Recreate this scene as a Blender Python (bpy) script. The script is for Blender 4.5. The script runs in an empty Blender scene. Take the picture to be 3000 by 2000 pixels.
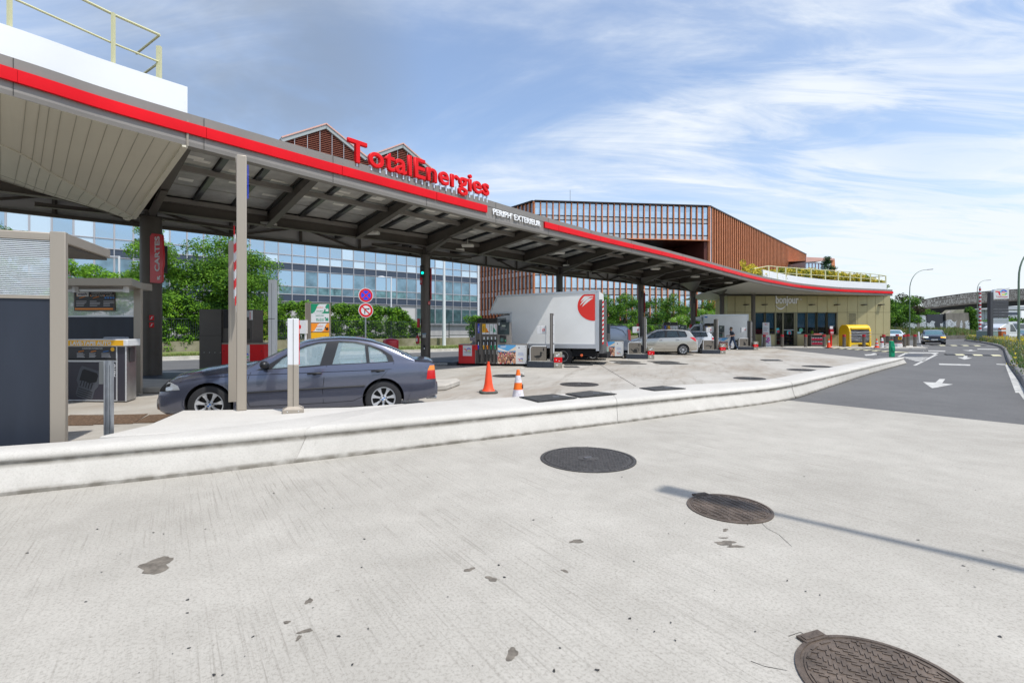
import bpy, bmesh, math, random
import numpy as np
from mathutils import Vector, Matrix
from math import sin, cos, pi, radians, sqrt, atan2
random.seed(7)
SC = bpy.context.scene
COL = SC.collection
# ---------------- camera ----------------
FPX, CX, HY, EYE = 1420.0, 1500.0, 965.0, 1.57      # photo is 3000x2000
cd = bpy.data.cameras.new("camera"); cam = bpy.data.objects.new("camera", cd); COL.objects.link(cam)
cam.location = (0, 0, EYE); cam.rotation_euler = (radians(90), 0, 0)
cd.sensor_width = 36; cd.lens = 36*FPX/3000; cd.shift_y = -(1000-HY)/3000
cd.clip_start = .05; cd.clip_end = 3000
SC.camera = cam
# ---------------- light ----------------
ELEV = 62.5; SH = Vector((.75, -.66)).normalized()
S = Vector((SH.x*cos(radians(ELEV)), SH.y*cos(radians(ELEV)), sin(radians(ELEV))))
ld = bpy.data.lights.new("sun", 'SUN'); ld.energy = 3.1; ld.angle = radians(.7); ld.color = (1, .965, .91)
lo = bpy.data.objects.new("sun", ld); COL.objects.link(lo); lo.rotation_euler = S.to_track_quat('Z', 'Y').to_euler()
lo.location = (20, -20, 40)
SC.view_settings.view_transform = 'Standard'; SC.view_settings.look = 'None'
SC.view_settings.exposure = .42; SC.view_settings.gamma = 1
world = bpy.data.worlds.new("World"); SC.world = world; world.use_nodes = True
wt = world.node_tree; wt.nodes.clear()
def wn(t, **k):
    n = wt.nodes.new(t)
    for a, b in k.items(): setattr(n, a, b)
    return n
def wmath(op, a, b=None, c=None):
    n = wn('ShaderNodeMath', operation=op)
    for i, v in enumerate((a, b, c)):
        if v is None: continue
        if isinstance(v, (int, float)): n.inputs[i].default_value = v
        else: wt.links.new(v, n.inputs[i])
    return n.outputs[0]
sky = wn('ShaderNodeTexSky', sky_type='NISHITA', sun_disc=False, sun_elevation=radians(ELEV), sun_rotation=atan2(SH.x, SH.y), air_density=1.0, dust_density=1.2, ozone_density=1.2)
tc = wn('ShaderNodeTexCoord'); sep = wn('ShaderNodeSeparateXYZ'); wt.links.new(tc.outputs['Generated'], sep.inputs[0])
zc = wmath('MAXIMUM', sep.outputs[2], .0); zz = wmath('ADD', zc, .16)
px = wmath('DIVIDE', sep.outputs[0], zz); py = wmath('DIVIDE', sep.outputs[1], zz)
comb = wn('ShaderNodeCombineXYZ'); wt.links.new(px, comb.inputs[0]); wt.links.new(py, comb.inputs[1])
def wnoise(rot, scl, off, scale, det, rough, dist=0):
    mp = wn('ShaderNodeMapping'); mp.inputs['Rotation'].default_value = (0, 0, rot); mp.inputs['Scale'].default_value = scl; mp.inputs['Location'].default_value = off
    wt.links.new(comb.outputs[0], mp.inputs[0])
    n = wn('ShaderNodeTexNoise'); n.inputs['Scale'].default_value = scale; n.inputs['Detail'].default_value = det; n.inputs['Roughness'].default_value = rough; n.inputs['Distortion'].default_value = dist
    wt.links.new(mp.outputs[0], n.inputs['Vector']); return n.outputs['Fac']
def wramp(v, p0, p1, c0=(0, 0, 0, 1), c1=(1, 1, 1, 1)):
    r = wn('ShaderNodeValToRGB'); r.color_ramp.elements[0].position = p0; r.color_ramp.elements[1].position = p1
    r.color_ramp.elements[0].color = c0; r.color_ramp.elements[1].color = c1; r.color_ramp.interpolation = 'EASE'
    wt.links.new(v, r.inputs[0]); return r.outputs[0]
n1 = wnoise(radians(-35), (.6, 1.1, 1), (3.4, .9, 0), 1.0, 7, .6, .8)
n2 = wnoise(radians(-42), (.6, 2.2, 1), (1.0, 7.2, 0), 2.2, 10, .62, 1.2)
cl = wmath('MULTIPLY', wramp(n1, .36, .74), wmath('ADD', wramp(n2, .28, .8), .25))
hz = wramp(zc, 0.0, .42, (1, 1, 1, 1), (0, 0, 0, 1))       # more veil low in the sky
right = wramp(wmath('ADD', wmath('MULTIPLY', sep.outputs[0], .5), .5), .3, .95)
bl = wn('ShaderNodeVectorMath', operation='DOT_PRODUCT'); wt.links.new(tc.outputs['Generated'], bl.inputs[0]); bl.inputs[1].default_value = Vector((.95, 1, .50)).normalized()
bl2 = wn('ShaderNodeVectorMath', operation='DOT_PRODUCT'); wt.links.new(tc.outputs['Generated'], bl2.inputs[0]); bl2.inputs[1].default_value = Vector((.42, 1, .30)).normalized()
puff = wmath('ADD', wmath('MULTIPLY', wramp(bl.outputs['Value'], .95, .998), wramp(n2, .32, .58)), wmath('MULTIPLY', wmath('MULTIPLY', wramp(bl2.outputs['Value'], .95, 1.0), .75), wramp(n2, .38, .62)))
m1 = wmath('MULTIPLY', wmath('ADD', wmath('MULTIPLY', cl, 1.15), wmath('MULTIPLY', puff, .4)), wmath('ADD', wmath('MULTIPLY', right, .55), .45))
mask = wmath('MINIMUM', wmath('ADD', wmath('ADD', m1, .13), wmath('MULTIPLY', hz, .5)), .95)
mx = wn('ShaderNodeMix', data_type='RGBA')
wt.links.new(mask, mx.inputs['Factor']); skc = wn('ShaderNodeMix', data_type='RGBA', blend_type='MULTIPLY'); skc.inputs['Factor'].default_value = 1
SKY_K = .145
wt.links.new(sky.outputs[0], skc.inputs['A']); skc.inputs['B'].default_value = (.92, 1.03, 1.12, 1)
wt.links.new(skc.outputs['Result'], mx.inputs['A']); mx.inputs['B'].default_value = (4.75, 5.05, 5.4, 1)
# drifting grey smoke high on the left
sm = wn('ShaderNodeVectorMath', operation='DOT_PRODUCT'); wt.links.new(tc.outputs['Generated'], sm.inputs[0])
sm.inputs[1].default_value = Vector((-.52, 1, .52)).normalized()
sn = wnoise(radians(20), (1, 1, 1), (8, 3, 0), 1.3, 5, .6, .5)
smk = wmath('MULTIPLY', wramp(sm.outputs['Value'], .955, 1.0), wramp(sn, .3, .62))
mx2 = wn('ShaderNodeMix', data_type='RGBA'); wt.links.new(wmath('MULTIPLY', smk, .55), mx2.inputs['Factor'])
wt.links.new(mx.outputs['Result'], mx2.inputs['A']); mx2.inputs['B'].default_value = (1.5, 1.75, 2.1, 1)
bg = wn('ShaderNodeBackground'); bg.inputs[1].default_value = SKY_K; wt.links.new(mx2.outputs['Result'], bg.inputs[0])
wo = wn('ShaderNodeOutputWorld'); wt.links.new(bg.outputs[0], wo.inputs[0])

# ---------------- helpers ----------------
def g(x, y, z=0.0):
    Y = FPX*(EYE-z)/(y-HY); return Vector(((x-CX)/FPX*Y, Y, z))
def at(x, y, Y):
    return Vector(((x-CX)/FPX*Y, Y, EYE+(HY-y)/FPX*Y))
def atz(x, y, z):                       # point at known height above the eye
    Y = FPX*(z-EYE)/(HY-y); return Vector(((x-CX)/FPX*Y, Y, z))
MATS = {}
def mat(name, col, rough=.6, metal=0.0, spec=.5, var=None, bump=None, coat=0.0, emit=None, alpha=None, trans=0.0, ior=1.45, stretch=None, col2=None, obj=False):
    if name in MATS: return MATS[name]
    m = bpy.data.materials.new(name); m.use_nodes = True; nt = m.node_tree; b = nt.nodes['Principled BSDF']
    c = (*col, 1) if len(col) == 3 else col
    b.inputs['Base Color'].default_value = c; b.inputs['Roughness'].default_value = rough; b.inputs['Metallic'].default_value = metal
    b.inputs['Specular IOR Level'].default_value = spec; b.inputs['Coat Weight'].default_value = coat; b.inputs['Coat Roughness'].default_value = .05
    b.inputs['IOR'].default_value = ior
    if trans: b.inputs['Transmission Weight'].default_value = trans
    if alpha is not None: b.inputs['Alpha'].default_value = alpha
    if emit: b.inputs['Emission Color'].default_value = (*emit[0], 1); b.inputs['Emission Strength'].default_value = emit[1]
    def coord(st=None):
        geo = nt.nodes.new('ShaderNodeNewGeometry') if not obj else nt.nodes.new('ShaderNodeTexCoord')
        out = geo.outputs['Position'] if not obj else geo.outputs['Object']
        if st:
            mp = nt.nodes.new('ShaderNodeMapping'); mp.inputs['Rotation'].default_value = (0, 0, st[0]); mp.inputs['Scale'].default_value = st[1]
            nt.links.new(out, mp.inputs[0]); out = mp.outputs[0]
        return out
    if var or col2:
        sc, am = var or (2, .15)
        n = nt.nodes.new('ShaderNodeTexNoise'); n.inputs['Scale'].default_value = sc; n.inputs['Detail'].default_value = 6; n.inputs['Roughness'].default_value = .62
        nt.links.new(coord(stretch), n.inputs['Vector'])
        r = nt.nodes.new('ShaderNodeValToRGB'); r.color_ramp.elements[0].position = .3; r.color_ramp.elements[1].position = .7
        if col2: r.color_ramp.elements[0].color = (*col2, 1); r.color_ramp.elements[1].color = c
        else:
            r.color_ramp.elements[0].color = (*[max(0, v*(1-am)) for v in c[:3]], 1); r.color_ramp.elements[1].color = (*[min(1, v*(1+am)) for v in c[:3]], 1)
        nt.links.new(n.outputs['Fac'], r.inputs[0]); nt.links.new(r.outputs[0], b.inputs['Base Color'])
    if bump:
        n = nt.nodes.new('ShaderNodeTexNoise'); n.inputs['Scale'].default_value = bump[0]; n.inputs['Detail'].default_value = 4
        nt.links.new(coord(stretch if len(bump) > 2 else None), n.inputs['Vector'])
        bp = nt.nodes.new('ShaderNodeBump'); bp.inputs['Strength'].default_value = bump[1]; bp.inputs['Distance'].default_value = .02
        nt.links.new(n.outputs['Fac'], bp.inputs['Height']); nt.links.new(bp.outputs[0], b.inputs['Normal'])
    MATS[name] = m; return m

class MB:
    def __init__(s, mt=None): s.v = []; s.f = []; s.m = []; s.mt = mt
    def add(s, vs, fs, m=0):
        o = len(s.v)
        for p in vs:
            p = Vector(p)
            s.v.append(s.mt @ p if s.mt is not None else p)
        for i, f in enumerate(fs):
            s.f.append([o+j for j in f]); s.m.append(m if isinstance(m, int) else m[i])
        return s
    def box(s, x0, x1, y0, y1, z0, z1, m=0):
        return s.add([(x0, y0, z0), (x1, y0, z0), (x1, y1, z0), (x0, y1, z0), (x0, y0, z1), (x1, y0, z1), (x1, y1, z1), (x0, y1, z1)],
                     [(0, 3, 2, 1), (4, 5, 6, 7), (0, 1, 5, 4), (1, 2, 6, 5), (2, 3, 7, 6), (3, 0, 4, 7)], m)
    def ext(s, poly, vec, m=0):
        n = len(poly); a = [Vector(p) for p in poly]; b = [p+Vector(vec) for p in a]
        return s.add(a+b, [list(range(n))[::-1], [n+i for i in range(n)]]+[(i, (i+1) % n, n+(i+1) % n, n+i) for i in range(n)], m)
    def prism(s, poly, z0, z1, m=0): return s.ext([(p[0], p[1], z0) for p in poly], (0, 0, z1-z0), m)
    def quad(s, a, b, c, d, m=0): return s.add([a, b, c, d], [(0, 1, 2, 3)], m)
    def beam(s, a, b, w, h, m=0, up=(0, 0, 1), top=False):      # box along a-b, w wide, h high (a,b = centre, or top centre)
        a = Vector(a); b = Vector(b); d = (b-a).normalized(); side = d.cross(Vector(up)).normalized(); u = side.cross(d).normalized()
        o = -u*h/2 if top else Vector((0, 0, 0))
        vs = []
        for p in (a, b):
            for sx, sz in ((-1, -1), (1, -1), (1, 1), (-1, 1)): vs.append(p+o+side*sx*w/2+u*sz*h/2)
        return s.add(vs, [(0, 1, 2, 3), (7, 6, 5, 4), (0, 4, 5, 1), (1, 5, 6, 2), (2, 6, 7, 3), (3, 7, 4, 0)], m)
    def ibeam(s, a, b, w, h, t=.02, m=0, h2=None):               # I section, a,b = top centre; h2 height at b
        a = Vector(a); b = Vector(b); h2 = h if h2 is None else h2; d = (b-a).normalized(); side = d.cross(Vector((0, 0, 1))).normalized(); dn = Vector((0, 0, -1))
        def q(p, hh): return [p+side*x+dn*z for x, z in ((-w/2, 0), (w/2, 0), (w/2, t), (t/2, t), (t/2, hh-t), (w/2, hh-t), (w/2, hh), (-w/2, hh), (-w/2, hh-t), (-t/2, hh-t), (-t/2, t), (-w/2, t))]
        n = 12
        return s.add(q(a, h)+q(b, h2), [list(range(n)), [n+i for i in range(n)][::-1]]+[(i, (i+1) % n, n+(i+1) % n, n+i) for i in range(n)], m)
    def tube(s, path, r, n=8, m=0, r2=None):
        P = [Vector(p) for p in path]; k = len(P); vs = []
        ref = None
        for i, p in enumerate(P):
            d = ((P[min(i+1, k-1)]-p).normalized()+(p-P[max(i-1, 0)]).normalized()).normalized()
            if ref is None or abs(d.dot(ref)) > .999: ref = Vector((0, 0, 1)) if abs(d.z) < .9 else Vector((1, 0, 0))
            a = d.cross(ref).normalized(); bb = a.cross(d).normalized(); ref = bb
            rr = r if r2 is None else r+(r2-r)*i/(k-1)
            for j in range(n):
                t = 2*pi*j/n; vs.append(p+(a*cos(t)+bb*sin(t))*rr)
        fs = [(i*n+j, i*n+(j+1) % n, (i+1)*n+(j+1) % n, (i+1)*n+j) for i in range(k-1) for j in range(n)]
        fs += [list(range(n))[::-1], [(k-1)*n+j for j in range(n)]]
        return s.add(vs, fs, m)
    def cyl(s, x, y, z0, z1, r, n=16, m=0, r2=None): return s.tube([(x, y, z0), (x, y, z1)], r, n, m, r2)
    def lathe(s, prof, c=(0, 0, 0), axis='z', n=24, m=0, mfun=None):
        vs = []; k = len(prof); C = Vector(c)
        for r, z in prof:
            for j in range(n):
                t = 2*pi*j/n
                if axis == 'z': p = (r*cos(t), r*sin(t), z)
                elif axis == 'y': p = (r*cos(t), z, r*sin(t))
                else: p = (z, r*cos(t), r*sin(t))
                vs.append(C+Vector(p))
        fs = []; ms = []
        for i in range(k-1):
            for j in range(n): fs.append((i*n+j, i*n+(j+1) % n, (i+1)*n+(j+1) % n, (i+1)*n+j)); ms.append(mfun[i] if mfun else m)
        fs += [list(range(n))[::-1], [(k-1)*n+j for j in range(n)]]; ms += [mfun[0] if mfun else m, mfun[-1] if mfun else m]
        return s.add(vs, fs, ms)
    def grid(s, rows, m=0, closed=False):
        r = len(rows); c = len(rows[0]); vs = [p for row in rows for p in row]
        fs = [(i*c+j, i*c+(j+1) % c, (i+1)*c+(j+1) % c, (i+1)*c+j) for i in range(r-1) for j in range(c if closed else c-1)]
        if closed: fs += [list(range(c))[::-1], [(r-1)*c+j for j in range(c)]]
        return s.add(vs, fs, m)
    def sphere(s, c, rx, ry, rz, n=12, m=0, k=8, half=False):
        prof = [(max(.001, cos(a)), sin(a)) for a in [(-pi/2 if not half else 0)+(pi if not half else pi/2)*i/k for i in range(k+1)]]
        vs = [Vector(c)+Vector((r*cos(2*pi*j/n)*rx, r*sin(2*pi*j/n)*ry, z*rz)) for r, z in prof for j in range(n)]
        fs = [(i*n+j, i*n+(j+1) % n, (i+1)*n+(j+1) % n, (i+1)*n+j) for i in range(k) for j in range(n)]
        return s.add(vs, fs+[list(range(n))[::-1], [k*n+j for j in range(n)]], m)
    def mesh(s, name, smooth=35, recalc=True):
        me = bpy.data.meshes.new(name); me.from_pydata([tuple(v) for v in s.v], [], s.f)
        me.polygons.foreach_set('material_index', s.m)
        if recalc:
            bm = bmesh.new(); bm.from_mesh(me); bmesh.ops.recalc_face_normals(bm, faces=bm.faces); bm.to_mesh(me); bm.free()
        if smooth:
            me.polygons.foreach_set('use_smooth', [True]*len(me.polygons)); me.set_sharp_from_angle(angle=radians(smooth))
        me.update(); return me
    def build(s, name, mats, parent=None, smooth=35, bevel=None, world=False, recalc=True):
        if world and parent is not None:
            inv = PM[parent.name].inverted(); s.v = [inv @ v for v in s.v]
        me = s.mesh(name, smooth, recalc)
        for mm in (mats if isinstance(mats, (list, tuple)) else [mats]): me.materials.append(mm)
        return link(name, me, parent, bevel)
PM = {}
def link(name, me, parent=None, bevel=None):
    o = bpy.data.objects.new(name, me); COL.objects.link(o)
    if parent is not None: o.parent = parent
    if bevel:
        b = o.modifiers.new('bevel', 'BEVEL'); b.width = bevel; b.segments = 2; b.limit_method = 'ANGLE'; b.angle_limit = radians(40)
    PM[o.name] = PM[parent.name].copy() if parent is not None and parent.name in PM else Matrix()
    return o
def tag(o, label=None, cat=None, group=None, kind=None):
    if label: o['label'] = label
    if cat: o['category'] = cat
    if group: o['group'] = group
    if kind: o['kind'] = kind
    return o
def thing(name, label, cat, loc=(0, 0, 0), rz=0.0, group=None):
    o = bpy.data.objects.new(name, None); COL.objects.link(o); o.empty_display_size = .3
    o.location = loc; o.rotation_euler = (0, 0, rz); tag(o, label, cat, group)
    PM[o.name] = Matrix.Translation(Vector(loc)) @ Matrix.Rotation(rz, 4, 'Z'); return o
def dup(root, loc, rz, label=None, group=None):
    r = root.copy(); COL.objects.link(r); r.location = loc; r.rotation_euler = (0, 0, rz)
    if label: r['label'] = label
    if group: r['group'] = group
    PM[r.name] = Matrix.Translation(Vector(loc)) @ Matrix.Rotation(rz, 4, 'Z')
    for ch in list(root.children):
        c = ch.copy(); COL.objects.link(c); c.parent = r; PM[c.name] = PM[r.name].copy()
        for gg in ch.children:
            d = gg.copy(); COL.objects.link(d); d.parent = c
    return r
def struct(name, mb, m, **k): return tag(mb.build(name, m, **k), kind='structure')
def text(name, s, size, m, parent, loc, rot=(pi/2, 0, 0), depth=.01, bold=0.0, bev=0.0, align='LEFT', sx=1.0, shear=0.0, spacing=1.0, fit=None):
    cu = bpy.data.curves.new('t', 'FONT'); cu.body = s; cu.size = size; cu.extrude = depth/2; cu.offset = bold; cu.bevel_depth = bev; cu.bevel_resolution = 2
    cu.align_x = align; cu.align_y = 'BOTTOM_BASELINE'; cu.space_character = spacing; cu.shear = shear; cu.resolution_u = 6
    t = bpy.data.objects.new('t', cu); COL.objects.link(t); bpy.context.view_layer.update()
    me = bpy.data.meshes.new_from_object(t.evaluated_get(bpy.context.evaluated_depsgraph_get())); bpy.data.objects.remove(t)
    xs = [v.co.x for v in me.vertices]
    if fit and xs: sx = fit/(max(xs)-min(xs))
    me.transform(Matrix.Diagonal((sx, 1, 1, 1))); me.materials.clear(); me.materials.append(m)
    o = link(name, me, parent); o.location = loc; o.rotation_euler = rot; return o
def boolean(a, b, op='DIFFERENCE', keep=False):
    md = a.modifiers.new('b', 'BOOLEAN'); md.object = b; md.operation = op; md.solver = 'EXACT'
    try: md.material_mode = 'TRANSFER'
    except Exception: pass
    bpy.context.view_layer.update()
    me = bpy.data.meshes.new_from_object(a.evaluated_get(bpy.context.evaluated_depsgraph_get()))
    a.modifiers.remove(md); a.data = me
    if not keep: bpy.data.objects.remove(b)
    return a
def lerp(a, b, t): return a+(b-a)*t
def interp(pts, x):
    if x <= pts[0][0]: return pts[0][1]
    for (a, b), (c, d) in zip(pts, pts[1:]):
        if x <= c: return b+(d-b)*(x-a)/(c-a)
    return pts[-1][1]
def catmull(P, n=8):
    out = []; P = [Vector(p) for p in P]
    for i in range(len(P)-1):
        p0 = P[i-1] if i else P[0]*2-P[1]; p1 = P[i]; p2 = P[i+1]; p3 = P[i+2] if i+2 < len(P) else P[-1]*2-P[-2]
        for j in range(n):
            t = j/n; out.append(.5*((2*p1)+(p2-p0)*t+(2*p0-5*p1+4*p2-p3)*t*t+(3*p1-p0-3*p2+p3)*t**3))
    out.append(P[-1]); return out
def offset(poly, d):            # offset a 2D open polyline to its left by d
    out = []
    for i, p in enumerate(poly):
        a = poly[max(i-1, 0)]; b = poly[min(i+1, len(poly)-1)]; t = Vector((b[0]-a[0], b[1]-a[1])).normalized()
        out.append(Vector((p[0]-t.y*d, p[1]+t.x*d)))
    return out
class Curve2:                   # polyline addressed by its image column (2D or 3D points)
    def __init__(s, P): s.P = P; s.c = [CX+FPX*p[0]/p[1] for p in P]
    def at(s, col):
        c = s.c
        for i in range(len(c)-1):
            if c[i] <= col <= c[i+1] or i == len(c)-2:
                if c[i] > col: break
                a, b = s.P[i], s.P[i+1]; k = (col-CX)/FPX        # exact ray hit
                den = (b[0]-a[0])-k*(b[1]-a[1]); t = (k*a[1]-a[0])/den
                return a+(b-a)*t
        a, b = s.P[0], s.P[1]; k = (col-CX)/FPX; den = (b[0]-a[0])-k*(b[1]-a[1]); t = (k*a[1]-a[0])/den
        return a+(b-a)*t
# ---------------- ground materials ----------------
def ground_mat(name, base, dark, streak_rot, streak=.25, speck=.5, patch=.25, dirt=None, dirtmask=None, bumps=.25):
    m = bpy.data.materials.new(name); m.use_nodes = True; nt = m.node_tree; b = nt.nodes['Principled BSDF']; L = nt.links
    b.inputs['Roughness'].default_value = .85; b.inputs['Specular IOR Level'].default_value = .25
    geo = nt.nodes.new('ShaderNodeNewGeometry')
    def noi(scale, det=5, rough=.6, rot=0, scl=(1, 1, 1)):
        mp = nt.nodes.new('ShaderNodeMapping'); mp.vector_type = 'TEXTURE'; mp.inputs['Rotation'].default_value = (0, 0, rot); mp.inputs['Scale'].default_value = tuple(1/v for v in scl); L.new(geo.outputs['Position'], mp.inputs[0])
        n = nt.nodes.new('ShaderNodeTexNoise'); n.inputs['Scale'].default_value = scale; n.inputs['Detail'].default_value = det; n.inputs['Roughness'].default_value = rough
        L.new(mp.outputs[0], n.inputs['Vector']); return n.outputs['Fac']
    def ramp(v, a, c, ca=0.0, cc=1.0):
        r = nt.nodes.new('ShaderNodeMapRange'); r.inputs[1].default_value = a; r.inputs[2].default_value = c; r.inputs[3].default_value = ca; r.inputs[4].default_value = cc; L.new(v, r.inputs[0]); return r.outputs[0]
    def mth(op, a, c):
        n = nt.nodes.new('ShaderNodeMath'); n.operation = op
        for i, v in enumerate((a, c)):
            if isinstance(v, (int, float)): n.inputs[i].default_value = v
            else: L.new(v, n.inputs[i])
        return n.outputs[0]
    big = ramp(noi(.35, 5, .65), .3, .7, 1-patch, 1.0)
    mid = ramp(noi(2.2, 6, .7), .3, .75, 1-patch*.6, 1.05)
    fine = ramp(noi(55, 3, .8), .36, .52, 1-speck*.5, 1.0)
    pits = ramp(noi(30, 2, .5), .24, .34, 1-speck*.55, 1.0)
    st = noi(1.0, 5, .8, streak_rot, (.9, 48, 1)); stm = ramp(noi(.5, 4), .38, .6)
    strk = mth('SUBTRACT', 1.0, mth('MULTIPLY', ramp(st, .48, .27, 0, streak), mth('ADD', mth('MULTIPLY', stm, .85), .15)))
    f = mth('MULTIPLY', mth('MULTIPLY', big, mid), mth('MULTIPLY', mth('MULTIPLY', fine, pits), strk))
    mix = nt.nodes.new('ShaderNodeMix'); mix.data_type = 'RGBA'; L.new(f, mix.inputs['Factor']); mix.inputs['A'].default_value = (*dark, 1); mix.inputs['B'].default_value = (*base, 1)
    out = mix.outputs['Result']
    if dirt:
        d = ramp(noi(.22, 6, .7, streak_rot+1.2, (.5, 1.6, 1)), .46, .66, 0, .8)
        m2 = nt.nodes.new('ShaderNodeMix'); m2.data_type = 'RGBA'; L.new(d, m2.inputs['Factor']); L.new(out, m2.inputs['A']); m2.inputs['B'].default_value = (*dirt, 1); out = m2.outputs['Result']
        d = ramp(noi(1.1, 6, .75, streak_rot+1.35, (.25, 2.2, 1)), .54, .72, 0, .6)
        m2 = nt.nodes.new('ShaderNodeMix'); m2.data_type = 'RGBA'; L.new(d, m2.inputs['Factor']); L.new(out, m2.inputs['A']); m2.inputs['B'].default_value = (*[v*.6 for v in dirt], 1); out = m2.outputs['Result']
    L.new(out, b.inputs['Base Color'])
    bp = nt.nodes.new('ShaderNodeBump'); bp.inputs['Strength'].default_value = bumps; bp.inputs['Distance'].default_value = .01
    L.new(mth('ADD', strk, mth('MULTIPLY', fine, .5)), bp.inputs['Height']); L.new(bp.outputs[0], b.inputs['Normal'])
    return m
BR = radians(125)     # broom direction on the pale slabs
M_conc = ground_mat('pale_concrete', (.505, .475, .42), (.15, .135, .11), BR, .8, .75, .36)
M_fore = ground_mat('forecourt_concrete', (.50, .47, .42), (.15, .14, .12), BR+.9, .5, .4, .34, dirt=(.26, .215, .165))
M_asph = ground_mat('asphalt', (.155, .152, .148), (.06, .059, .06), radians(48), .3, .8, .38)
M_land = mat('far_ground', (.12, .13, .09), .95, var=(.2, .3))
M_kerb = mat('kerb_concrete', (.47, .45, .40), .9, var=(3, .25), bump=(40, .3))
M_grass = mat('short_grass', (.12, .19, .04), .95, var=(3, .4), col2=(.2, .2, .07))
M_white = mat('road_paint', (.46, .45, .42), .8, var=(5, .3))
def sheet(name, pts, z, m):
    return struct(name, MB().add([(p[0], p[1], z) for p in pts], [list(range(len(pts)))]), m, smooth=None)
struct('ground', MB().add([(-900, -300, -.05), (900, -300, -.05), (900, 1500, -.05), (-900, 1500, -.05)], [(0, 1, 2, 3)]), M_land, smooth=None)
# barrier line: foot and back edge in the photo, heights
foot = [(-14.2, .2, 0)]+[tuple(g(*p)) for p in [(0, 1454), (862, 1356), (1500, 1279), (1811, 1240), (2041, 1209), (2296, 1174), (2424, 1135), (2551, 1094), (2657, 1064)]]
backp = [(-13.6, 2.2, .39)]+[tuple(g(x, y, z)) for x, y, z in [(190, 1291, .39), (1200, 1181, .385), (1518, 1160.5, .38), (1786, 1143, .375), (2000, 1126, .37), (2232, 1112, .355), (2387, 1084, .33), (2565, 1051, .30), (2640, 1046.5, .28)]]
mid = [((a[0]+b[0])/2, (a[1]+b[1])/2) for a, b in zip(foot, backp)]
asph = [g(*p) for p in [(2268, 1020), (2357, 1030), (2556, 1051)]]
a1 = g(2309, 1172); a2 = g(3000, 1243.6); a3 = a2+(a2-a1).normalized()*30
sheet('asphalt_road', [(-60, -40), (120, -40), (120, 200), (-60, 200)], -.012, M_asph)
sheet('concrete_road', [(-40, -30), (-40, -13)]+mid[:7]+[(foot[6][0], foot[6][1]-.05), a1, a2, a3, (40, -30)], 0, M_conc)
kf1 = g(510, 1052); kf2 = g(1302, 1027.3); kd = (kf2-kf1).normalized(); kn = Vector((-kd.y, kd.x, 0))
kA = kf1-kd*35; kB = kf2+kd*45
sheet('forecourt', [(-40, -12.5)]+[(p[0]-.02, p[1]+.02) for p in mid]+[asph[2], asph[1], asph[0], (19.5, 42.9), (17.5, 47), (14, 43.5), (9.7, 36.5), (3, 30.4), (-3.2, 24.6), (-10.5, 18.6), (-40, 16)], -.004, M_fore)
# back lane kerb, verge
mb = MB(); w = .9
mb.quad(*[(p.x, p.y, -.008) for p in (kA-kn*1.2, kB-kn*1.2, kB, kA)])
struct('gutter_strip', mb, M_conc, smooth=None)
mb = MB(); mb.beam(kA+kn*.08+Vector((0, 0, .06)), kB+kn*.08+Vector((0, 0, .06)), .16, .18); struct('back_lane_kerb', mb, M_kerb)
mb = MB(); mb.quad(*[(p.x, p.y, .12) for p in (kA+kn*.16, kB+kn*.16, kB+kn*9, kA+kn*9)]); struct('grass_verge', mb, M_grass, smooth=None)
def scatter(name, n, place, h, wdt, mats, seed=1, lean=.5, kind='stuff', parent=None):
    rng = np.random.default_rng(seed); V = []; Fc = []; MI = []
    for i in range(n):
        p, sc = place(rng); a = rng.uniform(0, 2*pi); hh = h*sc*rng.uniform(.5, 1.2); ww = wdt*rng.uniform(.6, 1.3)
        l = Vector((rng.normal(), rng.normal(), 0))*lean*hh*.5; s_ = Vector((cos(a), sin(a), 0))*ww
        o = len(V); V += [p-s_, p+s_, p+s_*.6+l*.4+Vector((0, 0, hh*.6)), p-s_*.6+l*.4+Vector((0, 0, hh*.6)), p+l+Vector((0, 0, hh))]
        Fc += [(o, o+1, o+2, o+3), (o+3, o+2, o+4)]; k = int(rng.integers(0, len(mats))); MI += [k, k]
    me = bpy.data.meshes.new(name); me.from_pydata([tuple(v) for v in V], [], Fc); me.polygons.foreach_set('material_index', MI)
    for m_ in mats: me.materials.append(m_)
    o = link(name, me, parent); return tag(o, kind=kind)
def leafmat(name, c, c2=None, tr=.35, sc=1.2):
    if name in MATS: return MATS[name]
    m = bpy.data.materials.new(name); m.use_nodes = True; nt = m.node_tree; nt.nodes.clear(); L = nt.links
    out = nt.nodes.new('ShaderNodeOutputMaterial'); d = nt.nodes.new('ShaderNodeBsdfPrincipled'); d.inputs['Roughness'].default_value = .7; d.inputs['Specular IOR Level'].default_value = .15
    t = nt.nodes.new('ShaderNodeBsdfTranslucent'); mx_ = nt.nodes.new('ShaderNodeMixShader'); mx_.inputs[0].default_value = tr
    geo = nt.nodes.new('ShaderNodeNewGeometry'); n = nt.nodes.new('ShaderNodeTexNoise'); n.inputs['Scale'].default_value = sc; n.inputs['Detail'].default_value = 5
    r = nt.nodes.new('ShaderNodeValToRGB'); r.color_ramp.elements[0].position = .35; r.color_ramp.elements[1].position = .68
    c2 = c2 or tuple(v*.55 for v in c); r.color_ramp.elements[0].color = (*c2, 1); r.color_ramp.elements[1].color = (*c, 1)
    L.new(geo.outputs['Position'], n.inputs['Vector']); L.new(n.outputs['Fac'], r.inputs[0]); L.new(r.outputs[0], d.inputs['Base Color'])
    hs = nt.nodes.new('ShaderNodeHueSaturation'); hs.inputs['Value'].default_value = 1.25; L.new(r.outputs[0], hs.inputs['Color']); L.new(hs.outputs[0], t.inputs['Color'])
    L.new(d.outputs[0], mx_.inputs[1]); L.new(t.outputs[0], mx_.inputs[2]); L.new(mx_.outputs[0], out.inputs[0]); MATS[name] = m; return m
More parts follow.
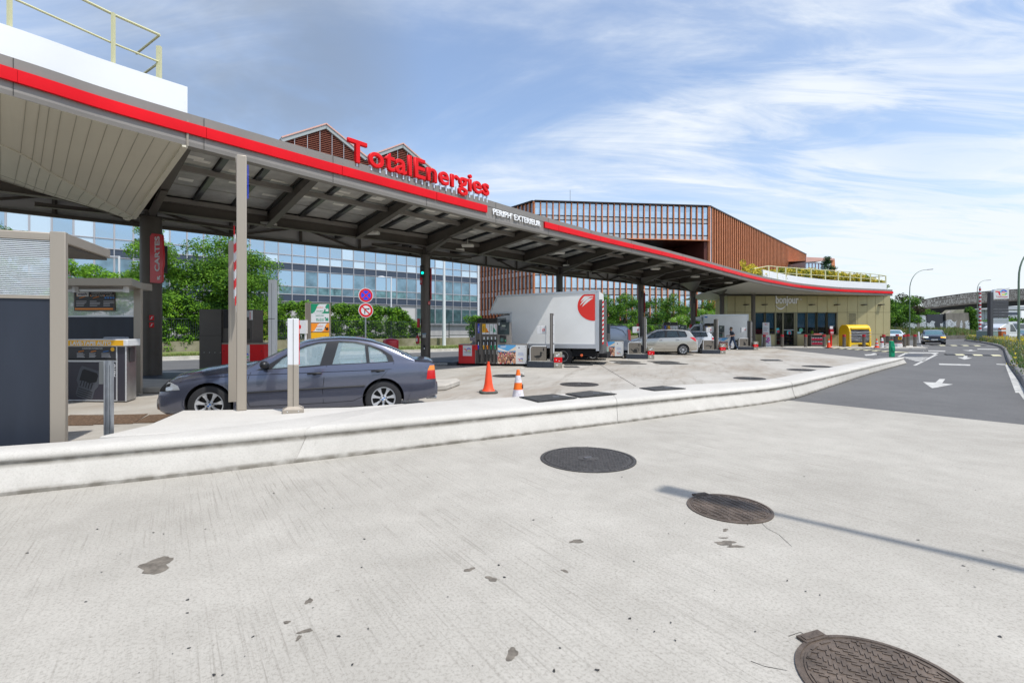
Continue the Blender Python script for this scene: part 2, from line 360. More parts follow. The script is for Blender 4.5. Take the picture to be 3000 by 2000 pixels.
G1 = leafmat('grass_blade', (.16, .24, .05), (.10, .15, .04)); G2 = leafmat('grass_dry', (.32, .28, .12), (.2, .18, .07)); G3 = leafmat('grass_light', (.25, .33, .09))
def pv(r):
    t = r.uniform(0, 1)**1.2; p = kf1.lerp(kf2, t*1.5-.2)+kn*(.25+r.uniform(0, 1)*(1.7+t*3)); p.z = .12; return p, 1
scatter('verge_grass', 5200, pv, .14, .02, [G1, G3, G2], 3)

# ---------------- precast barrier ----------------
M_bar = ground_mat('barrier_concrete', (.57, .545, .50), (.20, .185, .155), 0, .1, .35, .2)
def add_groove_dirt(m):
    nt = m.node_tree; L = nt.links; b = nt.nodes['Principled BSDF']; src = b.inputs['Base Color'].links[0].from_socket
    at_ = nt.nodes.new('ShaderNodeAttribute'); at_.attribute_name = 'dirt'; n = nt.nodes.new('ShaderNodeTexNoise'); n.inputs['Scale'].default_value = 7; n.inputs['Detail'].default_value = 6
    geo = nt.nodes.new('ShaderNodeNewGeometry'); L.new(geo.outputs['Position'], n.inputs['Vector'])
    mu = nt.nodes.new('ShaderNodeMath'); mu.operation = 'MULTIPLY'; r = nt.nodes.new('ShaderNodeMapRange'); r.inputs[1].default_value = .3; r.inputs[2].default_value = .6; r.inputs[3].default_value = .45; r.inputs[4].default_value = 1.0
    L.new(n.outputs['Fac'], r.inputs[0]); L.new(at_.outputs['Fac'], mu.inputs[0]); L.new(r.outputs[0], mu.inputs[1])
    mx_ = nt.nodes.new('ShaderNodeMix'); mx_.data_type = 'RGBA'; L.new(mu.outputs[0], mx_.inputs['Factor']); L.new(src, mx_.inputs['A']); mx_.inputs['B'].default_value = (.13, .115, .09, 1); L.new(mx_.outputs['Result'], b.inputs['Base Color'])
add_groove_dirt(M_bar)
def barrier_section(f, b, zt):
    f = Vector((f[0], f[1], 0)); b = Vector((b[0], b[1], 0)); d = (b-f).normalized(); Lg = (b-f).length; k = zt/.385
    P = [(0, 0, .9), (.0, .035*k, .8), (.045, .06*k, .25), (.10, .15*k, .05), (.15, .225*k, .06), (.175, .262*k, .85), (.166, .283*k, .8), (.150, .305*k, .15), (.155, .335*k, .0), (.185, .365*k, 0), (.24, .381*k, .0), (.34, .385*k, 0), (Lg-.06, .385*k, 0), (Lg-.01, .375*k, 0), (Lg, .35*k, 0), (Lg, 0, .3)]
    return [(f+d*s_+Vector((0, 0, z)), dd) for s_, z, dd in P]
ft = catmull([(p[0], p[1], 0) for p in foot], 6); bk = catmull(backp, 6)
bcol = [CX+FPX*p.x/max(p.y, .1) if p.y > 1.2 else -9999 for p in ft]
cuts = [-1e9, 862, 1811, 2330, 1e9]; names = ['long pale concrete safety kerb piece at the left edge, below the dark wash panel', 'pale concrete safety kerb piece below the grey saloon and the tan post', 'pale concrete safety kerb piece carrying the rearmost of the black covers', 'far end piece of the pale concrete safety kerb, under the green bin']
segs = []; cur = 0; idxs = []
for k in range(4):
    ids = [i for i in range(len(ft)) if cuts[k] <= bcol[i] < cuts[k+1]]
    idxs.append(ids)
for k, ids in enumerate(idxs):
    rows = []; dirt = []
    pts = [(ft[i], bk[i]) for i in ids]
    if k < 3:                                    # run up to the joint
        i = ids[-1]; nx = idxs[k+1][0]; t = .97 if bcol[i] < 0 else (cuts[k+1]-bcol[i])/(bcol[nx]-bcol[i])
        pts.append((ft[i].lerp(ft[nx], t-.02), bk[i].lerp(bk[nx], t-.02)))
    if k > 0:
        i = idxs[k-1][-1]; nx = ids[0]; t = (cuts[k]-bcol[i])/(bcol[nx]-bcol[i]); pts.insert(0, (ft[i].lerp(ft[nx], t+.02), bk[i].lerp(bk[nx], t+.02)))
    for fp, bp_ in pts:
        sec = barrier_section(fp, bp_, bp_.z); rows.append([p for p, d in sec]); dirt += [d for p, d in sec]
    mb = MB(); mb.grid(rows, closed=True)
    o = mb.build('concrete_barrier', M_bar, smooth=50); tag(o, names[k], 'barrier', 'precast concrete barrier pieces')
    at_ = o.data.attributes.new('dirt', 'FLOAT', 'POINT'); at_.data.foreach_set('value', dirt)
# splay of concrete between the barrier and the post plinth at the left
mb = MB(); P = [g(288, 1276, .39), g(430, 1245, .385), g(535, 1201, .385), g(760, 1198, .385), g(1030, 1192, .385), g(1190, 1181, .385), g(1000, 1215, .38), g(600, 1262, .38)]
mb.prism([(p.x, p.y) for p in P], 0, .3835); tag(mb.build('concrete_plinth', M_bar, bevel=.02), 'wide pale concrete plinth behind the kerb, under the tall tan post', 'plinth')

# ---------------- covers, stains, joints ----------------
M_iron = mat('cast_iron', (.075, .07, .066), .55, .35, var=(14, .35), bump=(60, .5), obj=True)
M_rust = mat('rusty_iron', (.13, .10, .078), .6, .3, var=(6, .45), bump=(40, .4), obj=True)
M_blk = mat('black_cover', (.045, .045, .045), .8, var=(5, .3), bump=(90, .8))
def manhole(c, r, label, m, style, group='round manhole covers'):
    t = thing('manhole_cover', label, 'manhole cover', (c.x, c.y, c.z+.002), radians(20), group)
    mb = MB(); mb.lathe([(r, 0), (r, .008), (r*.94, .010), (r*.935, .004), (r*.90, .004), (r*.895, .009), (.01, .009)], n=56); mb.build('rim', m, t)
    mb = MB()
    if style == 'chevron':
        k = r*.075
        for i in range(-11, 12):
            for j in range(-11, 12):
                x, y = i*k, j*k*1.0
                if x*x+y*y > (r*.82)**2 or (abs(i) % 4 == 3 and j % 3): continue
                a = radians(45 if ((i//4+j//5) % 2 == 0) else -45)
                if abs(i) % 2 == 0: mb.mt = Matrix.Translation((x, y, 0)) @ Matrix.Rotation(a, 4, 'Z'); mb.box(-k*.75, k*.75, -k*.2, k*.2, .009, .014)
        mb.mt = None
        n = 22
        for i in range(n):
            a0 = 2*pi*i/n; a1_ = a0+2*pi/n*.7; rr = r*.865
            mb.ext([(rr*cos(a0), rr*sin(a0), .009), (rr*cos(a1_), rr*sin(a1_), .009), (rr*.965*cos(a1_), rr*.965*sin(a1_), .009), (rr*.965*cos(a0), rr*.965*sin(a0), .009)], (0, 0, .005))
        mb.build('raised_pattern', m, t, smooth=None)
        mb = MB(); mb.box(-.075, .075, r*.93, r*1.1, 0, .012); mb.box(-.06, .06, r*.97, r*1.06, .012, .016); mb.build('hinge_lug', m, t)
    else:
        for i in range(-13, 14):
            for j in range(-13, 14):
                k = r/14; x, y = i*k+(j % 2)*k/2, j*k
                if x*x+y*y > (r*.86)**2 or x*x+y*y < (r*.24)**2: continue
                mb.box(x-k*.3, x+k*.3, y-k*.16, y+k*.16, .009, .0115)
        for i in range(60):
            a = 2*pi*i/60; mb.mt = Matrix.Rotation(a, 4, 'Z'); mb.box(r*.905, r*.935, -.008, .008, .005, .0095); mb.mt = None
        mb.build('raised_pattern', m, t, smooth=None)
        mb = MB(); mb.lathe([(r*.22, .009), (r*.22, .013), (r*.19, .013), (r*.185, .010), (r*.1, .010), (r*.095, .014), (.006, .014)], n=32); mb.build('centre_plug', m, t)
        mb = MB(); mb.box(-.05, .05, -.012, .012, .014, .024); mb.build('lift_handle', mat('worn_steel', (.4, .4, .42), .3, .9), t)
    return t
manhole(g(1722, 1344), .575, 'large dark round cover with a small centre plug on the pale road', M_iron, 'disc')
manhole(g(2136, 1488), .35, 'rusty round cover with chevron ribs, worn pale on its right side', M_rust, 'chevron')
manhole(g(2600, 2012), .352, 'rusty round chevron cover cut off by the bottom right corner', M_rust, 'chevron')
manhole(g(1697, 1126, -.004), .555, 'round ribbed cover just behind the kerb, right of the orange cones', M_iron, 'disc')
manhole(g(1490, 1101, -.004), .55, 'round cover with a pale rim behind the two orange cones', M_iron, 'disc')
manhole(g(2395, 1073.5, -.004), .58, 'flat round cover nearest the end of the concrete kerb', M_iron, 'disc')
manhole(g(2349, 1083.5, -.004), .53, 'flat round cover just left of the one nearest the kerb end', M_iron, 'disc')
manhole(g(2196, 1108.5, -.004), .48, 'flat round cover close behind the right half of the kerb', M_iron, 'disc')
def plate(qs, z, label, name='access_cover', grp='black rectangular covers'):
    P = [g(x, y, z) for x, y in qs]; c = sum(P, Vector())/4
    t = thing(name, label, 'cover', c, 0, grp); mb = MB(); mb.ext([p+Vector((0, 0, .003)) for p in P], (0, 0, .012)); mb.build('frame', M_blk, t, world=True)
    mb = MB(); mb.ext([c+(p-c)*.93+Vector((0, 0, .0155)) for p in P], (0, 0, .004)); mb.build('lid', mat('cover_lid', (.06, .06, .058), .75, var=(9, .4), bump=(120, 1.0)), t, world=True)
    mb = MB(); q = [P[0].lerp(P[1], .7).lerp(P[3].lerp(P[2], .7), v)+Vector((0, 0, .021)) for v in (.55, .7)]; mb.box(q[0].x-.05, q[0].x+.06, q[0].y-.035, q[0].y+.035, q[0].z-.001, q[0].z+.002); mb.build('tag_plate', mat('tagplate', (.13, .14, .16), .5), t, world=True)
plate([(1521, 1164), (1622, 1156), (1691, 1166.5), (1577, 1178.5)], .383, 'leftmost black cover set in the top of the concrete kerb')
plate([(1656, 1154.5), (1730, 1146), (1807, 1155), (1702, 1165)], .383, 'middle black cover set in the top of the concrete kerb')
plate([(1873, 1138), (1941, 1131.5), (2010, 1139), (1918, 1145.5)], .374, 'rightmost black cover set in the top of the concrete kerb')
for i, (q, l) in enumerate([([(1785, 1057.5), (1850, 1057.5), (1878, 1061), (1808, 1061)], 'thin dark ground plate in front of the watering can unit, farther one'), ([(1797, 1063), (1868, 1063), (1896, 1066.5), (1822, 1066.5)], 'thin dark ground plate in front of the watering can unit, nearer one'),
    ([(1895, 1058), (1962, 1058), (1992, 1061.5), (1922, 1061.5)], 'thin dark ground plate in front of the silver people carrier, farther one'), ([(1912, 1063), (1985, 1063), (2017, 1067), (1940, 1067)], 'thin dark ground plate in front of the silver people carrier, nearer one'),
    ([(1650, 1062), (1726, 1062), (1737, 1070), (1655, 1069.5)], 'dark ground plate right of the block with the duck unit'), ([(1651, 1073), (1690, 1073), (1699, 1076.5), (1655, 1076.5)], 'small dark grate at the foot of the red banded post'), ([(2226, 1053.5), (2280, 1053.5), (2294, 1057), (2240, 1057)], 'small dark ground plate between the pumps and the asphalt')]):
    plate(q, 0, l, 'ground_plate', 'flat dark plates in the forecourt')
# drain grate at left
t = thing('drain_grate', 'rusty brown drain grate across the ground in front of the mat washer', 'drain grate', g(300, 1230, 0))
for i in range(3):
    x0 = 160+i*116; mb = MB(); P = [g(x0+45, 1216), g(x0+45+112, 1216-3*i), g(x0+112, 1245-4*i), g(x0, 1247-4*i)]; mb.ext([p+Vector((0, 0, .001)) for p in P], (0, 0, .008))
    mb.build('grate_panel', mat('grate', (.16, .10, .06), .8, var=(30, .7), bump=(140, 1.0)), t, world=True)
def blob(mb, c, rx, ry, seed, z=.002, n=26, rot=0.0, m=0):
    r = random.Random(seed); ph = [r.uniform(0, 6.28) for _ in range(5)]; P = []
    for i in range(n):
        a = 2*pi*i/n; k = 1+.22*sin(2*a+ph[0])+.16*sin(3*a+ph[1])+.10*sin(5*a+ph[2])+.06*sin(9*a+ph[3]); x, y = rx*k*cos(a), ry*k*sin(a)
        P.append((c.x+x*cos(rot)-y*sin(rot), c.y+x*sin(rot)+y*cos(rot), z))
    mb.add(P, [list(range(n))], m)
mb = MB(); b_ = lambda x, y: g(x, y)
blob(mb, b_(458, 1655), .10, .108, 5, rot=.2)
blob(mb, b_(2125, 1590), .075, .035, 2); blob(mb, b_(2155, 1600), .05, .022, 3); blob(mb, b_(2120, 1575), .03, .012, 8)
for x, y, r_, s_ in [(2125, 1552, .03, 4), (905, 1760, .03, 5), (840, 1822, .02, 6), (1375, 1668, .035, 7), (1440, 1695, .04, 9), (1690, 1585, .05, 10), (1500, 1915, .045, 11), (1655, 1672, .025, 12), (895, 1848, .03, 13), (875, 1868, .02, 14)]: blob(mb, b_(x, y), r_, r_*.6, s_, rot=s_)
struct('oil_stains', mb, mat('stain', (.15, .13, .105), .75, var=(20, .45)), smooth=None, recalc=False)
mb = MB(); rs = random.Random(5)
for i in range(70):
    x = rs.uniform(20, 2950); y = rs.uniform(1300, 1990); 
    if y < 1460-.115*x*1.0+25 and x < 2300: continue
    r_ = rs.choice([.003, .004, .005, .006, .008]); blob(mb, b_(x, y), r_*1.3, r_*.8, i, z=.0045, n=10, rot=rs.uniform(0, 3))
for x, y in [(550, 1757), (1478, 1691), (1563, 1523), (1750, 1963), (2690, 1582), (2930, 1865), (802, 1445), (285, 1550), (80, 1620), (1064, 1383)]: blob(mb, b_(x, y), .010, .007, int(x), z=.0047, n=12)
struct('gum_spots', mb, mat('gum', (.035, .033, .03), .8), smooth=None, recalc=False)
mb = MB()
for a, c, w_ in [((1741, 1058), (1863, 1131), .012)]:
    A, B = g(*a, -.001), g(*c, -.001); mb.quad(A+Vector((-w_, 0, 0)), A+Vector((w_, 0, 0)), B+Vector((w_, 0, 0)), B+Vector((-w_, 0, 0)))
for pts_ in ([(2215, 1512), (2245, 1545), (2282, 1565), (2320, 1600)], [(2310, 1862), (2345, 1850), (2380, 1872)], [(2200, 1935), (2240, 1950), (2305, 1962)]):
    P_ = [g(x, y, .0015) for x, y in pts_]
    for A, B in zip(P_, P_[1:]): n_ = Vector((-(B-A).y, (B-A).x, 0)).normalized()*.0022; mb.quad(A-n_, A+n_, B+n_*.6, B-n_*.6)
struct('slab_joint', mb, mat('joint', (.06, .055, .05), .9), smooth=None)
# ---------------- painted markings on the road ----------------
def z8(x, y): return (2500+.28703*x, 700+.28703*y)
def z5b(x, y): return (2400+.13605*x, 900+.13605*y)
mb = MB()
def mark(pts, f=z8, z=-.008, m=0): mb.add([tuple(g(*f(*p), z)) for p in pts], [list(range(len(pts)))], m)
mark([(710, 1457), (838, 1463), (880, 1426), (938, 1428), (906, 1471), (1018, 1482), (805, 1522)])
mark([(1062, 1206), (1122, 1208), (1130, 1190), (1164, 1191), (1164, 1210), (1214, 1213), (1134, 1229)])
mark([(1110, 1133), (1180, 1135), (1188, 1129), (1215, 1130), (1215, 1136), (1280, 1138), (1190, 1144)])
mark([(872, 1270), (1195, 1279), (1192, 1292), (878, 1283)]); mark([(722, 1136), (940, 1140), (938, 1148), (714, 1143)])
mark([(1266, 1118), (1482, 1122), (1480, 1130), (1268, 1126)]); mark([(1455, 1272), (1560, 1277), (1560, 1285), (1468, 1281)])
mark([(1548, 1281), (1572, 1281), (1742, 1533), (1742, 1640), (1690, 1568), (1655, 1568)])
mark([(608, 1289), (826, 1180), (866, 1178), (640, 1291)])
mark([(445, 1200), (540, 1155), (875, 1158), (835, 1178), (790, 1166), (560, 1165), (470, 1203)])
for i in range(5): mark([(500-i*8+i*36, 1204+i*9), (770-i*8, 1206+i*9), (760-i*12, 1211+i*9), (505+i*34, 1210+i*9)])
mark([(970, 1012), (1110, 1005), (1170, 985), (1235, 987), (1195, 1006), (1275, 1008), (1290, 1020), (1200, 1022), (1160, 1030), (1005, 1042)], z5b)
mark([(1590, 880), (1940, 884), (1938, 890), (1590, 888)], z5b); mark([(2240, 928), (2352, 928), (2352, 940), (2240, 938)], z5b); mark([(2000, 886), (2300, 888), (2300, 892), (2000, 890)], z5b)
mark([(2180, 815), (2200, 815), (2235, 842), (2215, 842)], z5b, z=.056)
struct('road_markings', mb, M_white, smooth=None)
mb = MB()
for a, c in [((1340, 1002), (1690, 1022)), ]:
    mark([(1250, 1005), (1660, 1012), (1700, 1030), (1240, 1024)], z5b)
mark([(1860, 1000), (2280, 1012), (2140, 1062), (1790, 1050)], z5b, z=-.006)
struct('road_gratings', mb, mat('grating', (.07, .075, .085), .6, .3, var=(60, .8)), smooth=None)
# thin bay lines in front of the pumps
mb = MB()
for pts in [[(1405, 1093.2), (1531, 1094.6), (1531, 1096), (1405, 1094.6)], [(1527, 1091), (1536, 1091), (1534, 1096), (1525, 1096)], [(1440, 1074.5), (1535, 1075.6), (1534, 1080), (1527, 1080), (1527, 1077), (1440, 1075.6)], [(1780, 1059), (1812, 1059), (1822, 1062), (1790, 1062)], [(1832, 1050.5), (1836, 1050.5), (1842, 1054), (1836, 1054)]]:
    mark(pts, lambda a, c: (a, c), z=-.0015)
struct('bay_lines', mb, M_white, smooth=None)
# speed cushions
def speed_bump(a, c, n, label, dark=0):
    A, B = g(*a), g(*c); t = thing('speed_bump', label, 'speed bump', (A+B)/2, 0, 'speed bumps across the road'); d = (B-A)/n
    my = mat('bump_yellow', (.62, .58, .38), .7, var=(4, .2)); mk = mat('bump_black', (.03, .03, .032), .7)
    nn = Vector((-d.y, d.x, 0)).normalized()
    for i in range(n):
        p, q = A+d*i, A+d*(i+1); mb = MB(); prof = [(-.45, .002), (-.3, .035), (-.12, .05), (.12, .05), (.3, .035), (.45, .002)]
        mb.grid([[P_+nn*x+Vector((0, 0, z)) for x, z in prof]+[P_+Vector((0, 0, 0))] for P_ in (p+d*.01, q-d*.01)], closed=True)
        mb.build('bump_segment', my if i % 2 == dark else mk, t, world=True)
speed_bump(z5b(240, 868), z5b(1800, 975), 17, 'long low bump with yellow and black segments in front of the shop', 0)
speed_bump(z8(940, 1180), z8(1490, 1191), 6, 'low bump across the lane in front of the nearest small arrow', 1)
speed_bump(z8(800, 1087), z8(1330, 1090), 9, 'low bump right in front of the dark oncoming car', 1)
# shop pavement and road kerb at right
mb = MB(); P = [g(*z5b(-900, 872)), g(*z5b(2050, 878)), g(*z5b(2340, 873))]; P2 = [(18.6, P[0].y+.4), (31, P[1].y), (P[2].x, P[2].y), (P[2].x+.5, P[2].y+1.5), (44, 57), (36, 57), (34.2, 49), (33.5, 60), (19, 60), (15.5, 50)]
mb.prism(P2, -.05, .05); struct('shop_pavement', mb, mat('pavement', (.50, .47, .42), .9, var=(1.5, .2), bump=(30, .2)), bevel=.015)
# ---------------- forecourt canopy ----------------
ZB, ZT = 4.70, 5.30
ZBL = [(0, 5.2), (695, 5.3), (1426, 5.4), (1740, 5.45), (2000, 5.3), (2200, 5.05), (2347, 4.85), (2446, 4.7), (2700, 4.7)]
HSL = [(0, 1.0), (600, 1.1), (1426, 1.25), (1740, 1.05), (2000, .93), (2200, .97), (2700, .98)]
FP = [atz(x, y, interp(ZBL, x)) for x, y in [(0, 271.7), (340, 371), (695, 464.3), (1060, 557), (1426, 646.7), (1740, 716.8), (2000, 773), (2200, 824), (2285, 840.5), (2347, 850.2), (2446, 859.7), (2530, 863.5), (2614.8, 866.7)]]
FP = [Vector((-11.8, 1.4, 5.2)), Vector((-9.9, 4.4, 5.2))]+FP
FC = catmull(FP, 6)
FCV = Curve2(FC[6:])
def colof(p): return CX+FPX*p.x/p.y if p.y > 3 and p.x/p.y > -1.1 else 0
M_taupe = mat('taupe_panel', (.245, .225, .205), .5, .25, var=(1.2, .06), bump=(300, .04))
M_taupeD = mat('dark_taupe_steel', (.10, .086, .073), .5, .2, var=(1.5, .12))
M_red = mat('signal_red', (.70, .004, .011), .42, 0, spec=.25, var=(.8, .10))
M_redD = mat('deep_red', (.42, .012, .025), .42, 0, coat=.3)
M_cwhite = mat('white_cladding', (.78, .79, .80), .45, .1, var=(.7, .03))
M_sof = mat('soffit_panel', (.60, .56, .45), .5, .05, var=(.5, .05))
M_galv = mat('galvanised', (.40, .42, .45), .35, .8, var=(6, .15))
M_pv = mat('solar_back', (.48, .47, .43), .55, .1, var=(1.1, .35))
M_pv_daylight = mat('solar_painted_daylight', (.80, .78, .70), .5, 0, var=(3, .15))  # pale colour painted in for daylight coming through the panels
M_chan = mat('dark_channel', (.045, .05, .055), .3, .7)
M_black = mat('black_plastic', (.015, .015, .017), .4)
M_cream = mat('cream_rail', (.62, .60, .36), .45, .1)
M_tan = mat('tan_metal', (.30, .265, .215), .45, .3, var=(1.0, .04), bump=(350, .05))
can = thing('station_canopy', 'long taupe canopy roof with a red stripe, sweeping from upper left to the shop', 'canopy', (0, 20, 0))
def sweep(prof, curve=FC):       # prof: list of (outward offset, height above the fascia's lower edge)
    rows = []
    for i, p in enumerate(curve):
        a = curve[max(i-1, 0)]; b = curve[min(i+1, len(curve)-1)]; t = Vector((b.x-a.x, b.y-a.y)).normalized(); n = Vector((t.y, -t.x)); h = interp(HSL, colof(p))
        rows.append([Vector((p.x+n.x*o, p.y+n.y*o, p.z+z*h)) for o, z in prof])
    return rows
mb = MB(); mb.grid(sweep([(0, 0), (.012, .075), (0, .08), (-.012, .22), (-.012, .42), (.0, .425), (0, .6), (-.3, .6), (-.3, .57), (-.06, .56), (-.06, .03), (-.22, .03), (-.22, 0)]), closed=True)
mb.build('fascia', M_taupe, can, world=True, smooth=25)
def sub(c0, c1):
    out = [FCV.at(c0)] if c0 > -500 else []
    out += [p for p in (FC if c0 < -500 else FC[6:]) if (p.y > .3 and c0+3 < CX+FPX*p.x/p.y < c1-3) or (c0 < -500 and p.y < 7.0 and p.x < -8.1)]
    if c1 < 2614: out.append(FCV.at(c1))
    else: out.append(FC[-1])
    return out
redj = [-600, 48, 602, 1000, 1277, 1426]
for a, c in zip(redj, redj[1:]):
    cv = sub(a if a > 0 else -600, c-1.2)
    mb = MB(); mb.grid(sweep([(-.01, .22), (.05, .22), (.055, .32), (.05, .42), (-.01, .42)], cv), closed=True); mb.build('red_stripe', M_red, can, world=True)
redj = [1593, 1633, 1755, 1853, 1936, 2005, 2063, 2114, 2170, 2265, 2346, 2450, 2614.8]
for a, c in zip(redj, redj[1:]):
    cv = sub(a, c-(.5 if c < 2600 else 0)); mb = MB(); mb.grid(sweep([(-.01, .21), (.07, .21), (.07, .42), (-.01, .42)], cv), closed=True); mb.build('red_stripe', M_red, can, world=True)
mb = MB()
for c in (38, 597, 975, 1249, 1452, 1606, 1731, 1850, 2000, 2120, 2260, 2346, 2460, 2560):
    p = FCV.at(c); q = FCV.at(c+3); t = Vector((q.x-p.x, q.y-p.y)).normalized(); n = Vector((t.y, -t.x)); a = Vector((p.x, p.y))+n*.0145; h = interp(HSL, c)
    mb.beam((a.x, a.y, p.z+.01), (a.x, a.y, p.z+.215*h), .008, .004, up=(n.x, n.y, 0)); mb.beam((a.x, a.y, p.z+.43*h), (a.x, a.y, p.z+.595*h), .008, .004, up=(n.x, n.y, 0))
mb.build('panel_seam', mat('seam', (.03, .03, .03), .8), can, world=True)
# columns
colspec = [(442.6, 15.16, .575, 5.02), (1246.8, 21.6, .43, 4.84), (1639, 28.8, .40, 4.80), (1877.6, 34.4, .40, 4.72), (2030.6, 40.9, .40, 4.66), (2115, 44.2, .40, 4.62)]
cols = [Vector(((c-CX)/FPX*Y, Y, 0)) for c, Y, d, z in colspec]
GZ0, GZ1 = 5.12, 5.66
def shift(line, d): return [Vector((p.x, p.y, 0)) for p in offset([Vector((p.x, p.y)) for p in line], d)]
cl_ext = [cols[0]-(cols[1]-cols[0])*1.6]+cols+[cols[-1]+(cols[-1]-cols[-2])*.5]
Gl = shift(cl_ext, -.75); Tl = shift(cl_ext, 1.25)
GC = Curve2([Vector((p.x, p.y)) for p in Gl[1:-1]])
for (c, Y, d, z), p in zip(colspec, cols):
    mb = MB(); mb.cyl(p.x, p.y, 0, z, d/2, 28); mb.cyl(p.x, p.y, z, z+.03, d/2+.07, 28); mb.cyl(p.x, p.y, 0, .17, d/2+.01, 24)
    for i in range(10): a = 2*pi*i/10; mb.cyl(p.x+cos(a)*(d/2+.04), p.y+sin(a)*(d/2+.04), z-.03, z+.06, .014, 6)
    mb.box(p.x-.10, p.x+.10, p.y-.14, p.y+.14, z+.03, GZ1-.02); mb.build('column', M_taupeD, can, world=True)
p = Vector(((2206.8-CX)/FPX*43.2, 43.2, 0)); mb = MB(); mb.cyl(p.x, p.y, 0, 4.72, .175, 20); mb.build('column', M_taupeD, can, world=True)
for a, c in zip(Gl, Gl[1:]):
    mb = MB(); mb.ibeam(a+Vector((0, 0, GZ1)), c+Vector((0, 0, GZ1)), .26, GZ1-GZ0, .022); mb.build('girder', M_taupeD, can, world=True)
for a, c in list(zip(Tl, Tl[1:])):
    mb = MB(); A = a+Vector((0, 0, 5.0)); Bv = c+Vector((0, 0, 5.0)); up = Vector((0, 0, .62))
    mb.beam(A, Bv, .12, .1); mb.beam(A+up, Bv+up, .12, .1); n = max(2, int((c-a).length/2.1))
    for i in range(n+1):
        q = A.lerp(Bv, i/n); mb.beam(q, q+up, .09, .09, up=(1, 0, 0))
        if i < n: mb.beam(q+(up if i % 2 == 0 else up*0), A.lerp(Bv, (i+1)/n)+(up*0 if i % 2 == 0 else up), .07, .07)
    mb.build('truss', M_taupeD, can, world=True)
    off = Vector((-(c-a).y, (c-a).x, 0)).normalized()*.1; mb = MB(); mb.beam(A+off+up/2, Bv+off+up/2, .02, .52); mb.build('back_fascia', mat('back_panel', (.42, .41, .40), .6), can, world=True)
pairs = [(446, 561), (784, 943), (1046, 1227), (1250, 1442), (1400, 1604), (1533, 1727), (1652, 1829), (1731, 1911), (1808, 1978), (1880, 2053), (1935, 2105), (1990, 2150), (2036, 2192), (2080, 2226), (2118, 2262)]
colidx = {0: 0, 3: 1, 6: 2, 9: 3, 11: 4, 13: 5}
def inset_pt(c, d, z):              # z above the fascia's lower edge when given as ('rel', h)
    p = FCV.at(c); q = FCV.at(c+4); t = Vector((q.x-p.x, q.y-p.y)).normalized(); return Vector((p.x-t.y*d, p.y+t.x*d, p.z+z[1] if isinstance(z, tuple) else z))
def inner(c): return inset_pt(c, .1, ('rel', 0))
Gp = lambda c: Vector((*GC.at(c), 0))
for i, (xg, xf) in enumerate(pairs):
    a = Gp(xg)+Vector((0, 0, GZ1-.03)); c = inner(xf)+Vector((0, 0, .46))
    mb = MB(); mb.ibeam(a, c, .20, .56, .02, h2=.34); mb.build('rafter', M_taupeD, can, world=True)
    if i in colidx:
        k = cols[colidx[i]]; z = colspec[colidx[i]][3]; m_ = a.lerp(c, .42)-Vector((0, 0, .5)); s0 = k+Vector((0, 0, z+.05))
        mb = MB(); d = (m_-s0); 
        mb.ext([s0+Vector((-.02, 0, 0)), m_+Vector((-.02, 0, 0)), a-Vector((.02, 0, .5)), k+Vector((-.02, 0, GZ1-.1))], (.04, 0, 0)); mb.beam(s0, m_, .16, .025); mb.build('brace', M_taupeD, can, world=True)
        for sgn in (-1, 1):
            t = (cols[min(colidx[i]+1, 5)]-cols[max(colidx[i]-1, 0)]).normalized()*sgn; q0 = k+Vector((0, 0, GZ0)); q1 = k+t*2.6+Vector((0, 0, GZ0-.02))
            mb = MB(); mb.ibeam(q0, q1, .16, GZ0-z-.02, .016, h2=.12); mb.build('bracket_arm', M_taupeD, can, world=True)
    # tie from girder back to truss
    b0 = Gp(xg); n_ = (Tl[2]-Gl[2]).normalized()*2.0; mb = MB(); mb.ibeam(b0+Vector((0, 0, GZ1-.05)), b0+n_+Vector((0, 0, GZ1-.05)), .14, .3, .014); mb.build('tie_beam', M_taupeD, can, world=True)
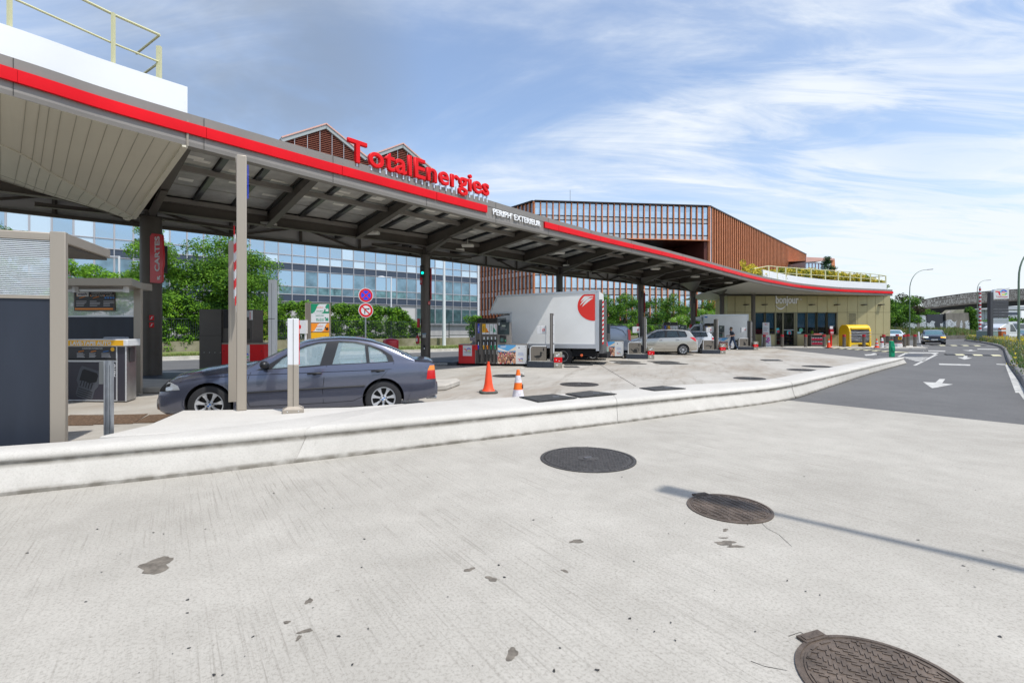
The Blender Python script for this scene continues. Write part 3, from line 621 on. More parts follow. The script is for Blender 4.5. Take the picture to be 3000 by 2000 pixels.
# ceiling between fascia and girder
def cpt(s, t, dz=0.0):
    i = min(int(s), len(pairs)-2); f = s-i; xg = lerp(pairs[i][0], pairs[i+1][0], f); xf = lerp(pairs[i][1], pairs[i+1][1], f)
    g0 = Gp(pairs[i][0]).lerp(Gp(pairs[i+1][0]), f); f0 = inner(pairs[i][1]).lerp(inner(pairs[i+1][1]), f)
    g0.z = GZ1-.02; f0.z += .5; p = f0.lerp(g0, t); p.z += dz; return p
mb = MB(); mbl = MB(); mbc = MB(); mbp = MB(); rr = random.Random(3)
for i in range(len(pairs)-1):
    nb = 3 if i < 7 else 2
    for j in range(nb):
        s0, s1 = i+j/nb, i+(j+1)/nb
        for k in range(4):
            t0, t1 = k/4+.012, (k+1)/4-.012; q = [cpt(s0+.03, t0), cpt(s1-.03, t0), cpt(s1-.03, t1), cpt(s0+.03, t1)]
            mb.ext(q, (0, 0, .04), 0)
            if k <= 2 and i < 10:  # lighter rectangles imitate daylight through the panels, by base colour only
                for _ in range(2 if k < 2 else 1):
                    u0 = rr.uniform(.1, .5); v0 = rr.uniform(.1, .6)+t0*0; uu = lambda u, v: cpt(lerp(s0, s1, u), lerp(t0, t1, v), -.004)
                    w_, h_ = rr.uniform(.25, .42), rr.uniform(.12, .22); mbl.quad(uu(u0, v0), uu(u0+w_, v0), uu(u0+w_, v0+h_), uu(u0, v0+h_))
        mbc.beam(cpt(s0, .0, -.05), cpt(s0, 1, -.05), .13, .08)
        for dx in (.07, .93): mbc.beam(cpt(lerp(s0, s1, dx*.25 if dx < .5 else 1-(1-dx)*.25*3), 0, -.03), cpt(lerp(s0, s1, dx*.25 if dx < .5 else 1-(1-dx)*.25*3), 1, -.03), .03, .05)
    for t in (.42, .97): mbp.beam(cpt(i+.02, t, -.14), cpt(i+.98, t, -.14), .12, .14)
mb.add(mbl.v, mbl.f, 1); mb.build('solar_panels', [M_pv, M_pv_daylight], can, world=True, smooth=None, recalc=False)
mbc.build('panel_rails', M_chan, can, world=True); mbp.build('purlin', M_taupe, can, world=True)
# roof deck (opaque sheet above everything)
mb = MB(); top = [[FC[i]+Vector((0, 0, .55*interp(HSL, colof(FC[i])))) for i in range(len(FC)-16)], []]
T2 = Curve2([Vector((p.x, p.y)) for p in Tl[1:-1]])
nf = len(top[0])
for i in range(nf):
    k = i/(nf-1); L_ = [Vector((p.x, p.y, 5.78)) for p in Tl]; d = k*(len(L_)-1); j = min(int(d), len(L_)-2); top[1].append(L_[j].lerp(L_[j+1], d-j))
mb.grid([[p for p in top[0]], [p for p in top[1]]]); mb.build('roof_deck', M_taupeD, can, world=True, recalc=False)
# under-canopy lamps
for s, t in [(2.1, .85), (3.55, .8), (5.15, .5), (6.0, .93), (8.35, .45), (10.3, .45), (12.3, .4), (1.0, 1.02), (3.6, 1.12)]:
    p = cpt(s, min(t, 1), -.40); mb = MB(); mb.box(p.x-.26, p.x+.26, p.y-.16, p.y+.16, p.z-.09, p.z); mb.beam(p, p+Vector((0, 0, .25)), .03, .03, up=(1, 0, 0))
    o = mb.build('ceiling_lamp', mat('lamp_white', (.62, .60, .55), .5), can, world=True, bevel=.02)
# smooth soffit left of the first rafter
cA = catmull([FCV.at(0)+(FCV.at(0)-FCV.at(60)).normalized()*2.4, FCV.at(0), FCV.at(180), FCV.at(360), FCV.at(542)], 4)
def gback(x, y):
    a, c = Gl[0], Gl[2]; k = (x-CX)/FPX; t = (k*a.y-a.x)/((c.x-a.x)-k*(c.y-a.y)); Y = a.y+(c.y-a.y)*t; return at(x, y, Y)
cB = [gback(-260, 450), gback(0, 529), gback(125, 568), gback(250, 602), gback(366, 636)]
cBd = catmull(cB, 4)
def samp(L_, t): d = t*(len(L_)-1); j = min(int(d), len(L_)-2); return L_[j].lerp(L_[j+1], d-j)
rows = []; ns = 17
def sp(s, t):
    a, c = samp(cA, s), samp(cBd, s); p = a.lerp(c, t); rt = lerp(.12, .80, s)
    bulge = -.30*(1-abs(t-rt)/(rt if t < rt else 1-rt))*1.0; p.z += bulge; return p
mb = MB()
for i in range(ns):
    s0 = i/(ns-1); rt = lerp(.12, .80, s0); ts = [0, rt*.5, rt, lerp(rt, 1, .45), lerp(rt, 1, .72), 1]; rows.append([sp(s0, t)-(Vector((0, 0, .05)) if k == 4 else Vector((0, 0, 0))) for k, t in enumerate(ts)])
mb.grid(rows); so = mb.build('soffit', M_sof, can, world=True, recalc=False, smooth=None)
mb = MB()
for i in range(1, ns-1):
    for a, c in zip(rows[i], rows[i][1:]): mb.beam(a-Vector((0, 0, .004)), c-Vector((0, 0, .004)), .007, .008)
for i in range(ns-1):
    mb.beam(rows[i][4]-Vector((0, 0, .003)), rows[i+1][4]-Vector((0, 0, .003)), .006, .008)
mb.build('soffit_seam', mat('seam2', (.33, .31, .25), .8), can, world=True)
mb = MB()
for i in range(ns-1): mb.beam(rows[i][2]-Vector((0, 0, .006)), rows[i+1][2]-Vector((0, 0, .006)), .06, .014)
for a, c in zip(rows[-1], rows[-1][1:]): mb.beam(a-Vector((0, 0, .02)), c-Vector((0, 0, .02)), .10, .05)
mb.build('soffit_trim', M_sof, can, world=True)
mb = MB()
for i in range(ns-1): mb.beam(rows[i][5]+Vector((0, 0, .1)), rows[i+1][5]+Vector((0, 0, .1)), .05, .24)
mb.build('soffit_edge', M_taupeD, can, world=True)
# side gusset between soffit and first rafter
a, c = rows[-1][0], rows[-1][-1]; mb = MB(); mb.ext([a+Vector((.03, 0, -.02)), c+Vector((.03, 0, -.02)), c+Vector((.03, 0, .55)), a+Vector((.03, 0, .5))], (.03, .02, 0)); mb.build('soffit_end', M_tan, can, world=True)
# white parapets
def parapet(c0, c1, inset, z1, parent, n=14):
    cv = [FCV.at(lerp(c0, c1, i/n)) for i in range(n+1)] if c0 > -400 else [FC[0], FC[3], FC[6]]+[FCV.at(lerp(10, c1, i/n)) for i in range(n+1)]
    mb = MB(); mb.grid(sweep([(-inset, .50), (-inset, z1), (-inset-.12, z1), (-inset-.12, .50)], cv), closed=True)
    return mb.build('parapet', M_cwhite, parent, world=True, smooth=20)
# left one (height fixed so its top edge ends where the photo has it)
parapet(-600, 572, .35, 1.22, can)
lr = thing('roof_railing', 'cream tube railing on the white parapet at the top left', 'railing', (-7, 8, 6.0)); 
zt_, zm_ = 7.55, 7.0
ends = [inset_pt(c, .55, 0) for c in (4, 60, 210, 366, 503)]; ends = [ends[0]-(ends[1]-ends[0])*8]+ends
for z, r_ in ((zt_, .026), (zm_, .02)): mb = MB(); mb.tube([p+Vector((0, 0, z)) for p in ends], r_, 8); mb.build('rail', M_cream, lr, world=True)
for c in (60, 366): q = inset_pt(c, .5, 0); mb = MB(); mb.box(q.x-.025, q.x+.025, q.y-.025, q.y+.025, 6.3, zt_); mb.build('post', M_cream, lr, world=True)
e = ends[-1]; back = (inset_pt(503, 1.7, 0)); mb = MB()
for z in (zt_, zm_): mb.tube([e+Vector((0, 0, z)), back+Vector((0, 0, z-.02))], .022, 8)
mb.box(e.x-.05, e.x+.03, e.y-.03, e.y+.03, 6.3, zm_+.32); mb.build('end_return', M_cream, lr, world=True)

# rooftop lettering
A = FCV.at(1016); Bp = FCV.at(1430); zA = EYE+(HY-467)*A.y/FPX; zB_ = EYE+(HY-573)*Bp.y/FPX; zsg = zA; cap_ = 67*A.y/FPX/.725; fz0, fz1 = A.z+.6*interp(HSL, 1016), Bp.z+.6*interp(HSL, 1430); A.z = Bp.z = 0; dv = (Bp-A); ang = atan2(dv.y, dv.x); nn = Vector((dv.y, -dv.x, 0)).normalized()
sg = thing('roof_sign', 'big red rounded capital and small letters standing on the canopy edge', 'sign', A+Vector((0, 0, zsg)), ang)
Lg = dv.length; wd = "TotalEnergies"; M_lred = mat('letter_red', (.70, .005, .008), .4, spec=.3)
cu = bpy.data.curves.new('t', 'FONT'); cu.body = wd; cu.size = 1; ob = bpy.data.objects.new('t', cu); COL.objects.link(ob)
def adv(s_):
    cu.body = s_; bpy.context.view_layer.update(); me = bpy.data.meshes.new_from_object(ob.evaluated_get(bpy.context.evaluated_depsgraph_get())); xs = [v.co.x for v in me.vertices]; return max(xs), min(xs)
tot = adv(wd)[0]; starts = []
for i, ch in enumerate(wd): starts.append(adv(wd[:i+1])[0]-(adv(ch)[0]-adv(ch)[1]))
bpy.data.objects.remove(ob)
sc_ = Lg/tot; cap = .52/.72
for i, ch in enumerate(wd):
    fr_ = starts[i]/tot; zl = (zB_-zA)*fr_+.0; zf_ = fz0+(fz1-fz0)*fr_-zsg
    o = text('letter', ch, cap_, M_lred, sg, (starts[i]*sc_, 0, zl), depth=.07, bold=.003, bev=.017, sx=sc_/cap_*.93)
    xs = [v.co.x for v in o.data.vertices]; mnx, mxx = min(xs), max(xs); o.location.x = starts[i]*sc_-mnx
    w_ = mxx-mnx; mb = MB(); x0 = starts[i]*sc_
    for xx in ([x0+w_/2] if w_ < .2 or ch == 'T' else [x0+w_*.22, x0+w_*.78]): mb.box(xx-.022, xx+.022, .0, .05, zf_-.1, zl+.04); mb.box(xx-.03, xx+.03, .05, .13, zf_-.1, zf_+.05)
    mb.build('bracket', mat('pale_bracket', (.62, .68, .75), .4, .3), sg)
# white lettering on the fascia
A = FCV.at(1441); Bp = FCV.at(1580); zl_ = A.z+.27; A.z = Bp.z = 0; dv = Bp-A; nn = Vector((dv.y, -dv.x, 0)).normalized()
o = text('lettering', "PERIPH' EXTERIEUR", .30, mat('letter_white', (.86, .87, .88), .4), can, (0, 0, 0), depth=.04, bold=.003, fit=dv.length)
iv = PM[can.name].inverted(); o.location = iv @ (A+nn*.035+Vector((0, 0, zl_))); o.rotation_euler = (pi/2, 0, atan2(dv.y, dv.x))
# ---------------- shop ----------------
WY = 45.0
wx = lambda zx: ((2000+.2976*zx)-CX)/FPX*WY           # column of the shop crop -> metres
wz = lambda y: EYE+(HY-y)/FPX*WY
shop = thing('shop_building', 'low shop with olive metal panels, wide dark windows and a planted roof', 'shop', (27, 48, 0))
M_ol = mat('olive_panel', (.43, .38, .21), .45, .3, var=(.8, .05), bump=(260, .04))
M_olf = mat('olive_frame', (.20, .185, .12), .4, .5)
M_gl = mat('shop_glass', (.02, .03, .04), .04, 0, spec=.8, alpha=.25)
M_blind = mat('blue_blind', (.05, .17, .30), .7, var=(2, .2))
seams = [440, 516, 614, 676, 816, 912, 1020, 1128, 1225, 1325, 1423, 1522, 1620, 1723, 1815, 1897, 1975, 2045]
xL, xR = wx(440), wx(2045); Z1, Z2, Z3, Z0 = 4.70, wz(914.9), wz(979), .05
wins = [(716, 806), (816, 905), (1128, 1215), (1225, 1313), (1325, 1413), (1425, 1513)]
mb = MB()
for a, c in zip(seams, seams[1:]):
    x0, x1 = wx(a)+.012, wx(c)-.012
    mb.box(x0, x1, WY, WY+.05, Z2+.012, Z1-.01)
    if not (a >= 676 and c <= 1522):
        mb.box(x0, x1, WY, WY+.05, Z3+.012, Z2-.012)
    if a not in (912, 1020): mb.box(x0, x1, WY, WY+.05, Z0, Z3-.012)
sx = wx(440); 
mb.ext([(sx, WY+.01, Z0), (sx, WY+.01, Z1-.01), (21.6, 51.5, Z1-.01), (21.6, 51.5, Z0)], (.05, 0, 0))
mb.box(xR-.05, xR-.001, WY+.055, 57, Z0, Z1-.01)
mb.build('wall', M_ol, shop, world=True, bevel=.006)
mb = MB(); mb.box(xL+.06, wx(700), WY+.05, WY+.12, Z0, Z1-.02); mb.box(wx(1523), xR-.06, WY+.05, WY+.12, Z0, Z1-.02); mb.box(wx(700), wx(1523), WY+.05, WY+.12, Z2, Z1-.02); mb.build('backing', M_black, shop, world=True)
# perforated panel
mb = MB(); x0, x1 = wx(1622), wx(1720)
for r_ in range(19):
    for c_ in range(9):
        xx = x0+.12+(c_+(r_ % 2)*.5)*(x1-x0-.2)/9.2; z = Z2-.14-r_*.108
        if z > Z3+.1: mb.box(xx-.028, xx+.028, WY-.006, WY+.0, z-.028, z+.028)
mb.build('ventilation_holes', M_black, shop, world=True, smooth=None)
for a, c in wins:
    x0, x1 = wx(a), wx(c); mb = MB(); zl, zh = Z3+.03, Z2-.05
    for bx in ((x0-.13, x0, zl-.05, zh+.05), (x1, x1+.13, zl-.05, zh+.05)): mb.box(bx[0], bx[1], WY-.03, WY+.12, bx[2], bx[3])
    mb.box(x0, x1, WY-.03, WY+.12, zh, zh+.05); mb.box(x0, x1, WY-.03, WY+.12, zl-.05, zl)
    f = mb.build('window', M_olf, shop, world=True)
    mb = MB(); mb.box(x0+.001, x1-.001, WY+.05, WY+.06, zl+.001, zh-.001); mb.build('pane', M_gl, f, world=True)
    mb = MB(); mb.box(x0+.02, x1-.02, WY+.14, WY+.15, lerp(zl, zh, .34 if a > 1000 else .3), zh-.01); mb.box(x0+.02, x1-.02, WY+.135, WY+.155, lerp(zl, zh, .34 if a > 1000 else .3)-.04, lerp(zl, zh, .34 if a > 1000 else .3)); mb.build('blind', M_blind, f, world=True)
# sliding door
x0, x1 = wx(916), wx(1115); xm = wx(987); mb = MB(); zh = Z2-.05
for xx in (x0-.02, xm, x1+.02): mb.box(xx-.07, xx+.07, WY-.02, WY+.1, Z0, zh)
mb.box(wx(1095), x1-.05, WY+.0, WY+.08, Z0, zh); mb.box(x0, x1, WY-.02, WY+.1, zh, zh+.05); mb.box(x0+.05, x1-.05, WY+.0, WY+.08, Z0, Z0+.07)
d = mb.build('door', M_olf, shop, world=True)
mb = MB(); mb.box(x0+.05, x1-.05, WY+.04, WY+.05, Z0+.07, zh); mb.build('pane', mat('door_glass', (.02, .02, .02), .05, spec=.8, alpha=.45), d, world=True)
mb = MB(); mb.box(xm+.07, wx(1095), WY-.02, WY+.035, lerp(Z0, zh, .475), lerp(Z0, zh, .495)); mb.build('push_bar', M_galv, d, world=True)
teal = mat('teal_sticker', (.05, .42, .5), .5)
for sx0, sx1, y0, y1 in [(920, 948, 877, 923), (1025, 1068, 905, 938)]:
    mb = MB(); mb.box(wx(sx0), wx(sx1), WY-.028, WY-.02 if sx0 < 930 else WY-.021, wz(700+y1*.2976), wz(700+y0*.2976)); s_ = mb.build('door_sticker', teal, d, world=True)
    mb = MB(); cx_ = wx((sx0+sx1)/2+4); zz_ = wz(700+(y1-14)*.2976); mb.lathe([(.02, -.002), (.13, -.002), (.13, .0)], (cx_, WY-.03, zz_), 'y', 16); mb.build('prohibition_mark', mat('mark_red', (.5, .02, .05), .5), s_, world=True)
# interior
mb = MB(); mb.box(wx(700), xR-.3, 50.5, 50.6, 0, 4.6); mb.box(wx(700), xR-.3, WY+.2, 50.5, 0, .04); mb.build('interior', mat('interior_dark', (.05, .045, .04), .9), shop, world=True)
rs = random.Random(11); cm = [mat('stock_'+str(i), c, .6) for i, c in enumerate([(.35, .03, .06), (.4, .33, .1), (.1, .12, .14), (.3, .3, .28), (.4, .22, .06)])]
for k in range(9):
    x0_ = lerp(wx(700), wx(1500), k/9)+.2; mb = MB(); mb.box(x0_, x0_+1.2, 46.6, 46.9, .04, 1.7)
    for lv in range(5):
        for q in range(6): mb.box(x0_+.06+q*.19, x0_+.2+q*.19, 46.5, 46.62, .15+lv*.31, .15+lv*.31+rs.uniform(.12, .24), rs.randint(1, 5))
    mb.build('shelf', [mat('shelf_dark', (.03, .03, .03), .8)]+cm, shop, world=True)
mb = MB()
for q in range(11): mb.sphere((wx(722+q*7.5), WY+.28+(q % 2)*.1, 1.22+(q % 3)*.14), .12, .1, .12, 8, k=5)
mb.build('red_sacks', mat('sack_red', (.35, .01, .05), .5), shop, world=True)
mb = MB(); mb.box(wx(1278), wx(1303), WY+.2, WY+.24, 1.18, 1.42); mb.build('lime_poster', mat('lime', (.4, .75, .02), .5), shop, world=True)
for q in (1128, 1345): mb = MB(); mb.box(wx(q), wx(q+38), WY-.002, WY+.03, Z3+.05, Z3+(.24 if q < 1200 else .13)); mb.build('window_sticker', mat('pale_teal', (.3, .55, .6), .5), shop, world=True)
mb = MB(); mb.lathe([(.01, -.004), (.18, -.004), (.18, 0)], (wx(1168), WY+.045, wz(967)), 'y', 20); mb.build('round_sticker', mat('green_st', (.1, .4, .28), .5), shop, world=True)
# wall lamps
for zx in (612, 793, 1257, 1503, 1768, 1937):
    x_ = wx(zx); z_ = wz(700+648*.2976); mb = MB(); mb.ext([(x_-.16, WY-.01, z_-.05), (x_+.16, WY-.01, z_-.05), (x_+.16, WY-.01, z_+.03), (x_-.16, WY-.01, z_+.03)], (0, .0, 0) if 0 else (.12, -.30, .03)); mb.build('wall_lamp', mat('lamp_brown', (.04, .035, .03), .5), shop, world=True, bevel=.01)
mb = MB(); mb.box(wx(1156), wx(1168), WY-.05, WY, wz(879), wz(875)); mb.build('sensor', mat('lamp_white', (.6, .6, .55), .5), shop, world=True)
o = text('lettering', 'bonjour', .98, mat('letter_white', (.86, .87, .88), .4), shop, (0, 0, 0), depth=.05, bold=.022, fit=wx(1135)-wx(910), bev=.004)
o.location = (wx(910)-27, WY-.05-48, wz(888.2)); 
mb = MB(); P = []; cxs = wx(961); R_ = wx(1013)-wx(909)
top_ = [(wx(lerp(912, 1012, i/16)), wz(888.2)-.17-.29*sin(pi*i/16)**.8*1.0) for i in range(17)]; bot = [(x, z-.035-.09*sin(pi*i/16)) for i, (x, z) in enumerate(top_)][::-1]
mb.ext([(x, WY-.07, z) for x, z in top_+bot], (0, .05, 0)); mb.build('smile_swoosh', MATS['letter_white'], shop, world=True)
# soffit + roof
sfl = [FCV.at(c) for c in (2200, 2238, 2265, 2300, 2347, 2400, 2446, 2490, 2530, 2575)]+[FC[-1]]
sf = [FCV.at(c) for c in (2300, 2347, 2400, 2446, 2490, 2530, 2575)]+[FC[-1]]
mb = MB(); pl = [(p.x-.03, p.y+.05) for p in sf]+[(xR+.25, WY+.9), (xR+.25, 52), (18.2, 52), (18.1, 43.6)]
mb.add([(p.x-.03, p.y+.05, p.z+.01) for p in sfl]+[(xR+.25, WY+.9, 4.705), (xR+.25, 52, 4.705), (18.2, 52, 4.705), (17.2, 42.6, 4.9)], [list(range(len(sfl)+4))]); mb.build('soffit', mat('shop_soffit', (.46, .45, .40), .5), shop, world=True)
mb = MB(); pl2 = [(p.x-.3, p.y+.35) for p in sf]+[(xR+.0, WY+.9), (xR-.2, 56), (20.5, 56), (18.5, 44.2)]; mb.prism(pl2, 5.0, 5.31, ); mb.build('roof', M_taupe, shop, world=True)
n = 16; cv = [FCV.at(lerp(2252, 2612, i/n)) for i in range(n+1)]
mb = MB(); mb.grid(sweep([(-.42, .55), (-.42, 1.25), (-.56, 1.25), (-.56, .55)], cv), closed=True); 
mb.build('parapet', M_cwhite, shop, world=True, smooth=20)
# return of the parapet towards the back at both ends
e0 = inset_pt(2255, .45, 0); mb = MB(); mb.beam(e0+Vector((0, 0, 5.72)), e0+Vector((-1.6, 2.2, 5.6)), .12, .66); mb.beam(Vector((cv[-1].x-.3, cv[-1].y+.5, 5.59)), Vector((cv[-1].x-.5, 56, 5.59)), .12, .66); mb.build('parapet_return', M_cwhite, shop, world=True)
mb = MB(); mb.prism([(p.x-.9, p.y+.9) for p in sf[1:]]+[(xR-.6, 55), (21, 55)], 5.3, 5.55); soil = tag(mb.build('roof_soil', mat('soil', (.07, .06, .035), .95)), kind='stuff')
# roof railing
rl = thing('roof_railing', 'cream railing round the yellow planting on the shop roof', 'railing', (28, 42, 5.9))
rx = [2252, 2276, 2301.5, 2333.5, 2376, 2418, 2455.6, 2490.5, 2522, 2550, 2575.5, 2595]
ry = [779, 781.5, 783.5, 786, 789, 791.5, 794, 796.5, 799.5, 802, 805, 808]
pts = [at(x, y, FCV.at(min(x, 2600)).y+1.0) for x, y in zip(rx, ry)]; lft = [at(2166, 796, 40), at(2200, 789, 38)]
full = lft+pts+[pts[-1]+Vector((-2.6, 6.5, 0))]
for dz, r_ in ((0, .035), (-.48, .028)): mb = MB(); mb.tube([p+Vector((0, 0, dz)) for p in full], r_, 6); mb.build('rail', M_cream, rl, world=True)
for p in lft+pts: mb = MB(); mb.beam(p+Vector((0, 0, .02)), p-Vector((0, 0, 1.15)), .10, .05, up=(0, 1, 0)); mb.build('post', M_cream, rl, world=True)
# ---------------- background buildings ----------------
def add_windows(parent, specs, protos, name='window', limit=100):
    # specs: (proto index, matrix, apparent size) ; protos: list of (mesh, mats)
    specs = sorted(specs, key=lambda s_: -s_[2])
    inv = PM[parent.name].inverted()
    for pi_, M, _ in specs[:limit]:
        o = bpy.data.objects.new(name, protos[pi_]); COL.objects.link(o); o.parent = parent; o.matrix_basis = inv @ M
    rest = specs[limit:]
    if rest:
        bm = bmesh.new(); mats = []
        for me in protos:
            for m_ in me.materials:
                if m_ not in mats: mats.append(m_)
        for pi_, M, _ in rest:
            me = protos[pi_]; vs = [bm.verts.new(inv @ M @ v.co) for v in me.vertices]
            for p in me.polygons:
                f = bm.faces.new([vs[i] for i in p.vertices]); f.material_index = mats.index(me.materials[p.material_index])
        me = bpy.data.meshes.new(name); bm.to_mesh(me); bm.free()
        for m_ in mats: me.materials.append(m_)
        o = link(name, me, parent); o['kind'] = 'stuff'
def winmesh(w, h, frame, pane, fw=.05, dpt=.06, extra=None):
    mb = MB()
    mb.box(0, fw, -dpt, 0, 0, h, 0); mb.box(w-fw, w, -dpt, 0, 0, h, 0); mb.box(fw, w-fw, -dpt, 0, 0, fw, 0); mb.box(fw, w-fw, -dpt, 0, h-fw, h, 0)
    mb.box(fw, w-fw, -.012, 0.02, fw, h-fw, 1)
    me = mb.mesh('window', None); me.materials.append(frame); me.materials.append(pane); return me
def face_m(o, ang, dx, z): return Matrix.Translation(o) @ Matrix.Rotation(ang, 4, 'Z') @ Matrix.Translation((dx, 0, z))
M_mull = mat('aluminium', (.50, .49, .50), .4, .6)
def refl(name, c, rough=.03, metal=.75, var=None, bump=None): return mat(name, c, rough, metal, spec=.8, var=var, bump=bump)
GLp = [refl('glass_blue', (.36, .50, .63), bump=(.9, .04)), refl('glass_pale', (.58, .70, .79), .12, .5), refl('glass_painted_reflection', (.17, .26, .32), .04, .7, var=(.6, .5)), refl('glass_teal', (.14, .25, .27), .05, .6, var=(1.5, .5))]
M_spd = mat('spandrel', (.045, .062, .095), .18, .1, spec=.6)
gb = thing('office_building', 'long glass office block with dark blue bands behind the fence', 'office building', (-20, 55, 0))
R0 = Vector((-4.65, 66, 0)); gd = Vector((-.783, -.622, 0)).normalized(); Lb = 62.0; bay = 1.32
L0 = R0+gd*Lb; ga = atan2(-gd.y, -gd.x); nrm = Vector((-gd.y, gd.x, 0)); nrm = nrm if nrm.y < 0 else -nrm
nrmo = Vector((.622, -.783, 0))
mb = MB(); bk_ = -nrmo*16
mb.prism([(L0-nrmo*.12).xy, (R0-nrmo*.12).xy, (R0+bk_).xy, (L0+bk_).xy], 0, 16.2); mb.build('wall', mat('office_core', (.50, .49, .47), .7), gb, world=True, smooth=None)
mb = MB(); nb = int(Lb/bay)
for i in range(nb+1):
    p = R0+gd*bay*i; z0 = 4.55 if 7 < i else 2.3
    mb.beam(p+nrmo*.03+Vector((0, 0, z0)), p+nrmo*.03+Vector((0, 0, 16.2)), .07, .10, up=(nrmo.x, nrmo.y, 0))
mb.build('mullions', M_mull, gb, world=True, smooth=None)
mb = MB(); 
for fl in range(4):
    c = 4.92+fl*3.27; mb.beam(R0-nrmo*.02+Vector((0, 0, c)), L0-nrmo*.02+Vector((0, 0, c)), .05, .68)
mb.build('spandrel_band', M_spd, gb, world=True, smooth=None)
mb = MB()
for fl in range(4):
    c = 4.92+fl*3.27
    for dz in (-.36, .36, 1.22): mb.beam(R0+nrmo*.02+Vector((0, 0, c+dz)), L0+nrmo*.02+Vector((0, 0, c+dz)), .06, .05)
mb.beam(R0+nrmo*.1+Vector((0, 0, 2.2)), R0+gd*10+nrmo*.1+Vector((0, 0, 2.2)), .3, .12); mb.beam(R0+nrmo*.04+gd*-.2+Vector((0, 0, 8)), R0+nrmo*.04+gd*-.2+Vector((0, 0, 8.01)), .3, .3)
mb.build('transom', M_mull, gb, world=True, smooth=None)
mb = MB(); mb.box(-.3, .0, -.1, .3, 0, 16.3); mb.mt = None; o = mb.build('corner_trim', mat('pale_trim', (.62, .62, .62), .5), gb); o.matrix_basis = PM[gb.name].inverted() @ face_m(R0, ga, .2, 0)
protos = [winmesh(bay-.07, 1.60, M_mull, GLp[i], .035, .02) for i in range(4)]+[winmesh(bay-.07, .80, M_mull, GLp[i], .035, .02) for i in range(4)]+[winmesh(bay-.07, 1.9, M_mull, GLp[3], .035, .02)]
rs = random.Random(21); specs = []
for i in range(nb):
    p = R0+gd*bay*(i+1)-nrmo*.03
    for fl in range(4):
        c = 4.92+fl*3.27; dist = p.length
        up_ = fl >= 1 or i > 22
        k1 = rs.choice([0, 0, 1, 0, 0]) if fl >= 1 else rs.choice([0, 0, 2]); k2 = rs.choice([0, 0, 1]) if fl >= 1 else rs.choice([3, 3, 2])  # darker pane colours on the lowest floor stand in for reflected trees
        vis = 0 if c > 14 else 1
        specs.append((4+k2, face_m(p, ga, .035, c+.385), .8*vis/dist)); specs.append((k1, face_m(p, ga, .035, c+1.245), 1.6*vis/dist))
    if i < 7: specs.append((8, face_m(p, ga, .035, 2.3), 2/p.length))
add_windows(gb, specs, protos)
# warm interior bits seen low behind the glass are skipped; gabled roofs behind
M_terra = mat('terracotta', (.62, .23, .10), .55, .1, var=(1.2, .15)); M_terD = mat('dark_red_metal', (.10, .03, .022), .5, .2, var=(.3, .15)); M_gutter = mat('grey_edge', (.33, .36, .36), .5, .2); M_pink = mat('pink_edge', (.62, .36, .30), .6)
gab = thing('gabled_building', 'twin gabled hall with dark red slats rising behind the big red roof letters', 'building', (-19, 66, 0))
d2 = Vector((.787, .617, 0)); P0 = Vector((-27.9, 58.5, 0)); n2 = Vector((.617, -.787, 0))
for gI in range(2):
    a = P0+d2*10.5*gI; ap = a+d2*5.25; e = a+d2*10.5; ze, za = 24.6, 27.6
    mb = MB(); mb.ext([a+Vector((0, 0, 0)), e, e+Vector((0, 0, ze)), ap+Vector((0, 0, za)), a+Vector((0, 0, ze))], -n2*14); mb.build('wall', M_terD, gab, world=True, smooth=None)
    mb = MB()
    for k in range(44):
        z = 17+k*.24
        if z > za-.5: break
        t = 5.25 if z < ze-.4 else 5.25*(za-.35-z)/(za-ze)
        if t > .2: mb.beam(ap-d2*t+n2*.12+Vector((0, 0, z)), ap+d2*t+n2*.12+Vector((0, 0, z)), .16, .05)
    mb.build('slats', mat('slat_red', (.30, .10, .06), .5), gab, world=True, smooth=None)
    mb = MB()
    for k in range(1, 7):
        q = a+d2*10.5*k/7; t = 1-abs(k/7-.5)*2; mb.beam(q+n2*.24+Vector((0, 0, 15)), q+n2*.24+Vector((0, 0, ze+(za-ze)*t-.5)), .06, .06, up=(n2.x, n2.y, 0))
    mb.build('mullion', M_mull, gab, world=True)
    mb = MB(); 
    for s0, s1, zz0, zz1 in ((a, ap, ze, za), (ap, e, za, ze)): mb.beam(s0+n2*.25+Vector((0, 0, zz0-.28)), s1+n2*.25+Vector((0, 0, zz1-.28)), .3, .5)
    mb.build('gable_board', M_gutter, gab, world=True)
    mb = MB()
    for s0, s1, zz0, zz1 in ((a, ap, ze, za), (ap, e, za, ze)): mb.beam(s0-n2*6.7+Vector((0, 0, zz0+.02)), s1-n2*6.7+Vector((0, 0, zz1+.02)), 14.4, .16)
    mb.build('roof', M_pink, gab, world=True)
# finned building
fb = thing('finned_building', 'tall angular building with terracotta fins, a slanted flat roof and a deep recess', 'office building', (20, 95, 0))
HT = 24.3; C0 = Vector((3.95, 86.3, 0)); C1 = Vector((36.4, 90, 0)); CL = Vector((-9.5, 103, 0)); C2 = Vector((89.1, 147.5, 0))
M_fing = refl('fin_glass', (.50, .64, .76), .06, .6, var=(.5, .12)); M_fing2 = refl('fin_glass_dark', (.20, .24, .28), .08, .5, var=(.5, .4)); M_spl = mat('pale_spandrel', (.48, .54, .58), .3, .3)
M_dkf = mat('dark_frame', (.04, .035, .035), .4, .4)
REC = (13.2, 18.0); dr = (C1-C0).normalized(); nr = Vector((dr.y, -dr.x, 0)); Lm = (C1-C0).length
kx = lambda F: ((F-CX)/FPX*C0.y-C0.x)/(dr.x-(F-CX)/FPX*dr.y)          # distance along the front for a column
r0_, r1_ = kx(1838), Lm-.0
mb = MB(); bkv = -nr*30
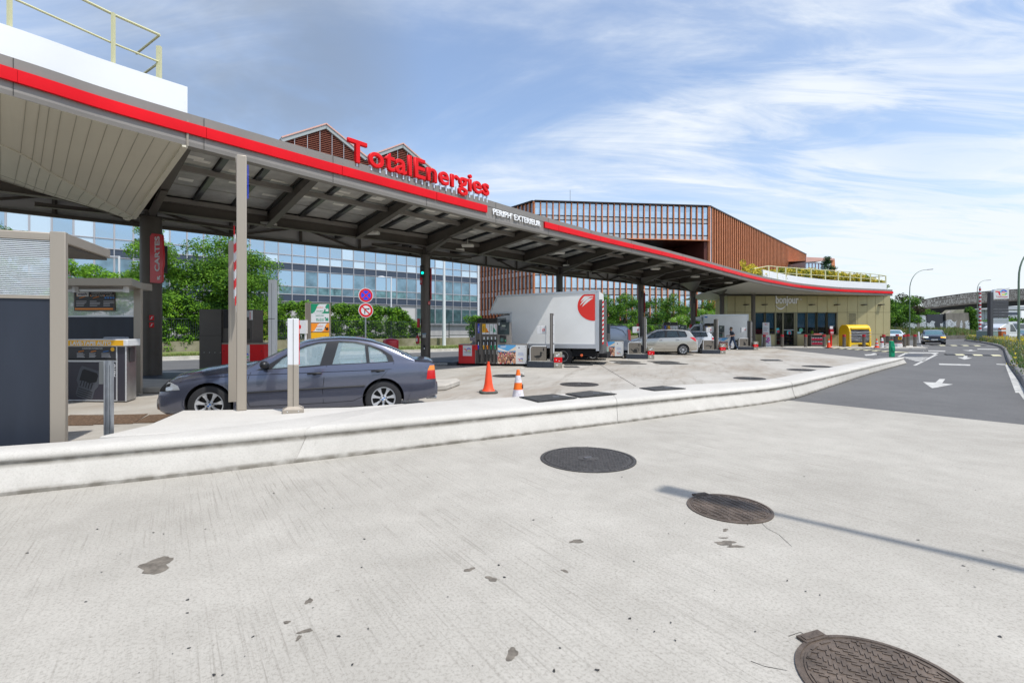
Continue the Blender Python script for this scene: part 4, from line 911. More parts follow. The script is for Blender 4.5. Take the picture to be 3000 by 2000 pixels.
mb.prism([C0.xy, C1.xy, (C1+Vector((-12, 42, 0))).xy, (C0+Vector((-8, 40, 0))).xy], 0, REC[0]); mb.prism([C0.xy, C1.xy, (C1+Vector((-12, 42, 0))).xy, (C0+Vector((-8, 40, 0))).xy], REC[1], HT)
q0 = C0+dr*r0_; mb.prism([C0.xy, q0.xy, (q0+bkv).xy, (C0+bkv*.9).xy], REC[0], REC[1]); mb.prism([(C0-nr*9+dr*8).xy, (C1-nr*9-dr*.5).xy, (C1-nr*28).xy, (C0-nr*28).xy], REC[0]-.01, REC[1]+.01)
w0 = C1-dr*.8; mb.prism([w0.xy, C1.xy, (C1-nr*9.2).xy, (w0-nr*9.2-dr*2).xy], REC[0]-.01, REC[1]+.01)
mb.build('wall', M_terD, fb, world=True, smooth=None)
mb = MB(); mb.beam(C0+dr*(kx(1900))-nr*8.9+Vector((0, 0, 15.6)), C1-dr*5-nr*8.9+Vector((0, 0, 15.6)), .1, 4.6); mb.build('recess_glazing', refl('rec_glass', (.12, .3, .42), .05, .7, var=(.3, .6)), fb, world=True)
mb = MB(); mb.prism([CL.xy, C0.xy, (C0+Vector((-8, 40, 0))).xy, (CL+Vector((-4, 30, 0))).xy], 0, HT-.01); mb.build('wall', M_terD, fb, world=True, smooth=None)
mb = MB(); mb.prism([C1.xy, C2.xy, (C2+Vector((-30, 25, 0))).xy, (C1+Vector((-12, 43, 0))).xy], 0, HT-.02); mb.build('wall', M_terD, fb, world=True, smooth=None)
mb = MB(); 
for a, c in ((CL, C0), (C0, C1), (C1, C2)):
    mb.beam(a+Vector((0, 0, HT+.1)), c+Vector((0, 0, HT+.1)), 1.0, .22)
mb.build('roof_edge', M_dkf, fb, world=True)
mb = MB(); mb.tube([(12, 100, HT), (12, 100, HT+6.0)], .06, 6); mb.build('mast', M_galv, fb, world=True)
mb = MB(); mb.ext([C0+Vector((6, 12, HT)), C1+Vector((-4, 12, HT)), C1+Vector((-12, 22, HT)), C0+Vector((10, 22, HT))], (0, 0, 2.2)); mb.build('roof_house', mat('roof_red', (.35, .12, .10), .6), fb, world=True)
rows_main = [(18.1, 18.9, 1), (19.0, 21.1, 0), (21.2, 21.9, 1), (22.0, 24.2, 0)]
low = [(2.2, 4.3, 0), (4.4, 5.5, 1), (5.6, 7.8, 0), (7.9, 8.9, 1), (9.0, 11.2, 0), (11.3, 12.2, 1), (12.3, 13.2, 0)]
def finrow(a, c, rws, sp, fin_m, gl, spd, fin_d=.45, fin_w=.22, skip=None, zc=None):
    d = (c-a); Lf = d.length; d = d/Lf; nv = Vector((d.y, -d.x, 0)); ang = atan2(d.y, d.x); n = int(Lf/sp); sp = Lf/n; fins = []; sps = []
    z0, z1 = rws[0][0], rws[-1][1]
    for i in range(n+1): p = a+d*sp*i; fins.append((p, nv, z0, z1))
    return n, sp, d, nv, ang
def fins(a, c, sp, z0, z1, name, m, dp=.32, wd=.17, jitter=0):
    d = (c-a); Lf = d.length; d = d/Lf; nv = Vector((d.y, -d.x, 0)); n = round(Lf/sp); mb = MB(); me = MB(); me.box(-wd/2, wd/2, -dp, 0, 0, 1); base = me.mesh('fin', None); base.materials.append(m)
    sp = Lf/n; out = []
    for i in range(n+1):
        p = a+d*sp*i; M = Matrix.Translation(p+Vector((0, 0, z0))) @ Matrix.Rotation(atan2(d.y, d.x), 4, 'Z') @ Matrix.Diagonal((1, 1, z1-z0, 1)); out.append((0, M, (z1-z0)/p.length))
    return out, base
FS = []; fs_, fbase = fins(C0, C1, 1.12, 18.0, HT, 'fin', M_terra); FS += fs_
fs_, _ = fins(C0, C1, 1.12, 0, REC[0], 'fin', M_terra); FS += fs_
fs_, _ = fins(CL, C0, 1.05, 0, HT, 'fin', M_terra); FS += fs_
fs_, _ = fins(C1, C2, 1.25, 0, HT, 'fin', M_terra); fs_ = [(0, M @ Matrix.Diagonal((2.0, 1.3, 1, 1)), k*(.8 if i % 2 else 1)) for i, (q, M, k) in enumerate(fs_)]; FS += fs_
add_windows(fb, FS, [fbase], 'fin')
W = []; pr = []
def addwin(a, c, sp, rws, side):
    d = (c-a); Lf = d.length; d = d/Lf; n = round(Lf/sp); sp = Lf/n; ang = atan2(d.y, d.x); nv = Vector((d.y, -d.x, 0))
    for z0, z1, k in rws:
        key = len(pr); pr.append(winmesh(sp-.22, z1-z0, M_dkf, (M_spl if k else (M_fing if side else M_fing2)), .04, .03))
        for i in range(n): p = a+d*sp*i+nv*.04; W.append((key, face_m(p, ang, .11, z0), (z1-z0)*(1.3 if side else .6)/p.length))
addwin(C0, C1, 1.12, rows_main, 1); addwin(C0, C1, 1.12, low, 1); addwin(CL, C0, 1.05, low[1:]+[(13.3, 15.6, 0), (15.7, 16.8, 1), (16.9, 19.2, 0), (19.3, 20.4, 1), (20.5, 24.2, 0)], 0)
add_windows(fb, W, pr)
mb = MB(); mb.beam(C0+nr*.3+dr*kx(1838)+Vector((0, 0, 18.0)), C1+nr*.3+Vector((0, 0, 18.0)), .5, .14); mb.build('recess_edge', M_terra, fb, world=True)
mb = MB()
dd = (C2-C1).normalized(); nd = Vector((dd.y, -dd.x, 0))
for k in range(14): mb.beam(C1+nd*.05+Vector((0, 0, 2.5+k*1.7)), C2+nd*.05+Vector((0, 0, 2.5+k*1.7)), .1, .08)
mb.build('floor_lines', M_dkf, fb, world=True)
mb = MB(); mb.beam(C1+dd*.3+nd*.2+Vector((0, 0, 0)), C1+dd*.3+nd*.2+Vector((0, 0, HT)), .9, .2, up=(nd.x, nd.y, 0)); mb.build('corner_glazing', M_fing, fb, world=True)
# small glass block far behind the shop roof
sb = thing('glass_block', 'small far glass block with a red seamed roof above the shop planting', 'building', (78, 125, 0))
a, c = at(2359, 760, 125), at(2436, 757, 128); a.z = c.z = 0; d = (c-a).normalized(); mb = MB(); mb.prism([a.xy, c.xy, (c+Vector((2, 14, 0))).xy, (a+Vector((-2, 14, 0))).xy], 0, 19.0); mb.build('wall', M_spl, sb, world=True)
mb = MB(); mb.add([a+Vector((0, -.3, 19.2)), c+Vector((.5, -.3, 20.2)), c+Vector((1, 12, 20.5)), a+Vector((-1, 12, 20.6))], [(0, 1, 2, 3)]); mb.ext([a+Vector((0, -.3, 18.9)), c+Vector((.6, -.3, 19.9)), c+Vector((.6, -.3, 20.3)), a+Vector((0, -.3, 20.2))], (0, .3, 0)); mb.build('roof', M_pink, sb, world=True)
me = winmesh(1.05, 3.4, mat('red_frame', (.22, .06, .07), .5), M_fing, .09, .05); ws = []
for i in range(6):
    for z in (8.4, 11.9, 15.4): ws.append((0, face_m(a+d*(.15+i*1.13)-Vector((0, .02, 0)), atan2(d.y, d.x), 0, z), 1))
add_windows(sb, ws, [me])
mb = MB(); mb.ext([c+Vector((.0, -.1, 0)), c+Vector((1.9, .2, 0)), c+Vector((1.0, .2, 20.2)), c+Vector((.0, -.1, 20.2))], (0, 3, 0)); mb.build('side_wall', M_terra, sb, world=True)
# ---------------- vehicles ----------------
M_rub = mat('tyre_rubber', (.022, .022, .024), .75, bump=(90, .3), obj=True)
M_alloy = mat('alloy', (.62, .63, .65), .32, .45)
M_dark = mat('dark_void', (.006, .006, .007), .9)
M_carbl = mat('car_black_trim', (.018, .018, .02), .35)
M_chr = mat('chrome', (.7, .7, .72), .12, 1)
M_cgl = mat('car_glass', (.42, .55, .60), .02, 0, spec=.9, alpha=.30)
M_cgd = mat('car_glass_dark', (.03, .05, .06), .03, 0, spec=.9, alpha=.72)
M_seat = mat('seat_cloth', (.06, .065, .07), .9)
M_tail = mat('tail_red', (.55, .01, .015), .15, coat=.8); M_amb = mat('amber_lens', (.75, .22, .02), .15, coat=.8); M_lens = mat('clear_lens', (.62, .64, .66), .08, .3, coat=1)
M_plate = mat('plate_white', (.75, .75, .72), .5)
def paint(name, c, metal=.6): return mat(name, c, .24, metal, coat=1.0, spec=.6)
def make_wheel(parent, r, spokes, cx, cy, side, style='wide', width=.2):
    t = MB(); w = width; k = .66
    prof = [(r*k, -w*.48), (r*.86, -w*.5), (r*.97, -w*.42), (r, -w*.25), (r, w*.25), (r*.97, w*.42), (r*.86, w*.5), (r*k, w*.48)]
    vs_ = [(cx+rr*cos(2*pi*q/40), cy+yy, r+rr*sin(2*pi*q/40)) for q in range(40) for rr, yy in prof]; nq = len(prof); t.add(vs_, [(q*nq+j, q*nq+(j+1) % nq, ((q+1) % 40)*nq+(j+1) % nq, ((q+1) % 40)*nq+j) for q in range(40) for j in range(nq)])
    ty = t.build('tyre', M_rub, parent)
    t = MB(); s_ = side; yo = cy+s_*w*.44
    def ring(r0, r1, y0, y1, n=40, m=0):
        vs = []; 
        for q in range(n):
            a = 2*pi*q/n
            for rr, yy in ((r0, y0), (r1, y0), (r1, y1), (r0, y1)): vs.append((cx+rr*cos(a), yy, r+rr*sin(a)))
        fs = [(q*4+j, q*4+(j+1) % 4, ((q+1) % n)*4+(j+1) % 4, ((q+1) % n)*4+j) for q in range(n) for j in range(4)]; t.add(vs, fs, m)
    ring(r*.62, r*.685, yo, yo-s_*.05); ring(r*.60, r*.63, yo-s_*.01, yo-s_*.15)
    for q in range(spokes):
        a = 2*pi*q/spokes+.2; w0, w1 = (.32, .19) if style == 'wide' else (.22, .10)
        P = []
        for rr, aa in ((r*.16, a-w0*.9), (r*.16, a+w0*.9), (r*.40, a+w1*.75), (r*.63, a+w1*(1.05 if style == 'wide' else .9)), (r*.63, a-w1*(1.05 if style == 'wide' else .9)), (r*.40, a-w1*.75)): P.append((cx+rr*cos(aa), yo-s_*(.012+(.02 if rr < r*.3 else 0)), r+rr*sin(aa)))
        t.ext(P, (0, -s_*.03, 0))
    t.lathe([(.001, yo+s_*.0), (r*.2, yo-s_*.004), (r*.2, yo-s_*.05)], (cx, 0, r), 'y', 20)
    for q in range(5): a = 2*pi*q/5+.3; t.lathe([(.001, yo+s_*.002), (.012, yo+s_*.002), (.012, yo)], (cx+r*.155*cos(a), 0, r+r*.155*sin(a)), 'y', 6, 1)
    rm = t.build('rim', [M_alloy, M_carbl], parent)
    t = MB(); t.lathe([(.001, yo-s_*.10), (r*.60, yo-s_*.10), (r*.60, yo-s_*.14)], (cx, 0, r), 'y', 24); t.build('brake_disc', mat('brake_dark', (.03, .028, .026), .6, .4), parent)
    return yo
def carbody(S, grow=0.0):
    L, W, zb = S['L'], S['W'], S.get('zb', .2); rows = []; n = 60
    us = sorted(set([round(L*i/n, 4) for i in range(n+1)]+[.01, .03, .05, L-.01, L-.03, L-.05]))
    for u in us:
        uu = u; ext_ = grow if u in (0,) else 0
        rows.append(section(S, u, grow))
    if grow:
        rows[0] = [Vector((p.x-grow, p.y, p.z)) for p in rows[0]]; rows[-1] = [Vector((p.x+grow, p.y, p.z)) for p in rows[-1]]
    mb = MB(); mb.grid(rows, closed=True); return mb
ST = [0, .1, .28, .5, .72, .9, 1]; SY = [.89, .962, .988, 1, .997, .978, .945]
def planW(S, u):
    L, W = S['L'], S['W']; a = S.get('nose', .75); b_ = S.get('tail', .55); k = 1.0
    if u < a: k = 1-S.get('nk', .16)*((a-u)/a)**2.6
    if u > L-b_: k = 1-S.get('tk', .12)*((u-L+b_)/b_)**2.6
    if u < .06: k -= .05*(1-u/.06)**2
    if u > L-.06: k -= .04*(1-(L-u)/.06)**2
    return W/2*k
def section(S, u, g_=0.0):
    zs = interp(S['belt'], u); zt = max(interp(S['top'], u), zs+.001); zb = interp(S.get('bot', [(0, S.get('zb', .2))]), u); w = planW(S, u); x = u-S['L']/2
    half = []
    for t, s_ in zip(ST, SY): half.append((w*s_+g_, lerp(zb, zs, t)))
    y1 = half[-1][0]
    for k in (.12, .3, .55, .8): half.append((y1*(1-k), zs+(zt-zs)*(1-(1-k)**2.4)+g_))
    right_ = [Vector((x, -y, z)) for y, z in half]; left_ = [Vector((x, y, z)) for y, z in half[::-1]]
    return right_+[Vector((x, 0, zt+g_))]+left_
def sidey(S, u, z):
    zs = interp(S['belt'], u); zb = interp(S.get('bot', [(0, S.get('zb', .2))]), u); t = (z-zb)/(zs-zb)
    if t > 1: return planW(S, u)*.945-(z-zs)*S.get('tum', .34)
    return planW(S, u)*interp(list(zip(ST, SY)), t)
def cabin(S, off=0.0):
    R = S['roof']; u0, u1 = R[0][0], R[-1][0]; n = 44; rows = []
    for i in range(n+1):
        u = lerp(u0, u1, i/n); zs = interp(S['belt'], u)-.02; zr = interp(R, u)-off; w = planW(S, u)*.945-off; zr = max(zr, zs+.02); crown = min(S.get('crown', .05), (zr-zs)*.5); zse = zr-crown
        half = [(w-(lerp(zs, zse, t)-zs)*S.get('tum', .34)-(.012 if t == 1 else 0), lerp(zs, zse, t)) for t in (0, .3, .6, .85, 1)]
        y1 = half[-1][0]
        for k in (.06, .2, .45, .75): half.append((y1*(1-k), zse+crown*(1-(1-k)**2.6)))
        x = u-S['L']/2
        rows.append([Vector((x, -y, z)) for y, z in half]+[Vector((x, 0, zr))]+[Vector((x, y, z)) for y, z in half[::-1]])
    mb = MB(); mb.grid(rows, closed=True); return mb
def prismUZ(S, poly, y0, y1): return MB().ext([(u-S['L']/2, y0, z) for u, z in poly], (0, y1-y0, 0))
def planprism(S, P, z0, z1): return MB().prism([(u-S['L']/2, y) for u, y in P], z0, z1)
def tmp(mb, m=None): return mb.build('tmp', m or M_dark, None, smooth=60)
def take(o, name, m, parent, smooth=40):
    o.data.materials.clear(); o.data.materials.append(m); o.data.polygons.foreach_set('material_index', [0]*len(o.data.polygons))
    if len(o.data.polygons): o.data.polygons.foreach_set('use_smooth', [True]*len(o.data.polygons)); o.data.set_sharp_from_angle(angle=radians(smooth))
    o.name = name; o.data.name = name; o.parent = parent; return o
def car(S, label, loc, rz, name='car', cat='car', group=None, scale=1.0):
    t = thing(name, label, cat, loc, rz, group); t.scale = (scale,)*3
    L, W, r = S['L'], S['W'], S['r']; fo = S['fo']; ro = S['L']-S['fo']-S['wb']; H2 = L/2; P = S['paint']; dark = S.get('glass', M_cgd)
    xw = [fo-H2, fo+S['wb']-H2]
    body = tmp(carbody(S), P)
    for x in xw:
        for s_ in (-1, 1):
            mb = MB(); mb.lathe([(r*1.13, s_*(W/2-.34)), (r*1.13, s_*(W/2+.2))], (x, 0, r*1.03), 'y', 32); body = boolean(body, tmp(mb, M_dark))
    body.name = 'body'; body.data.name = 'body'; body.parent = t
    body.data.polygons.foreach_set('use_smooth', [True]*len(body.data.polygons)); body.data.set_sharp_from_angle(angle=radians(42))
    # cabin shell, trims, panes
    shell = boolean(tmp(cabin(S), P), tmp(cabin(S, .04)))
    thin = boolean(tmp(cabin(S, .008)), tmp(cabin(S, .016))); trim = boolean(tmp(cabin(S, -.004)), tmp(cabin(S, .006)))
    def mk(poly): return tmp(prismUZ(S, poly, -W, W))
    for w_ in S['wins']: shell = boolean(shell, mk(w_))
    trim = boolean(trim, mk(S['dlo']), 'INTERSECT')
    for w_ in S['wins']: trim = boolean(trim, mk(w_))
    ends = []
    for e in ('ws', 'rw'):
        if e in S:
            u0, y0, u1, y1 = S[e]; pl = [(u0, -y0), (u1, -y1), (u1, y1), (u0, y0)]; z0 = min(interp(S['belt'], u0), interp(S['belt'], u1))+.0
            shell = boolean(shell, tmp(planprism(S, pl, z0-.0, 3))); q = thin.copy(); q.data = thin.data.copy(); COL.objects.link(q)
            q = boolean(q, tmp(planprism(S, pl, z0-.0, 3)), 'INTERSECT'); take(q, 'windscreen' if e == 'ws' else 'rear_window', dark, t)
    take(shell, 'roof', P, t); take(trim, 'window_trim', M_carbl, t)
    for w_ in S['wins']:
        for s_ in (-1, 1):
            q = thin.copy(); q.data = thin.data.copy(); COL.objects.link(q); q = boolean(q, tmp(prismUZ(S, w_, 0, s_*W)), 'INTERSECT'); take(q, 'side_window', dark, t)
    bpy.data.objects.remove(thin)
    # interior
    c0, c1 = S['roof'][0][0]+.25, S['roof'][-1][0]-.25; mb = MB(); zsb = interp(S['belt'], L/2)
    mb.box(c0-H2, c1-H2, -W/2*.86, W/2*.86, zsb-.12, zsb+.004)
    for us in S.get('seats', [L*.50, L*.70]):
        for y in (-.36, .36): mb.box(us-H2, us+.14-H2, y-.22, y+.22, zsb-.1, zsb+.14); mb.box(us+.04-H2, us+.13-H2, y-.12, y+.12, zsb+.14, zsb+.32)
    mb.build('interior', M_seat, t, bevel=.03)
    for part, m_, bx in S.get('conf', []):          # conformal pieces cut from a slightly inflated body: box (u0,u1,y0,y1,z0,z1) or polygon
        q = tmp(carbody(S, .005 if part != 'bumper' else .012)); 
        if isinstance(bx[0], (tuple, list)): cutr = tmp(prismUZ(S, bx[:-1], *bx[-1]))
        else: cutr = tmp(MB().box(bx[0]-H2, bx[1]-H2, *bx[2:]))
        q = boolean(q, cutr, 'INTERSECT'); take(q, part, m_, t)
    for line in S.get('seams', []):
        for s_ in (-1, 1):
            mb = MB(); mb.tube([(u-H2, s_*(sidey(S, u, z)+.0005), z) for u, z in line], .0045, 5); mb.build('door_seam', M_dark, t)
    for u0, u1, z0, z1, hh, m_ in S.get('strips', []):
        for s_ in (-1, 1):
            n = 8; mb = MB(); mb.tube([(lerp(u0, u1, i/n)-H2, s_*(sidey(S, lerp(u0, u1, i/n), lerp(z0, z1, i/n))+.002), lerp(z0, z1, i/n)) for i in range(n+1)], hh, 6); mb.build('side_moulding', m_, t)
    for u, z in S.get('handles', []):
        for s_ in (-1, 1):
            y = s_*sidey(S, u, z); mb = MB(); mb.tube([(u-.11-H2, y+s_*.006, z-.006), (u-.06-H2, y+s_*.03, z), (u+.06-H2, y+s_*.03, z+.002), (u+.11-H2, y+s_*.008, z)], .015, 8); h_ = mb.build('door_handle', S.get('handle_m', M_carbl), t)
            mb = MB(); mb.sphere((u-H2, y-s_*.004, z-.012), .05, .012, .032, 10, k=6); mb.build('handle_cup', M_dark, h_)
    if 'mirror' in S:
        u, z = S['mirror']
        for s_ in (-1, 1):
            y = s_*(sidey(S, u, z-.06)); mb = MB(); mb.sphere((u-H2, y+s_*.12, z), .075, .10, .065, 12, k=8); mb.beam((u+.02-H2, y-s_*.02, z-.05), (u+.01-H2, y+s_*.08, z-.03), .06, .03); mb.build('wing_mirror', S.get('mirror_m', P), t)
    for x in xw:
        for s_ in (-1, 1): 
            wt_ = bpy.data.objects.new('wheel', None); COL.objects.link(wt_); wt_.parent = t; PM[wt_.name] = Matrix()
            make_wheel(wt_, r, S.get('spokes', 7), x, s_*(W/2-.125), s_, S.get('sty', 'wide'))
    mb = MB(); mb.box(xw[0]-.3, xw[1]+.3, -W/2+.2, W/2-.2, .17, .3); mb.build('underbody', M_dark, t)
    return t
gp = paint('grey_blue_paint', (.115, .125, .175), .6)
sedan = dict(L=4.47, W=1.74, wb=2.725, fo=.79, r=.316, paint=gp, nose=.9, nk=.24, tail=.6, tk=.14, glass=M_cgl, crown=.055, tum=.38,
    bot=[(0, .24), (.12, .17), (.5, .2), (1.2, .19), (3.2, .19), (3.7, .24), (4.2, .28), (4.47, .33)],
    belt=[(0, .42), (.02, .53), (.06, .61), (.16, .665), (.35, .72), (.7, .78), (1.1, .825), (1.5, .86), (2.0, .885), (2.6, .915), (3.2, .94), (3.7, .955), (4.1, .955), (4.33, .935), (4.43, .90), (4.45, .62), (4.47, .56)],
    top=[(0, .44), (.03, .60), (.08, .72), (.14, .765), (.3, .825), (.6, .895), (.95, .945), (1.35, .975), (1.6, .93), (3.6, .965), (3.8, 1.0), (4.1, 1.015), (4.36, 1.005), (4.43, .965), (4.455, .64), (4.47, .58)],
    roof=[(1.22, .86), (1.30, .93), (1.5, 1.045), (1.8, 1.205), (2.0, 1.30), (2.2, 1.365), (2.45, 1.405), (2.75, 1.418), (3.05, 1.405), (3.3, 1.365), (3.55, 1.285), (3.8, 1.175), (4.0, 1.08), (4.06, 1.04)],
    dlo=[(1.44, .845), (1.62, .935), (1.85, 1.075), (2.05, 1.19), (2.22, 1.27), (2.42, 1.322), (2.75, 1.345), (3.05, 1.328), (3.28, 1.275), (3.5, 1.18), (3.66, 1.07), (3.7, .965), (2.6, .925)],
    wins=[[(1.70, .885), (1.86, 1.05), (2.06, 1.172), (2.23, 1.25), (2.42, 1.300), (2.56, 1.312), (2.46, .935)], [(2.66, .94), (2.76, 1.322), (3.02, 1.306), (3.2, 1.268), (3.23, .955)], [(3.28, .958), (3.25, 1.25), (3.42, 1.185), (3.56, 1.09), (3.60, .972)]],
    ws=(1.36, .62, 2.10, .52), rw=(3.38, .50, 3.98, .58), seats=[2.25, 3.15],
    conf=[('headlamp', M_dark, (.03, .22, -.9, -.34, .545, .70)), ('headlamp', mat('lens_grey', (.40, .42, .44), .08, .3, coat=1), [(.12, .555), (.37, .575), (.34, .64), (.22, .69), (.15, .69), (-.9, -.55)]), ('headlamp', M_dark, (.03, .26, .34, .9, .545, .70)),
          ('tail_lamp', M_tail, [(4.27, .64), (4.29, .80), (4.5, .80), (4.5, .64), (-.9, -.45)]), ('tail_lamp', M_amb, [(4.29, .80), (4.33, .885), (4.5, .885), (4.5, .80), (-.9, -.45)]), ('tail_lamp', M_tail, (4.28, 4.5, .45, .9, .64, .885)),
          ('bumper', gp, [(-.02, .22), (-.02, .49), (.42, .475), (.40, .33), (.46, .20), (-.9, .9)]), ('bumper', gp, [(3.93, .24), (3.99, .42), (4.02, .545), (4.5, .60), (4.5, .24), (-.9, .9)]), ('grille', M_carbl, (-.02, .07, -.28, .28, .52, .63)),
          ('bumper_strip', M_carbl, (-.05, .30, -.95, .95, .435, .465)), ('air_intake', M_dark, (-.05, .09, -.55, .55, .255, .36)), ('fog_lamp', M_dark, (-.05, .2, -.85, -.6, .30, .36))],
    seams=[[(1.40, .835), (1.37, .76), (1.34, .60), (1.34, .40), (1.38, .27)], [(2.57, .92), (2.53, .7), (2.51, .5), (2.52, .29)], [(3.70, .95), (3.55, .78), (3.36, .55), (3.18, .38), (3.0, .30), (2.52, .28), (1.38, .265)], [(.36, .70), (.6, .735), (.9, .765), (1.36, .79), (2.0, .80), (2.7, .815), (3.6, .835), (4.27, .845)]],
    strips=[(1.15, 3.20, .50, .56, .016, M_carbl), (.0001, .0002, .4, .4, .001, M_carbl)], handles=[(2.38, .795), (3.42, .815)], mirror=(1.62, .96), mirror_m=M_carbl)
fwp = Vector((-5.01, 8.05, 0)); rz = atan2(.275, .961); sc = 1.02
loc = fwp-Matrix.Rotation(rz, 3, 'Z') @ Vector(((.79-4.47/2)*sc, -(1.74/2-.1)*sc, 0))
sd = car(sedan, 'dark grey blue four door saloon parked behind the kerb, front to the left', loc, rz, scale=sc)
M_bb = mat('badge_blue', (.03, .2, .6), .3)
for x in (.79-4.47/2, .79+2.725-4.47/2):
    mb = MB()
    yo = -(1.74/2-.125)-.2*.44-.003
    for q in range(4): 
        a0 = q*pi/2; P = [(x, yo, .316)]+[(x+.028*cos(a0+pi/2*i/5), yo, .316+.028*sin(a0+pi/2*i/5)) for i in range(6)]; mb.ext(P, (0, -.002, 0), q % 2)
    mb.build('wheel_badge', [M_bb, M_plate], sd)
mb = MB(); mb.box(3.9-2.235, 4.15-2.235, -.62, -.54, .22, .27); mb.tube([(4.30-2.235, .55, .27), (4.49-2.235, .55, .27)], .03, 10); mb.tube([(4.30-2.235, -.5, .27), (4.49-2.235, -.5, .27)], .03, 10); mb.build('exhaust', M_galv, sd)
mb = MB(); mb.tube([(1.16-2.235, -(sidey(sedan, 1.16, .555)+.004), .553), (1.25-2.235, -(sidey(sedan, 1.25, .555)+.004), .556)], .012, 6); mb.build('side_indicator', M_amb, sd)
mb = MB(); mb.lathe([(.18, -.02), (.2, 0), (.18, .02)], (2.0-2.235, -.36, 1.0), 'x', 20); mb.build('steering_wheel', M_carbl, sd)

# silver people carrier
sp_ = paint('beige_silver_paint', (.50, .475, .42), .55)
mpv = dict(L=4.43, W=1.81, wb=2.73, fo=.86, r=.325, paint=sp_, nose=.8, nk=.2, tail=.6, tk=.2, glass=M_cgd, crown=.05, tum=.24, spokes=9, sty='thin',
    bot=[(0, .25), (.4, .2), (3.9, .21), (4.43, .33)], belt=[(0, .45), (.06, .62), (.2, .72), (.6, .86), (1.1, .97), (1.7, 1.02), (2.5, 1.05), (3.5, 1.08), (4.2, 1.10), (4.34, 1.06), (4.40, .8), (4.43, .6)],
    top=[(0, .5), (.08, .75), (.3, .88), (.8, 1.02), (1.0, 1.06), (4.25, 1.12), (4.36, 1.05), (4.41, .8), (4.43, .62)],
    roof=[(.75, .92), (1.0, 1.06), (1.5, 1.33), (1.9, 1.50), (2.2, 1.57), (2.7, 1.61), (3.3, 1.60), (3.8, 1.56), (4.0, 1.50), (4.15, 1.30), (4.28, 1.10)],
    dlo=[(1.3, 1.0), (1.75, 1.33), (2.1, 1.47), (2.6, 1.52), (3.3, 1.51), (3.72, 1.46), (3.84, 1.2), (3.80, 1.10)],
    wins=[[(1.42, 1.06), (1.8, 1.32), (1.98, 1.40), (1.86, 1.07)], [(1.90, 1.07), (2.02, 1.42), (2.35, 1.48), (2.52, 1.49), (2.50, 1.08)], [(2.62, 1.09), (2.66, 1.49), (3.22, 1.48), (3.36, 1.10)], [(3.42, 1.11), (3.30, 1.47), (3.66, 1.43), (3.76, 1.22), (3.74, 1.12)]],
    ws=(1.02, .7, 1.9, .6), rw=(4.02, .55, 4.26, .62), seats=[2.2, 3.1],
    conf=[('headlamp', M_lens, (.03, .5, -.95, -.45, .66, .80)), ('tail_lamp', M_tail, [(3.98, 1.09), (4.02, 1.2), (4.45, .98), (4.45, .84), (4.28, .86), (-.95, -.4)]), ('bumper', sp_, [(3.98, .3), (4.05, .62), (4.5, .70), (4.5, .3), (-1, 1)])],
    seams=[[(1.3, 1.0), (1.2, .8), (1.2, .35)], [(2.55, 1.05), (2.50, .7), (2.50, .33)], [(3.55, 1.08), (3.5, .9), (3.25, .55), (3.05, .35), (1.2, .32)]],
    strips=[(1.3, 2.4, .60, .62, .02, sp_), (2.6, 3.3, .63, .65, .02, sp_)], handles=[(2.30, .93), (3.28, .96)], handle_m=M_chr, mirror=(1.4, 1.08))
rzm = radians(-11); rw_ = g(2001, 1039.5); loc = rw_-Matrix.Rotation(rzm, 3, 'Z') @ Vector((mpv['fo']+mpv['wb']-mpv['L']/2, -.80, 0))
mp_ = car(mpv, 'beige silver people carrier with its driver window open, stopped between the pumps', loc, rzm)
# arch flares for its wheels
# pale green estate behind the truck
gg_ = paint('pale_green_paint', (.33, .45, .41), .5)
gcar = dict(mpv, L=4.2, wb=2.55, paint=gg_, roof=[(u*.95, z*.90+.06) for u, z in mpv['roof']], spokes=6, conf=[('tail_lamp', M_tail, [(3.88, .72), (3.84, 1.05), (4.3, 1.1), (4.3, .72), (-.95, -.4)]), ('bumper', gg_, [(3.82, .3), (3.86, .66), (4.3, .70), (4.3, .3), (-1, 1)])], seams=[], handles=[], strips=[])
gcar['belt'] = [(u*.95, z*.93) for u, z in mpv['belt']]; gcar['top'] = [(u*.95, z*.93) for u, z in mpv['top']]; gcar['bot'] = [(0, .22), (4.2, .3)]
gcar['wins'] = [[(u*.95, z*.90+.06) for u, z in w_] for w_ in mpv['wins'][1:]]; gcar['dlo'] = [(u*.95, z*.90+.06) for u, z in mpv['dlo']]; gcar['ws'] = (.97, .66, 1.8, .56); gcar['rw'] = (3.82, .52, 4.04, .6); gcar['mirror'] = (1.35, 1.0)
rw_ = g(1737, 1056); loc = rw_-Matrix.Rotation(rzm, 3, 'Z') @ Vector((gcar['fo']+gcar['wb']-gcar['L']/2, -.80, 0)); loc.y += .25; loc.x += .03
car(gcar, 'pale green car mostly hidden behind the tail of the big white truck', loc, rzm)
